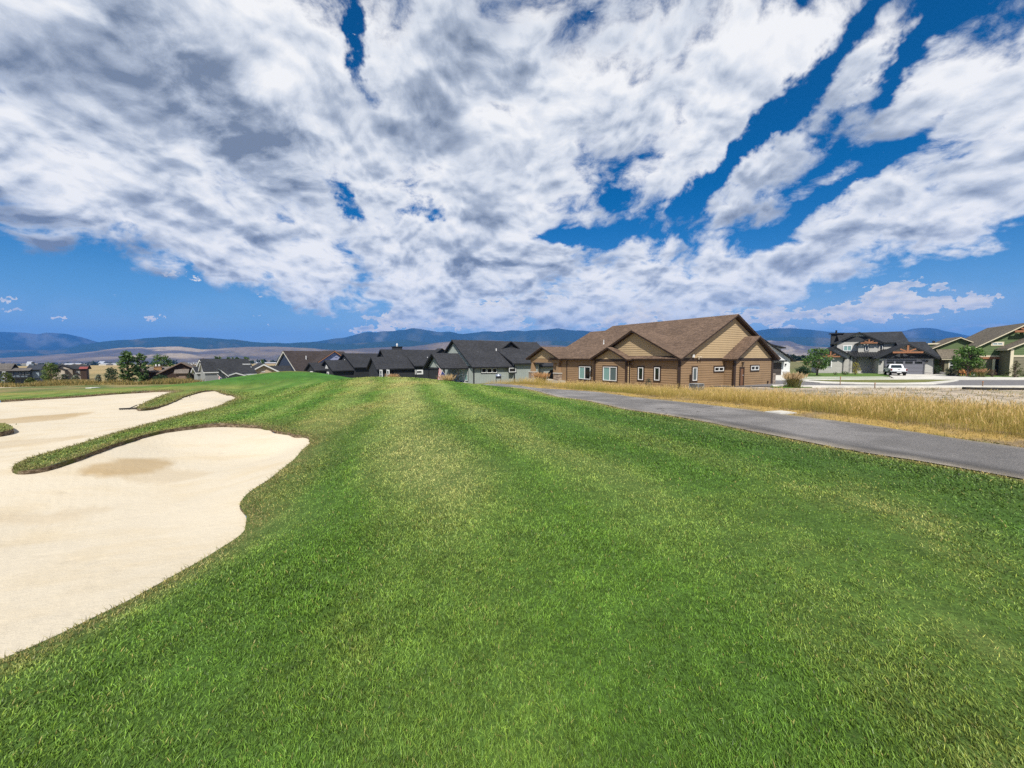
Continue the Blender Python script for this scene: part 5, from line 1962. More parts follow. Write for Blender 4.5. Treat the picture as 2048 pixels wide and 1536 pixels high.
GREYW = paint('pale_grey_paint', (.50, .51, .51), .6, .06)
STONE_BROWN = stone_mat('brown_ledge_stone', (.36, .21, .10), (.20, .115, .06))
build_row_houses()


# ---------------------------------------------------------------- houses across the street on the right
def build_street_houses():
    black = paint('black_trim', (.022, .023, .025), .6, .15)
    # white farmhouse showing past the brown house
    wh = paint('white_board', (.72, .73, .72), .7, .05)
    dark = shingle('ink_shingles', (.050, .052, .058), (.034, .036, .042))
    O = atd(1579, 751, 57.0)
    h = House('white_farmhouse', 'white house with thin black eaves showing just past the brown house', (O.x, O.y, 0.0), -12, wh, black, dark, group='houses across the street')
    h.gable(1, -4.2, 4.2, 0, 11.0, 2.45, .74, ov=.55, rk0=.5, tdeck=.10)
    bm = bmesh.new()
    for lo, hi in ((0.0, .16),):
        P = []
        for k in (lo, hi):
            P += [(-4.6, .1, 5.05 + k), (-.55, .1, 4.0 + k), (-.55, 7.5, 4.0 + k), (-4.6, 7.5, 5.05 + k)]
        bm_hex(bm, P)
    h.P('dormer_roof', bm, dark)
    bm = bmesh.new()
    bm_prism(bm, [(-4.2, .6, 3.0), (-1.0, .6, 3.0), (-1.0, .6, 4.10), (-4.2, .6, 4.92)], (0, 0, 0), (0, 6.5, 0))
    h.P('dormer', bm, wh)
    b = h.rect(1, 0.0, 1545, 725, 1563, 749)
    d = h.strip('garage_door', paint('umber_door', (.060, .050, .044), .6), 1, -1, 0.0, b[0] - .6, b[1], 0.0, b[3], .05)
    for k in range(4):
        h.strip('panel', paint('umber_door', (.060, .050, .044), .6), 1, -1, 0.0, b[0] - .5, b[1] - .08, .06 + k * b[3] / 4, -.04 + (k + 1) * b[3] / 4, .03, d, .05)
    h.box('awning', black, b[0] - 1.0, b[1] + .35, -.95, -.02, b[3] + .12, b[3] + .32)
    h.strip('stone_base', stone_mat('grey_ledge_stone', (.42, .40, .37), (.24, .23, .22)), 1, -1, 0.0, b[1] + .25, 0.03, -.3, .62, .10)
    p = h.loc(1571, 729, 1, -.05); h.box('wall_lamp', black, p.x - .07, p.x + .07, -.2, -.02, p.z - .12, p.z + .12)

    # two storey house with timber trusses
    pale = paint('pale_grey_siding', (.47, .455, .415), .75, .06, fine=.08)
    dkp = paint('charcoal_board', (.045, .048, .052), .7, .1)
    ink = shingle('graphite_shingles', (.050, .053, .058), (.032, .034, .038))
    O = atd(1640, 748, 68.0)
    h = House('two_storey_house', 'two-storey pale grey house with black roofs and timber trusses above the garage', (O.x, O.y, 0.0), -33, pale, dkp, ink, group='houses across the street')
    def X(u, y):
        return h.loc(u, 716, 1, y).x
    def Z(v, u, y):
        return h.loc(u, v, 1, y).z
    # upper storey
    yu = 2.4
    ze = Z(686.5, 1790, yu - .4); zr = Z(663, 1790, yu + 4.0)
    up = h.gable(0, yu + 4.0, 4.0, X(1684, yu), X(1806, yu), ze + .2, (zr - ze - .4) / 4.0, tdeck=.14)['wall']
    c = X(1715, yu - .7); w = (X(1757, yu - .7) - X(1671, yu - .7)) / 2
    zp = Z(664.5, 1715, yu - 1.0); zg = Z(686, 1671, yu - .7)
    mg = (zp - zg) / w
    gl = h.gable(1, c, w, yu - .7, yu + 4.0, zg, mg * .92, ov=.45, rk1=0, tdeck=.14)['wall']
    h.gable_siding(gl, 1, -1, yu - .7, c, w - .1, zg, mg * .92, zg + .15, .45, dkp, .03)
    c2 = X(1735, yu - 1.3); w2 = (X(1757, yu - 1.3) - X(1713, yu - 1.3)) / 2 - .15
    zp2 = Z(678, 1735, yu - 1.8); ze2 = Z(687, 1711, yu - 1.3)
    m2 = (zp2 - ze2) / w2
    h.gable(1, c2, w2, yu - 1.2, yu + 2.0, ze2, m2 * .95, ov=.4, rk0=.55, rk1=0, tdeck=.13)
    h.truss(1, -1, yu - 1.62, c2, w2 + .2, ze2 - .1, m2 * .95, ze2 + .05, CEDAR, .17, .16)
    h.px_window(1, -1, yu - .7, 1686.5, 691.5, 1703, 701.5, n=2, casing=WHITE, cw=.08, pane=BLIND)
    h.px_window(1, -1, yu - 1.2, 1730, 691.5, 1737, 701, casing=dkp, cw=.09, pane=DARKGLASS)
    h.px_window(1, -1, yu, 1757.5, 690.5, 1765.5, 699.5, casing=dkp, cw=.09, pane=DARKGLASS)
    # lower wing on the left
    yl = -.4
    c3 = X(1668, yl); w3 = (X(1707, yl) - X(1634, yl)) / 2
    zp3 = Z(692.5, 1667, yl - .5); ze3 = 2.75
    m3 = (zp3 - .2 - ze3) / w3
    lw = h.gable(1, c3, w3, yl, 7.0, ze3, m3, tdeck=.13)['wall']
    c4 = X(1660, yl - .9); w4 = w3 * .70
    fb = h.gable(1, c4, w4, yl - .9, yl + 1, ze3 - .1, m3, rk1=0, rk0=.6, tdeck=.13)['wall']
    h.truss(1, -1, yl - 1.36, c4, w4 + .1, ze3 - .2, m3, ze3 + .1, CEDAR, .17, .16)
    h.siding(fb, 1, -1, yl - .9, c4 - w4 + .1, c4 + w4 - .1, .1, ze3 - .3, .22, pale, .03)
    h.siding(lw, 1, -1, yl, c4 + w4 + .1, c3 + w3 - .1, .1, ze3 - .3, .22, pale, .03)
    h.px_window(1, -1, yl - .9, 1646.5, 719, 1663, 734, n=2, casing=WHITE, cw=.07, pane=DARKGLASS)
    h.downspout(c4 + w4 + .06, yl - .98, 0, ze3 - .2)
    # lean-to porch roof between the wings
    bm = bmesh.new()
    P = []
    xa, xb = X(1697, 1.0), X(1775, 1.0)
    for k in (0, .12):
        P += [(xa, -.5, 2.78 + k), (xb, -.5, 2.78 + k), (xb, yu, 3.95 + k), (xa, yu, 3.95 + k)]
    bm_hex(bm, P)
    pr = h.P('porch_roof', bm, paint('black_metal', (.026, .027, .029), .4, .1))
    n = 16
    for i in range(n + 1):
        x = xa + (xb - xa) * i / n
        bm = bmesh.new(); bm_hex(bm, [(x - .02, -.5, 2.9), (x + .02, -.5, 2.9), (x + .02, yu, 4.07), (x - .02, yu, 4.07), (x - .02, -.5, 2.95), (x + .02, -.5, 2.95), (x + .02, yu, 4.12), (x - .02, yu, 4.12)])
        h.P('seam', bm, _mats['black_metal'], pr)
    h.px_window(1, -1, yu, 1721, 719, 1742.5, 735, n=2, casing=GREYW, cw=.08, pane=DARKGLASS)
    h.siding(up, 1, -1, yu, xa, xb, .95, 2.9, .22, dkp, .03)  # charcoal siding; the porch roof's shade is put into this darker colour too
    h.strip('stone_base', stone_mat('dark_ledge_stone', (.12, .10, .085), (.07, .06, .055)), 1, -1, yu, xa, xb, -.3, .95, .12)
    for u in (1700, 1752):
        x = X(u, -.3); h.box('porch_post', dkp, x - .12, x + .12, -.42, -.2, -.2, 2.77)
    h.box('porch_floor', CONCRETE, xa, xb, -.6, yu - .13, -.3, .12)
    # garage
    yg = -3.0
    c5 = X(1811, yg); w5 = (X(1866, yg) - X(1757, yg)) / 2
    zp5 = Z(687, 1811, yg - .6); ze5 = Z(716, 1757, yg) + .10
    m5 = (zp5 - .2 - ze5) / w5
    ga = h.gable(1, c5, w5, yg, 6.0, ze5, m5, rk0=.9, tdeck=.14)['wall']
    h.truss(1, -1, yg - .80, c5, w5 + .1, ze5 - .1, m5, ze5 + (zp5 - ze5) * .36, CEDAR, .22, .2)
    h.gable_siding(ga, 1, -1, yg, c5, w5 - .08, ze5, m5, ze5 - .02, .9, dkp, .03)
    h.strip('frieze', black, 1, -1, yg, c5 - w5, c5 + w5, ze5 - .2, ze5 - .03, .07)
    h.siding(ga, 1, -1, yg, c5 - w5 + .08, c5 + w5 - .08, .5, ze5 - .2, .22, pale, .03)
    g = h.rect(1, yg, 1769.5, 721.5, 1847, 747)
    bm = bmesh.new(); h.ring(bm, 1, -1, yg, g[0] - .16, g[1] + .16, -.2, g[3] + .16, .16, .12)
    gd = h.P('garage_door', bm, paint('door_surround', (.085, .088, .10), .6))
    doorg = paint('garage_grey', (.165, .168, .195), .6, .04)
    nh = 4
    for r in range(nh):
        z0, z1 = r * g[3] / nh, (r + 1) * g[3] / nh - .025
        h.strip('panel', doorg, 1, -1, yg, g[0] + .01, g[1] - .01, max(z0, .0), z1 if r < nh - 1 else z1, .05, gd, .035)
    for k in range(4):
        b0 = g[0] + (g[1] - g[0]) * (k + .10) / 4; b1 = g[0] + (g[1] - g[0]) * (k + .90) / 4
        h.strip('pane', DARKGLASS, 1, -1, yg, b0, b1, g[3] * .79, g[3] * .95, .03, gd, .07)
    for x0, x1 in ((c5 - w5 - .02, g[0] - .17), (g[1] + .17, c5 + w5 + .02)):
        h.strip('stone_base', stone_mat('grey_ledge_stone', (.42, .40, .37), (.24, .23, .22)), 1, -1, yg, x0, x1, -.2, .45, .10)
    for u, v in ((1762, 724), (1853.5, 722.5)):
        p = h.loc(u, v, 1, yg - .08); h.box('wall_lamp', black, p.x - .10, p.x + .10, yg - .26, yg - .035, p.z - .16, p.z + .16)
    h.gable(0, 1.5, 4.2, c5 + .2, c5 + w5 + .2, ze5 + .2, .50, tdeck=.13, hip1=.6, wmat=dkp)
    q = X(1670, 6.0)
    ch = h.box('chimney', dkp, q - .7, q + .7, 5.6, 6.8, 4.0, zr - .2); h.box('chimney_cap', black, q - 1.0, q + 1.0, 5.3, 7.1, zr - .19, zr - .05, ch)
    bm = bmesh.new(); bm_tube(bm, (q, 6.2, zr - .05), (q, 6.2, zr + .5), .14); h.P('flue', bm, black, ch)
    h2 = h

    # green house at the right edge
    green = paint('green_siding', (.120, .170, .070), .75, .07, fine=.08)
    olive = paint('olive_siding', (.215, .195, .130), .75, .08, fine=.08)
    cream = paint('cream_trim', (.72, .64, .46), .6, .06)
    khaki = shingle('khaki_shingles', (.205, .175, .130), (.140, .120, .092))
    O = atd(2043, 752, 55.0)
    h = House('green_house', 'green and olive house with cream rakes and khaki shingles at the right edge', (O.x, O.y, 0.0), -33, olive, cream, khaki, group='houses across the street')
    def X(u, y):
        return h.loc(u, 716, 1, y).x
    def Z(v, u, y):
        return h.loc(u, v, 1, y).z
    zp = Z(646, 2043, -.5) - .2
    xl = X(1952, 0); w = -xl
    ze = Z(697, 1950, -.4) + .2
    m = (zp - ze) / w
    g = h.gable(1, 0, w, 0, 11.0, ze, m, ov=.35, rk0=.6, tdeck=.2)['wall']
    h.gable_siding(g, 1, -1, 0, 0, w - .1, ze, m, ze - .9, .26, green, .03)
    h.truss(1, -1, -.56, 0, w, ze - .05, m, zp - .95, CEDAR, .26, .2)
    h.strip('frieze', cream, 1, -1, 0, xl, w, 2.75, 2.98, .08)
    h.strip('beam', CEDAR, 1, -1, 0, xl + .1, xl + 3.0, 2.45, 2.745, .14)
    h.siding(g, 1, -1, 0, xl + .1, 2.2, 3.0, ze - .9, .26, green, .03)
    h.px_window(1, -1, 0, 1984.5, 685.5, 2005, 689.8, n=2, casing=cream, cw=.14, pane=BLIND)
    h.strip('recess_shade_sheet', paint('shaded_entry', (.030, .026, .020), .8), 1, -1, 0, xl + 1.6, xl + 4.6, .1, 2.44, .02)  # dark sheet on the flat wall; the entry's shade is put into its colour
    for x in (xl + 1.5, xl + 4.7):
        h.box('porch_post', cream, x - .1, x + .1, -.9, -.7, -.2, 2.44)
    h.siding(g, 1, -1, 0, xl + 4.8, 2.2, .8, 2.74, .22, olive, .03)
    h.strip('stone_base', STONE, 1, -1, 0, xl + 4.8, 2.2, -.3, .8, .1)
    h.px_window(1, -1, 0, 2014, 719, 2018, 734, rows=2, casing=cream, cw=.1, pane=DARKGLASS)
    # block stepping forward on the right
    xr = X(2020, -3.0)
    zr2 = Z(699, 2018, -3.3) + .15
    fw = h.gable(1, xr + 4.2, 4.2, -3.0, 3.0, zr2, .60, ov=.45, rk0=.5, rk1=0, tdeck=.2)['wall']
    h.gable_siding(fw, 1, -1, -3.0, xr + 4.2, 4.1, zr2, .60, zr2 - .9, .26, green, .03)
    h.strip('corner_board', cream, 1, -1, -3.0, xr, xr + .28, -.2, zr2 - .05, .1)
    h.strip('frieze', cream, 1, -1, -3.0, xr + .29, xr + 8.4, 2.75, 2.98, .08)
    h.siding(fw, 1, -1, -3.0, xr + .3, xr + 8.3, .8, 2.74, .22, olive, .03)
    gd = h.strip('garage_door', paint('khaki_door', (.25, .23, .17), .7), 1, -1, -3.0, xr + 1.4, xr + 5.0, .0, 2.3, .12)
    for k in range(4):
        h.strip('panel', _mats['khaki_door'], 1, -1, -3.0, xr + 1.5, xr + 4.9, .04 + k * .57, .54 + k * .57, .03, gd, .12)
    # lower wings on the left
    q0, q1 = X(1890, 2.0), X(1935, 2.0)
    h.gable(0, 5.0, 3.0, q0, q1 + 2.5, 2.55, .52, ov=.45, tdeck=.16)
    c = X(1913, 5.0)
    h.gable(1, c, 3.3, 4.4, 10.0, Z(700, 1890, 4.4), .55, ov=.5, rk0=.5, rk1=0, tdeck=.18, wmat=green)
    p = X(1866, 6.5)
    ch = h.box('chimney', green, p - .65, p + .65, 6.2, 7.3, 2.8, Z(689, 1866, 6.2)); zc = Z(689, 1866, 6.2)
    h.box('chimney_cap', cream, p - .8, p + .8, 6.05, 7.45, zc + .005, zc + .22, ch)
    bm = bmesh.new(); bm_tube(bm, (p, 6.7, zc + .22), (p, 6.7, zc + .6), .18); h.P('flue', bm, black, ch)
    h.window(1, -1, 2.0, q0 + .5, q0 + 1.2, 1.0, 2.0, casing=cream, pane=DARKGLASS, rows=2)
    return h2, h


TWO, GREEN = build_street_houses()
# ---------------------------------------------------------------- street, kerbs, drives, lawns on the right
def poly_sheet(name, pts, off, mat, thick=0.0, kind='structure'):
    """flat sheet through ground points given as photo pixels"""
    P = [at(u, v, 0.0) for u, v in pts]
    bm = bmesh.new()
    top = [bm.verts.new((p.x, p.y, off)) for p in P]
    f = bm.faces.new(top)
    bm.normal_update()
    if f.normal.z < 0:
        f.normal_flip()
    if thick:
        r = bmesh.ops.extrude_face_region(bm, geom=[f])
        for g in r['geom']:
            if isinstance(g, bmesh.types.BMVert):
                g.co.z -= thick
    bmesh.ops.triangulate(bm, faces=bm.faces[:])
    me = bpy.data.meshes.new(name); 
    bmesh.ops.recalc_face_normals(bm, faces=bm.faces[:])
    bm.to_mesh(me); bm.free()
    me.materials.append(mat)
    return link(name, me, kind=kind)


def ground_mat(name, a, b_, scale, rough=.9, bmp=.02, stretch=(1, 1, 1)):
    m, nt, b = new_mat(name, a, rough, .15)
    p = VM(nt, 'MULTIPLY', geo_pos(nt), stretch)
    n = noise(nt, p, scale, 5.0, .65)
    n2 = noise(nt, p, scale * .12, 4.0, .6)
    c = mix(nt, ramp(nt, n, .35, .68), a, b_)
    nt.links.new(VM(nt, 'SCALE', c, scale=ramp(nt, n2, .3, .7, .82, 1.16, False)), b.inputs['Base Color'])
    bump(nt, b, n, bmp, .6)
    return m


def build_street():
    road = ground_mat('road_asphalt', (.115, .110, .112), (.190, .182, .178), 14.0)
    conc = ground_mat('pale_concrete', (.46, .44, .39), (.56, .535, .475), 3.0)
    green = ground_mat('street_lawn', (.060, .125, .022), (.120, .170, .040), 9.0, bmp=.05)
    dry = ground_mat('island_lawn', (.095, .120, .030), (.190, .170, .065), 6.0, bmp=.05)
    poly_sheet('road', [(1420, 773.6), (4200, 774.2), (4200, 758.6), (1420, 759.8)], .035, road)
    poly_sheet('kerb', [(1590, 775.4), (1800, 775.6), (4200, 776.4), (4200, 774.3), (1800, 773.7), (1590, 773.4)], .13, conc, .18)
    poly_sheet('kerb', [(1598, 763.5), (1640, 767.2), (1720, 769.4), (1800, 770.2), (1868, 769.8), (1895, 766.5), (1918, 762.4), (1912, 761.7), (1880, 763.8), (1850, 766.4), (1800, 767.6), (1720, 766.8), (1660, 764.8), (1615, 762.2)], .10, conc, .14)
    poly_sheet('traffic_island', [(1618, 762.0), (1660, 764.7), (1720, 766.7), (1800, 767.5), (1849, 766.3), (1880, 763.7), (1908, 761.8), (1860, 761.0), (1760, 761.2), (1680, 761.6)], .12, dry, .12)
    poly_sheet('kerb', [(1586, 761.2), (1786, 760.6), (4200, 760.2), (4200, 758.4), (1786, 758.6), (1586, 759.0)], .12, conc, .16)
    poly_sheet('verge', [(1600, 758.9), (1768, 758.5), (1782, 757.7), (1768, 757.0), (1600, 757.2)], .11, green, .10)
    poly_sheet('sidewalk', [(1596, 757.1), (1770, 756.9), (1782, 756.2), (1764, 755.3), (1596, 755.6)], .13, conc, .14)
    poly_sheet('front_lawn', [(1592, 755.5), (1763, 755.2), (1778, 753.6), (1774, 750.6), (1767, 748.4), (1600, 747.4), (1588, 749.5)], .12, green, .12)
    poly_sheet('driveway', [(1768.5, 747.6), (1849, 748.2), (1868, 750.0), (1905, 752.9), (1960, 756.0), (1990, 758.3), (1788, 758.4), (1784, 756.0), (1780, 753.4), (1776, 750.4)], .14, conc, .14)
    poly_sheet('sidewalk', [(1992, 758.3), (4200, 758.2), (4200, 755.8), (1962, 755.9)], .13, conc, .14)
    poly_sheet('front_lawn', [(1961, 755.8), (4200, 755.7), (4200, 751.0), (2015, 748.6), (1965, 748.8), (1870, 749.9), (1907, 752.8)], .11, green, .12)
    poly_sheet('driveway', [(2010, 748.5), (4200, 750.9), (4200, 745.0), (2020, 745.8)], .10, conc, .12)
    poly_sheet('driveway', [(1500, 749.6), (1571, 749.4), (1577, 756), (1583, 761.3), (1500, 761.6)], .10, conc, .12)
    poly_sheet('lawn', [(1540, 774.6), (1560, 776.4), (1640, 775.2), (1592, 770.6), (1548, 770.6)], .06, green, .05)
    poly_sheet('footpath', [(1544, 771.2), (1572, 770.6), (1566, 774.2), (1546, 774.0)], .09, conc, .08)


build_street()


# ---------------------------------------------------------------- vegetation
def leaf_mat():
    if 'leaf' in _mats:
        return _mats['leaf']
    m = blade_material('leaves', .30, .5)
    _mats['leaf'] = m
    return m


def bark():
    return paint('bark', (.13, .095, .07), .9, .25, 4.0)


def leaf_cloud(centres, radii, n, size, col, spread=(1, 1, .8), up=.35, seed=1):
    """many small leaf faces gathered in clumps"""
    g = np.random.default_rng(seed)
    centres = np.asarray(centres, float); radii = np.asarray(radii, float)
    w = radii ** 2.2; w = w / w.sum()
    k = g.choice(len(centres), n, p=w)
    d = g.normal(0, 1, (n, 3)); d /= np.linalg.norm(d, axis=1)[:, None]
    rr = radii[k] * g.random(n) ** .45
    p = centres[k] + d * rr[:, None] * np.array(spread)
    nrm = d * .6 + g.normal(0, .6, (n, 3)) + np.array([0, 0, up])
    nrm /= np.linalg.norm(nrm, axis=1)[:, None]
    t = np.cross(nrm, g.normal(0, 1, (n, 3))); t /= np.linalg.norm(t, axis=1)[:, None]
    b = np.cross(nrm, t)
    s = size * g.uniform(.6, 1.35, n)[:, None]
    V = np.stack([p - t * s * .5, p + b * s * .32, p + t * s * .62, p - b * s * .32], 1).reshape(-1, 3)
    F = np.arange(4 * n).reshape(-1, 4)
    tone = g.uniform(.75, 1.25, len(centres))[k][:, None] * g.uniform(.75, 1.3, (n, 1))
    C = np.repeat(np.asarray(col)[None] * tone * (1 + .25 * (g.random((n, 1)) > .9) * np.array([1.2, .8, .2])), 4, 0)
    return V, F, C


def limb_tree(name, label, base, height, width, col, n, size, group=None, shape='round', trunk_h=.28, seed=1, trunk_r=None, stem_mat=None):
    g = np.random.default_rng(seed)
    t = thing(name, label, 'tree' if 'shrub' not in name and 'bush' not in name else 'shrub', base, 0, group)
    r0 = trunk_r or .028 * height + .02
    bm = bmesh.new()
    th = trunk_h * height
    p = Vector((0, 0, -.15)); segs = 6
    lean = Vector((g.normal(0, .03), g.normal(0, .03), 0))
    for i in range(segs):
        q = Vector((lean.x * (i + 1) * height / segs, lean.y * (i + 1) * height / segs, height * .86 * (i + 1) / segs))
        bm_tube(bm, p, q, r0 * (1 - i / segs * .85), r0 * (1 - (i + 1) / segs * .85), 7, cap=False)
        p = q
    cents, rads = [], []
    nl = 26 if shape == 'round' else 34
    for i in range(nl):
        f = (i + .5) / nl
        if shape == 'round':
            z = th + (height - th) * (.06 + .90 * f)
            prof = math.sin(math.pi * min(1, .14 + .80 * f)) ** .7
        elif shape == 'oval':
            z = th + (height - th) * (.04 + .92 * f)
            prof = math.sin(math.pi * (.10 + .84 * f)) ** .8 * .9
        else:                       # conifer
            z = th + (height - th) * f
            prof = (1 - f) ** .85 * .98 + .05
        a = i * 2.399 + g.normal(0, .3)
        rad = width * .5 * prof * g.uniform(.50, .86)
        c = Vector((math.cos(a) * rad, math.sin(a) * rad, z + g.normal(0, .02) * height))
        cents.append(c); rads.append((.15 if shape != 'conifer' else .115) * width * g.uniform(.75, 1.35) * (1 if shape != 'conifer' else (.45 + prof)))
        s = Vector((0, 0, max(th * .8, z - .22 * width)))
        bm_tube(bm, s, c, r0 * .30, r0 * .08, 5, cap=False)
    finish('trunk', bm, stem_mat or bark(), t, True)
    V, F, C = leaf_cloud(cents, rads, n, size, col, spread=(1, 1, .75 if shape != 'conifer' else .45), seed=seed)
    me = mesh_from('crown', V, F, leaf_mat())
    set_col(me, C)
    link('crown', me, t)
    return t


def px_tree(name, label, u, v_top, u0, u1, Y, col, n, shape='round', z=None, **kw):
    p = atd(u, 740, Y)
    zb = g0(p.x, p.y) if z is None else z
    top = atd(u, v_top, Y).z
    wd = (u1 - u0) / F_PX * Y
    return limb_tree(name, label, (p.x, p.y, zb), top - zb, wd, col, n, kw.pop('size', .06 * wd), shape=shape, **kw)


def build_trees():
    G1 = (.060, .120, .022); G2 = (.060, .108, .028); G3 = (.030, .062, .026); G4 = (.085, .125, .028)
    st = 'young street trees'
    px_tree('street_tree', 'young round-crowned tree on the lawn before the two-storey house', 1634, 696, 1610, 1660, 55, (.062, .125, .026), 1700, seed=3, z=.1, trunk_h=.24, group=st)
    px_tree('street_tree', 'young leafy tree in the bed before the green house', 1936, 694, 1904, 1965, 51.5, (.070, .135, .026), 2000, seed=8, z=.1, trunk_h=.22, group=st)
    px_tree('pine_tree', 'tall ragged pine left of the russet house, the taller of two', 256, 704, 238, 274, 68, G2, 1500, 'oval', seed=4, trunk_h=.03, size=.36)
    px_tree('pine_tree', 'second ragged pine just right of the taller one beside the russet house', 284, 707, 271, 298, 76, G2, 1100, 'oval', seed=5, trunk_h=.05, size=.36)
    px_tree('broadleaf_tree', 'round bright-green tree standing behind the russet house chimney', 324, 709, 302, 342, 88, G1, 2600, seed=6, trunk_h=.1)
    px_tree('broadleaf_tree', 'yellow-green bushy tree between the deck house and the oatmeal house', 101, 726, 84, 118, 66, G4, 2600, 'oval', seed=7, trunk_h=.04)
    px_tree('small_pine', 'small round dark pine alone in the golden rough', 223, 736, 210, 238, 57, G3, 2000, 'oval', seed=9, trunk_h=.03)
    px_tree('plum_tree', 'dark red plum tree between the russet house and the white-trimmed house', 388, 724, 380, 398, 92, (.045, .016, .022), 1000, seed=10, trunk_h=.1)
    px_tree('plum_tree', 'second dark red plum tree above the white-trimmed house gable', 410, 715, 401, 419, 100, (.050, .018, .024), 1000, seed=12, trunk_h=.1)
    px_tree('evergreen_shrub', 'dark conifer at the garage wing of the russet house', 378, 745, 370, 386, 66, G3, 900, 'conifer', seed=13, trunk_h=.03)
    px_tree('evergreen_shrub', 'low dark juniper mound under the russet house gable', 322, 752, 306, 340, 64, G3, 1100, 'oval', seed=14, trunk_h=.03)
    row = [(434, 712, 7), (441, 712, 7), (458, 713, 7), (466, 714, 6), (476, 713, 7), (484, 718, 6), (494, 714, 7), (525, 719, 8)]
    for i, (u, vt, hw) in enumerate(row):
        px_tree('distant_pine', ['leftmost distant pine of the row behind the dark roofs', 'distant pine touching the leftmost one of the row behind the dark roofs',
                                 'left one of the middle pair of distant pines behind the dark roofs', 'right one of the middle pair of distant pines behind the dark roofs',
                                 'tall distant pine just right of the middle pair behind the dark roofs', 'smallest distant pine of the row behind the dark roofs',
                                 'distant pine left of the chimney with the white cap, above the dark roof', 'lone distant pine above the beige gable'][i], u, vt, u - hw, u + hw, 175, G2, 420, 'conifer' if i % 2 else 'oval', seed=20 + i, trunk_h=.04, size=.75, group='pines in a row behind the dark roofs')
    px_tree('broadleaf_tree', 'dark tree peeping out left of the navy gable', 563, 711, 552, 573, 150, G2, 900, 'oval', seed=31, trunk_h=.05)
    far = [(1566, 712, 6), (1574, 708, 4), (1584, 709, 8), (1596, 712, 8), (1606, 711, 8), (1618, 713, 7)]
    for i, (u, vt, hw) in enumerate(far):
        px_tree('distant_tree', ['skyline tree half hidden behind the white farmhouse dormer', 'narrow dark skyline tree right of the white farmhouse dormer',
                                 'broad dark skyline tree nearest the white farmhouse eave', 'third broad skyline tree counted rightward from the white farmhouse',
                                 'fourth broad skyline tree counted rightward from the white farmhouse', 'skyline tree closest to the left edge of the young lawn tree'][i], u, vt, u - hw, u + hw, 330, (.022, .042, .024), 360, 'oval', seed=40 + i, trunk_h=.05, size=1.2, group='trees across the far field')
    # shrubs near the houses
    sh = 'shrubs by the houses across the street'
    px_tree('shrub', 'dark rounded shrub at the left corner of the two-storey house', 1607, 733, 1593, 1624, 59, G3, 1500, 'oval', seed=50, z=.1, trunk_h=.03, group=sh)
    px_tree('shrub', 'yellow-leaved shrub before the dark porch window', 1711, 724, 1702, 1720, 58, (.34, .30, .045), 700, 'oval', seed=51, z=.1, trunk_h=.08, group=sh)
    px_tree('low_bush', 'low green bush at the wall right of the first lawn tree', 1690, 743, 1682, 1698, 58, G2, 500, 'oval', seed=52, z=.1, trunk_h=.03, group=sh)
    px_tree('low_bush', 'small green bush by the wall under the white double window', 1671, 744, 1666, 1676, 58, G1, 300, 'oval', seed=53, z=.1, trunk_h=.03, group=sh)
    px_tree('shrub', 'tall dark shrub in the gap between the two-storey and green houses', 1872, 731, 1862, 1884, 59, (.025, .048, .020), 1100, 'oval', seed=54, z=.1, trunk_h=.03, group=sh)
    px_tree('shrub', 'dark green shrub beside the olive wall of the green house', 1902, 734, 1892, 1914, 54, G3, 1000, 'oval', seed=55, z=.1, trunk_h=.03, group=sh)
    px_tree('shrub', 'brownish shrub left of the leafy bed tree', 1917, 733, 1908, 1926, 53, (.11, .095, .035), 800, 'oval', seed=56, z=.1, trunk_h=.03, group=sh)
    px_tree('shrub', 'bright green shrub at the dark porch of the green house', 1969, 735, 1960, 1978, 52, G4, 700, 'oval', seed=57, z=.1, trunk_h=.03, group=sh)
    px_tree('shrub', 'small russet shrub on the lawn by the dark porch', 1985, 739, 1978, 1993, 51, (.13, .075, .045), 500, 'oval', seed=58, z=.1, trunk_h=.06, group=sh)
    px_tree('conifer_shrub', 'loose little conifer by the cream corner board of the green house', 2031, 722, 2016, 2046, 50, (.060, .075, .022), 900, 'conifer', seed=59, z=.1, trunk_h=.05, group=sh)
    px_tree('low_bush', 'low green mound bush near the cedar chairs', 1946, 746, 1938, 1954, 50, G2, 500, 'oval', seed=60, z=.1, trunk_h=.03, group=sh)
    px_tree('young_conifer', 'young bright conifer seen through the brown house porch', 1077, 731, 1071, 1083, 55, (.045, .105, .030), 700, 'conifer', seed=61, trunk_h=.04)
    px_tree('wall_shrub', 'dark blue-green shrub against the brown wall between two tall windows', 1297, 756.5, 1289, 1306, 33.2, (.018, .045, .036), 900, 'oval', seed=62, trunk_h=.03, z=-.05)
    for i, (u, vt, hw, Y, k) in enumerate([(150, 750, 6, 60, 0), (196, 749, 5, 60, 0), (60, 756, 8, 57, 1), (20, 752, 6, 58, 1), (128, 748, 7, 68, 0), (10, 745, 12, 59, 1)]):
        px_tree('wild_shrub', ['small pale sagebrush in the golden rough below the oatmeal house', 'pale sagebrush in the golden rough left of the small round pine',
                               'low green weed clump at the right foot of the deck', 'low green weed clump below the left end of the deck',
                               'pale sagebrush between the yellow-green tree and the oatmeal house', 'tall green weed clump at the raking pillar on the left edge'][i], u, vt, u - hw, u + hw, Y, [(.17, .19, .14), (.075, .10, .025)][k], 420, 'oval', seed=70 + i, trunk_h=.03, size=.22,
                group=['sagebrush in the golden rough', 'weeds below the deck house'][k])


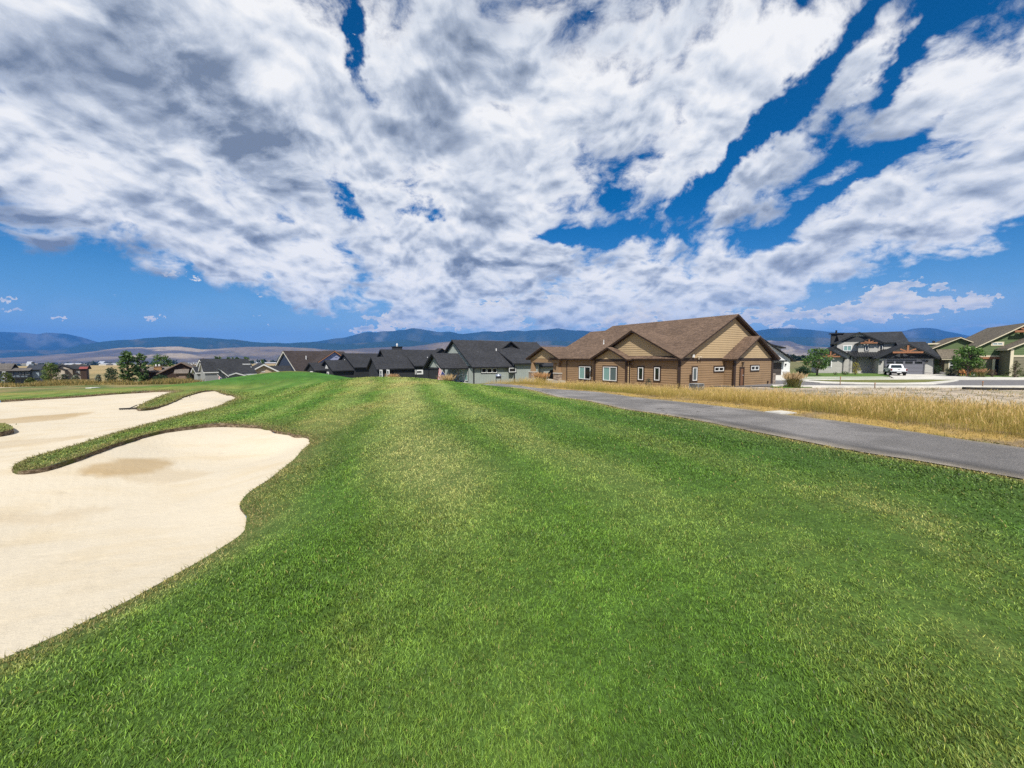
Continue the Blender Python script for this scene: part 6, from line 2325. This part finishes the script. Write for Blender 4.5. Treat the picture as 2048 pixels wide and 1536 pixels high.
def plume_grass(label, u, v_top, u0, u1, Y, z=None, n=420, base_col=(.085, .105, .030), plume=(.50, .315, .150), group='ornamental grass clumps', seed=1):
    g = np.random.default_rng(seed)
    p = atd(u, 745, Y)
    zb = g0(p.x, p.y) if z is None else z
    top = atd(u, v_top, Y).z - zb
    wd = (u1 - u0) / F_PX * Y
    x = g.normal(0, .16 * wd, n); y = g.normal(0, .16 * wd, n)
    az = np.arctan2(y, x) + g.normal(0, .5, n)
    h = top * g.uniform(.55, .80, n)
    lean = np.abs(g.normal(.28, .14, n))
    V, F, C = ribbons(x, y, np.zeros(n) - .05, h, np.full(n, .018 + Y * .0002), lean, az, g.uniform(0, 3.14, n), np.tile(base_col, (n, 1)) * g.uniform(.6, 1.3, (n, 1)), np.tile([.24, .20, .07], (n, 1)) * g.uniform(.7, 1.3, (n, 1)), 3)
    m = n // 2
    hx, hy = x[:m] + np.cos(az[:m]) * lean[:m] * h[:m] * .9, y[:m] + np.sin(az[:m]) * lean[:m] * h[:m] * .9
    V2, F2, C2 = ribbons(hx, hy, h[:m] * .86, top * g.uniform(.22, .36, m), np.full(m, .045 + Y * .0004), lean[:m], az[:m], g.uniform(0, 3.14, m), np.tile(plume, (m, 1)) * g.uniform(.75, 1.25, (m, 1)), np.tile(plume, (m, 1)) * 1.25, 2)
    me = mesh_from('plume_grass', np.concatenate([V, V2]), np.concatenate([F, F2 + len(V)]), leaf_mat())
    set_col(me, np.concatenate([C, C2]))
    o = link('plume_grass', me)
    o.location = (p.x, p.y, zb)
    return tag(o, label, 'ornamental grass', group)


def build_plumes():
    plume_grass('tall plumed grass clump by the kerb right of the brown house', 1588, 742, 1574, 1604, 34.2, z=.05, n=700, plume=(.42, .31, .18), seed=1)
    plume_grass('plumed grass clump in the bed of the green house', 1959, 735, 1951, 1968, 50.5, z=.1, n=360, plume=(.34, .20, .11), seed=2)
    plume_grass('orange plumed grass against the charcoal house wall', 784, 746, 772, 796, 60, n=360, plume=(.40, .25, .13), seed=3)
    plume_grass('pale plumed grass beside the flag at the sage house porch', 893, 746, 880, 908, 54, n=420, plume=(.42, .30, .16), seed=4)
    plume_grass('plumed grass at the left stone column of the brown house porch', 1082, 742, 1070, 1096, 44, n=600, plume=(.42, .25, .12), seed=5)
    plume_grass('small dry grass tuft below the white kitchen window of the charcoal house', 832, 757, 824, 842, 58, n=250, plume=(.42, .28, .13), seed=6)


build_trees()
build_plumes()


# ---------------------------------------------------------------- pickup truck
def build_truck():
    white = new_mat('white_car_paint', (.66, .67, .68), .28, .5)[0]
    white.node_tree.nodes['Principled BSDF'].inputs['Coat Weight'].default_value = .5
    blk = paint('black_plastic', (.016, .016, .017), .6, .1)
    rub = paint('rubber', (.014, .014, .014), .85, .1)
    red = new_mat('tail_lamp_red', (.16, .010, .010), .2, .5)[0]
    chrome = new_mat('dull_chrome', (.45, .45, .46), .25, .5, .9)[0]
    p = at(1797.5, 751.3, .14)
    t = thing('pickup_truck', 'white pickup truck with black bumper parked on the driveway facing the garage door', 'truck', (p.x, p.y, .14), R(-34))
    t.scale = (.86, .86, .86)
    def part(nm, bm, mat, parent=t, **kw):
        return finish(nm, bm, mat, parent, **kw)
    # y = 0 at the rear bumper, +y forward
    bm = bmesh.new()
    prof = [(0.12, .62), (0.12, 1.16), (1.86, 1.18), (1.86, .62)]
    # bed sides
    for s in (-1, 1):
        x0, x1 = sorted((s * .84, s * .97))
        ring = [(x0, .12, .60), (x0, .12, 1.17), (x0, 1.80, 1.17), (x0, 1.80, .60)]
        bm_prism(bm, [(0, y, z) for (_, y, z) in ring], (x0, 0, 0), (x1, 0, 0))
    bm_box(bm, -.84, .84, .12, 1.80, .60, .72)
    bm_box(bm, -.84, .84, 1.72, 1.80, .72, 1.20)
    part('bed', bm, white, bevel=.02)
    bm = bmesh.new(); bm_box(bm, -.80, .80, .02, .11, .66, 1.17)
    tg = part('tailgate', bm, white, bevel=.025)
    bm = bmesh.new(); bm_box(bm, -.14, .14, -.005, .018, .98, 1.05); part('handle', bm, blk, tg)
    # cab
    bm = bmesh.new()
    sec = [(1.82, .58), (1.82, 1.16), (2.02, 1.78), (2.55, 1.86), (3.15, 1.82), (3.75, 1.20), (5.30, 1.10), (5.48, .98), (5.50, .58)]
    V = []
    def w_at(z):
        return .98 if z < 1.21 else .98 - (z - 1.2) * .33
    L = [bm.verts.new((-w_at(z), y, z)) for y, z in sec]; Rr = [bm.verts.new((w_at(z), y, z)) for y, z in sec]
    bm.faces.new(L); bm.faces.new(Rr[::-1])
    for i in range(len(sec)):
        j = (i + 1) % len(sec)
        bm.faces.new((L[j], L[i], Rr[i], Rr[j]))
    part('cab', bm, white, bevel=.03)
    bm = bmesh.new(); bm_hex(bm, [(-.68, 1.845, 1.24), (.68, 1.845, 1.24), (.68, 1.80, 1.24), (-.68, 1.80, 1.24), (-.60, 2.00, 1.70), (.60, 2.00, 1.70), (.60, 1.955, 1.70), (-.60, 1.955, 1.70)])
    part('rear_window', bm, GLASS)
    for s in (-1, 1):
        bm = bmesh.new()
        q = [(2.14, 1.24), (3.52, 1.24), (3.08, 1.70), (2.22, 1.70)]
        P = []
        for e in (-.02, .012):
            P += [(s * (w_at(z) + e), y, z) for y, z in q]
        bm_hex(bm, [P[0], P[1], P[2], P[3], P[4], P[5], P[6], P[7]])
        part('side_window', bm, GLASS)
        bm = bmesh.new(); bm_box(bm, *sorted((s * .985, s * 1.0)), 2.08, 3.45, .62, 1.20)
        d = part('door', bm, white, bevel=.006)
        bm = bmesh.new(); bm_box(bm, *sorted((s * 1.0, s * 1.03)), 2.14, 2.36, 1.02, 1.08); part('handle', bm, blk, d)
        bm = bmesh.new(); bm_box(bm, *sorted((s * 1.01, s * 1.26)), 3.30, 3.42, 1.22, 1.42); part('mirror', bm, blk, bevel=.02)
        bm = bmesh.new(); bm_box(bm, *sorted((s * .81, s * .965)), .03, .13, .80, 1.12); part('tail_light', bm, red)
        for y in (1.05, 4.55):
            bm = bmesh.new(); bm_tube(bm, (s * .72, y, .40), (s * .99, y, .40), .40, n=22)
            wv = part('wheel', bm, rub, bevel=.0)
            bm = bmesh.new(); bm_tube(bm, (s * .985, y, .40), (s * 1.005, y, .40), .24, n=16); part('rim', bm, chrome, wv)
            # arch flare
            bm = bmesh.new()
            ring = [(0, y + math.cos(math.pi * k / 12) * .52, .40 + math.sin(math.pi * k / 12) * .52) for k in range(13)] + [(0, y + math.cos(math.pi * k / 12) * .44, .40 + math.sin(math.pi * k / 12) * .44) for k in range(12, -1, -1)]
            for k in range(12):
                a, b = ring[k], ring[k + 1]; c, d2 = ring[25 - k - 1], ring[25 - k]
                x0, x1 = sorted((s * .90, s * 1.015))
                bm_hex(bm, [(x0, a[1], a[2]), (x1, a[1], a[2]), (x1, b[1], b[2]), (x0, b[1], b[2]), (x0, d2[1], d2[2]), (x1, d2[1], d2[2]), (x1, c[1], c[2]), (x0, c[1], c[2])])
            part('wheel_arch', bm, blk)
    bm = bmesh.new(); bm_box(bm, -.93, .93, -.12, .02, .46, .64); bp_ = part('rear_bumper', bm, blk, bevel=.02)
    bm = bmesh.new(); bm_box(bm, -.27, .27, -.135, -.122, .48, .60); part('number_plate', bm, WHITE, bp_)
    bm = bmesh.new(); bm_box(bm, -.95, .95, 5.48, 5.62, .44, .70); part('front_bumper', bm, blk, bevel=.02)
    bm = bmesh.new(); bm_box(bm, -.80, .80, .2, 5.3, .36, .57); part('chassis', bm, blk)


build_truck()


# ---------------------------------------------------------------- small things
def build_flag(label, pole_a, pole_b, Y, drop_px, wave_seed, width=1.5):
    """striped flag hanging from a slanting staff"""
    a, b = atd(*pole_a, Y), atd(*pole_b, Y)
    t = thing('flag', label, 'flag', tuple(a), 0, 'striped flags on house fronts')
    bm = bmesh.new(); bm_tube(bm, (0, 0, 0), b - a, .022, .022, 6)
    finish('staff', bm, paint('staff_white', (.62, .60, .55), .5, .05), t)
    d = (b - a)
    Lh = d.length * .62
    dir_ = d.normalized()
    fall = drop_px / F_PX * Y
    side = Vector((0, -1, 0))
    def pt(i, j, n=13, m=8):
        # i along the staff (hoist), j down the fly
        s = dir_ * (Lh * (i / n)) * (1 - .35 * j / m)
        w = .09 * math.sin(i * 1.1 + j * .9 + wave_seed) * (j / m)
        return s + Vector((-.42 * fall * (j / m) ** 1.2 + w * .4, w, -fall * (j / m)))
    red = paint('flag_red', (.42, .045, .055), .8, .05); wht = paint('flag_white', (.72, .70, .70), .8, .05); blu = paint('flag_blue', (.030, .045, .16), .8, .05)
    for i in range(13):
        bm = bmesh.new()
        j0 = 3 if i < 7 else 0
        rows = [[bm.verts.new(pt(i + k, j)) for k in (0, 1)] for j in range(j0, 9)]
        for r in range(len(rows) - 1):
            bm.faces.new((rows[r][0], rows[r][1], rows[r + 1][1], rows[r + 1][0]))
        finish('stripe', bm, red if i % 2 == 0 else wht, t)
    bm = bmesh.new()
    rows = [[bm.verts.new(pt(i, j)) for i in range(0, 8)] for j in range(0, 4)]
    for r in range(3):
        for k in range(7):
            bm.faces.new((rows[r][k], rows[r][k + 1], rows[r + 1][k + 1], rows[r + 1][k]))
    finish('canton', bm, blu, t)


def build_small_things():
    build_flag('red and white striped flag with blue corner at the sage house porch', (890, 748), (871, 727.5), 54.5, 20, .4)
    build_flag('small striped flag at the white porch of the white-trimmed house', (444, 757), (434, 748.5), 66, 12, 1.7)
    # air conditioner
    p = at(1390.5, 779.5, 0.0)
    t = thing('air_conditioner', 'grey outdoor air conditioner on the ground by the brown gable wall', 'air conditioner', (p.x, p.y - .2, -.10), R(31))
    t.scale = (.86, .86, .86)
    case = paint('condenser_grey', (.30, .31, .31), .5, .1)
    dk = paint('condenser_dark', (.03, .032, .034), .7, .1)
    bm = bmesh.new(); bm_box(bm, -.42, .42, -.42, .42, .06, .66); finish('core', bm, dk, t)
    bm = bmesh.new(); bm_box(bm, -.47, .47, -.47, .47, .665, .74); finish('lid', bm, case, t, bevel=.02)
    bm = bmesh.new(); bm_box(bm, -.5, .5, -.5, .5, -.05, .055); finish('base', bm, CONCRETE, t)
    for sx in (-1, 1):
        for sy in (-1, 1):
            bm = bmesh.new(); bm_box(bm, sx * .45 - .03, sx * .45 + .03, sy * .45 - .03, sy * .45 + .03, .06, .66); finish('post', bm, case, t)
    for k in range(6):
        z = .12 + k * .09
        bm = bmesh.new()
        for s in (-1, 1):
            bm_box(bm, -.41, .41, *sorted((s * .425, s * .46)), z, z + .03); bm_box(bm, *sorted((s * .425, s * .46)), -.41, .41, z, z + .03)
        finish('louvre', bm, case, t)
    # covered barbecue on the brown porch
    p = at(1107, 761, -.05)
    q = BROWN.loc(1107, 756, 0, 1.3)
    w = BROWN.Mw @ Vector((1.3, q.y, -.08))
    cov = paint('black_cover', (.010, .010, .011), .75, .1)
    t = thing('covered_barbecue', 'black-covered barbecue on the brown house porch between the stone columns', 'barbecue', tuple(w), R(31))
    bm = bmesh.new()
    rings = []
    for z, sx, sy in ((.02, .42, .92), (.55, .40, .90), (.80, .36, .86), (.95, .34, .55), (1.12, .27, .46), (1.18, .12, .30)):
        rings.append([bm.verts.new((sx * math.copysign(abs(math.cos(a)) ** .5, math.cos(a)), sy * math.copysign(abs(math.sin(a)) ** .5, math.sin(a)), z)) for a in [2 * math.pi * k / 20 for k in range(20)]])
    for r in range(len(rings) - 1):
        for k in range(20):
            bm.faces.new((rings[r][k], rings[r][(k + 1) % 20], rings[r + 1][(k + 1) % 20], rings[r + 1][k]))
    bm.faces.new(rings[-1]); bm.faces.new(rings[0][::-1])
    finish('cover', bm, cov, t, True)
    bm = bmesh.new(); bm_box(bm, -.36, .36, -.86, .86, -.0, .03); finish('foot', bm, blk_(), t)
    # kettle grill at the sage house
    p = atd(997, 757, 56.5)
    zb = p.z - .55
    t = thing('kettle_grill', 'silver-lidded grill standing at the sage house wall under the triple window', 'barbecue', (p.x, p.y, zb))
    steel = new_mat('grill_steel', (.42, .45, .50), .25, .5, .8)[0]
    bm = bmesh.new(); bm_box(bm, -.38, .38, -.28, .28, .55, .88); finish('firebox', bm, blk_(), t, bevel=.03)
    bm = bmesh.new()
    R8 = [[bm.verts.new((x, .30 * math.cos(math.pi * k / 8), .885 + .32 * math.sin(math.pi * k / 8))) for k in range(9)] for x in (-.40, .40)]
    for k in range(8):
        bm.faces.new((R8[0][k], R8[0][k + 1], R8[1][k + 1], R8[1][k]))
    bm.faces.new(R8[0]); bm.faces.new(R8[1][::-1])
    finish('lid', bm, steel, t, True)
    for sx in (-1, 1):
        for sy in (-1, 1):
            bm = bmesh.new(); bm_tube(bm, (sx * .34, sy * .24, 0), (sx * .34, sy * .24, .56), .03, n=6); finish('leg', bm, blk_(), t)
    bm = bmesh.new(); bm_box(bm, .41, .78, -.25, .25, .80, .84); finish('side_shelf', bm, steel, t)
    # bunker rake
    a, b = at(256.5, 819, .10), at(272, 813.5, .12)
    rz = math.atan2(b.y - a.y, b.x - a.x)
    t = thing('bunker_rake', 'dark bunker rake lying in the far sand at the tip of the grass finger', 'rake', (a.x, a.y, .09), rz)
    L = max(1.2, (b - a).length)
    rk = paint('rake_black', (.020, .018, .016), .6, .1)
    bm = bmesh.new(); bm_tube(bm, (0, 0, .04), (L, 0, .10), .022, n=6); finish('handle', bm, rk, t)
    bm = bmesh.new(); bm_box(bm, -.05, .03, -.32, .32, .03, .09); hd = finish('head', bm, rk, t)
    for k in range(9):
        bm = bmesh.new(); bm_tube(bm, (-.01, -.28 + k * .07, .04), (-.03, -.28 + k * .07, -.05), .010, .006, 5); finish('tine', bm, rk, hd)
    # utility lid on the verge
    p = at(1561, 826.5, .86)
    z = g0(p.x, p.y)
    t = thing('utility_lid', 'pale concrete utility lid in the straw verge beside the cart path', 'utility cover', (p.x, p.y, z), R(20))
    bm = bmesh.new(); bm_box(bm, -.36, .36, -.26, .26, -.1, .045); finish('slab', bm, CONCRETE, t, bevel=.012)
    bm = bmesh.new(); bm_box(bm, -.27, .27, -.18, .18, .046, .06); finish('cover', bm, paint('lid_pale', (.60, .57, .50), .9, .1), t)
    # yardage plate on the far fairway
    p = atd(186, 771.2, 39.0)
    o = finish('yardage_plate', _boxbm(-.30, .30, -.45, .45, -.03, .04), paint('plate_white', (.72, .70, .64), .6, .05), None, bevel=.01)
    o.location = (p.x, p.y, g0(p.x, p.y) + .02)
    tag(o, 'flat white plate set in the fairway beyond the far bunker', 'yardage plate')
    # survey stakes by the bare lot
    wood = paint('stake_wood', (.30, .20, .12), .8, .2)
    for i, (u, v0, v1, z, lab) in enumerate(((1680, 772.5, 755, .03, 'thin survey stake standing at the kerb before the lawn tree'), (1965, 774, 764, .05, 'short survey stake at the kerb far right'), (1749.5, 775.5, 767, .05, 'short survey stake by the kerb below the truck'))):
        p = at(u, v0, z)
        hgt = atd(u, v1, p.y).z - z
        t = thing('survey_stake', lab, 'stake', (p.x, p.y, z), 0, 'survey stakes by the kerb')
        finish('post', _boxbm(-.025, .025, -.025, .025, -.2, hgt), wood, t)
        finish('tip', _boxbm(-.03, .03, -.03, .03, hgt, hgt + .06), paint('stake_orange', (.55, .18, .06), .6, .1), t)
    # erosion sock along the kerb
    pts = [at(u, v, .1) for u, v in ((1924, 777.0), (1950, 778.0), (2000, 778.6), (2080, 779.0), (2200, 779.6), (2400, 780.2))]
    bm = bmesh.new()
    for i in range(len(pts) - 1):
        bm_tube(bm, pts[i], pts[i + 1], .14, .14, 10)
    o = finish('erosion_sock', bm, paint('sock_black', (.030, .027, .024), .9, .2), None, True)
    tag(o, 'long black erosion sock lying between the bare lot and the kerb', 'erosion sock')
    # cedar chairs, boulders, flower pot before the green house
    ced = paint('orange_cedar', (.45, .20, .065), .7, .15)
    for i, (u, lab) in enumerate(((1924, 'left orange cedar garden chair beside the leafy bed tree'), (1932.5, 'right orange cedar garden chair beside the leafy bed tree'))):
        p = at(u, 751.5, .1)
        t = thing('garden_chair', lab, 'chair', (p.x, p.y, .11), R(-20 + 30 * i), 'cedar garden chairs')
        for sx in (-.26, .26):
            for sy, hh in ((-.26, .40), (.24, .50)):
                finish('leg', _boxbm(sx - .04, sx + .04, sy - .04, sy + .04, 0, hh), ced, t)
            finish('armrest', _boxbm(sx - .07, sx + .07, -.32, .30, .55, .60), ced, t)
        finish('seat', _boxbm(-.26, .26, -.28, .24, .36, .41), ced, t)
        bm = bmesh.new(); bm_hex(bm, [(-.27, .24, .40), (.27, .24, .40), (.27, .29, .40), (-.27, .29, .40), (-.27, .44, 1.0), (.27, .44, 1.0), (.27, .49, 1.0), (-.27, .49, 1.0)]); finish('backrest', bm, ced, t)
    rock = stone_mat('boulder_grey', (.13, .125, .12), (.08, .078, .075))
    for i, (u, v, s, lab) in enumerate(((1879, 749, .75, 'large dark boulder at the drive edge right of the garage'), (1904, 751.5, .55, 'smaller dark boulder in the bed left of the cedar chairs'), (1800, 748, .0, ''), (1951, 751.5, .42, 'pale squat boulder at the foot of the bed grass clump'))):
        if not s:
            continue
        p = at(u, v, .1)
        bm = bmesh.new(); bmesh.ops.create_icosphere(bm, subdivisions=2, radius=1)
        for k in bm.verts:
            f = 1 + .28 * (vnoise(np.array([k.co.x * 2.1 + i * 9]), np.array([k.co.y * 2.1 + k.co.z * 1.7]), 77)[0] - .5)
            k.co = Vector((k.co.x * s * 1.25 * f, k.co.y * s * .8 * f, max(k.co.z, -.3) * s * .55 * f))
        o = finish('boulder', bm, rock if i < 2 else CONCRETE, None)
        o.location = (p.x, p.y, .14)
        tag(o, lab, 'boulder', 'boulders in the garden beds')
    p = at(2001.5, 750, .1)
    t = thing('flower_pot', 'dark pot of purple flowers on the drive edge by the green house porch', 'flower pot', (p.x, p.y, .11))
    bm = bmesh.new(); bm_tube(bm, (0, 0, 0), (0, 0, .38), .16, .24, 12); finish('pot', bm, blk_(), t)
    V, F, C = leaf_cloud([(0, 0, .48), (.2, 0, .44), (-.2, .05, .45), (0, .2, .44)], [.18, .16, .16, .16], 260, .09, (.13, .055, .22), seed=91)
    me = mesh_from('flowers', V, F, leaf_mat()); set_col(me, C); link('flowers', me, t)
    # valley: far buildings, far woods
    g = np.random.default_rng(5)
    whitew = paint('far_white_wall', (.62, .61, .58), .8, .05); tin = paint('far_tin_roof', (.40, .42, .45), .6, .08); tanw = paint('far_tan_wall', (.42, .33, .23), .8, .05)
    spots = [(140, 727.0, 430, 9), (152, 726.5, 520, 12), (212, 726.6, 560, 16), (232, 727.2, 600, 14), (370, 726.5, 480, 9), (392, 727.5, 520, 16), (520, 724.5, 900, 40), (545, 727.5, 520, 16), (205, 722.6, 1500, 30), (60, 723.0, 1300, 16), (505, 722.2, 1500, 90)]
    VALLEY = ['small white building above the oatmeal house roof', 'small tan building just right of the white one above the oatmeal house', 'long white shed behind the small round pine',
              'white shed left of the tall ragged pine', 'tan building above the russet house ridge', 'white building behind the first dark red plum tree', 'very long white building above the beige gable',
              'tan building right of the beige gable', 'distant long white building on the plain above the small round pine', 'distant white building on the plain above the deck house chimney',
              'farthest long tan building on the plain above the white-trimmed house']
    for i, (u, v, D, wd) in enumerate(spots):
        p = atd(u, v, D)
        zb = g0(p.x, p.y)
        t = thing('valley_building', VALLEY[i], 'building', (p.x, p.y, zb), R(20 * math.sin(i * 2.1)), 'buildings on the valley floor')
        hh = max(3.0, p.z - zb)
        bm = bmesh.new(); bm_box(bm, -wd / 2, wd / 2, -wd * .25, wd * .25, -1, hh * .62); finish('wall', bm, (whitew, tanw)[i % 3 == 1], t)
        bm = bmesh.new(); bm_prism(bm, [(0, -wd * .28, hh * .625), (0, wd * .28, hh * .625), (0, 0, hh)], (-wd * .53, 0, 0), (wd * .53, 0, 0)); finish('roof', bm, tin, t)
    Vs, Fs, Cs, o_ = [], [], [], 0
    for i in range(560):
        u = g.uniform(-60, 1130) if g.random() < .9 else g.uniform(1560, 1660)
        D = math.exp(g.uniform(math.log(800), math.log(2400)))
        x = (u - CX) / F_PX * D
        if fbm(np.array([x * .004]), np.array([D * .0016]), 301)[0] < .47:
            continue
        s = g.uniform(3.0, 7.5) * (1 + D / 2500)
        k = 14
        V, F, C = leaf_cloud(g.normal(0, .35, (4, 3)) * s * np.array([1.6, 1, .6]) + np.array([0, 0, s * .55]), np.full(4, s * .5), k * 3, s * .5, (.020, .038, .020), seed=400 + i)
        V = V + np.array([x, D, h1(x, D)])
        Vs.append(V); Fs.append(F + o_); Cs.append(C); o_ += len(V)
    me = mesh_from('valley_woods', np.concatenate(Vs), np.concatenate(Fs), leaf_mat())
    set_col(me, np.concatenate(Cs))
    link('valley_woods', me, kind='stuff')


def blk_():
    return paint('black_plastic', (.016, .016, .017), .6, .1)


def _boxbm(*a):
    bm = bmesh.new(); bm_box(bm, *a)
    return bm


build_small_things()
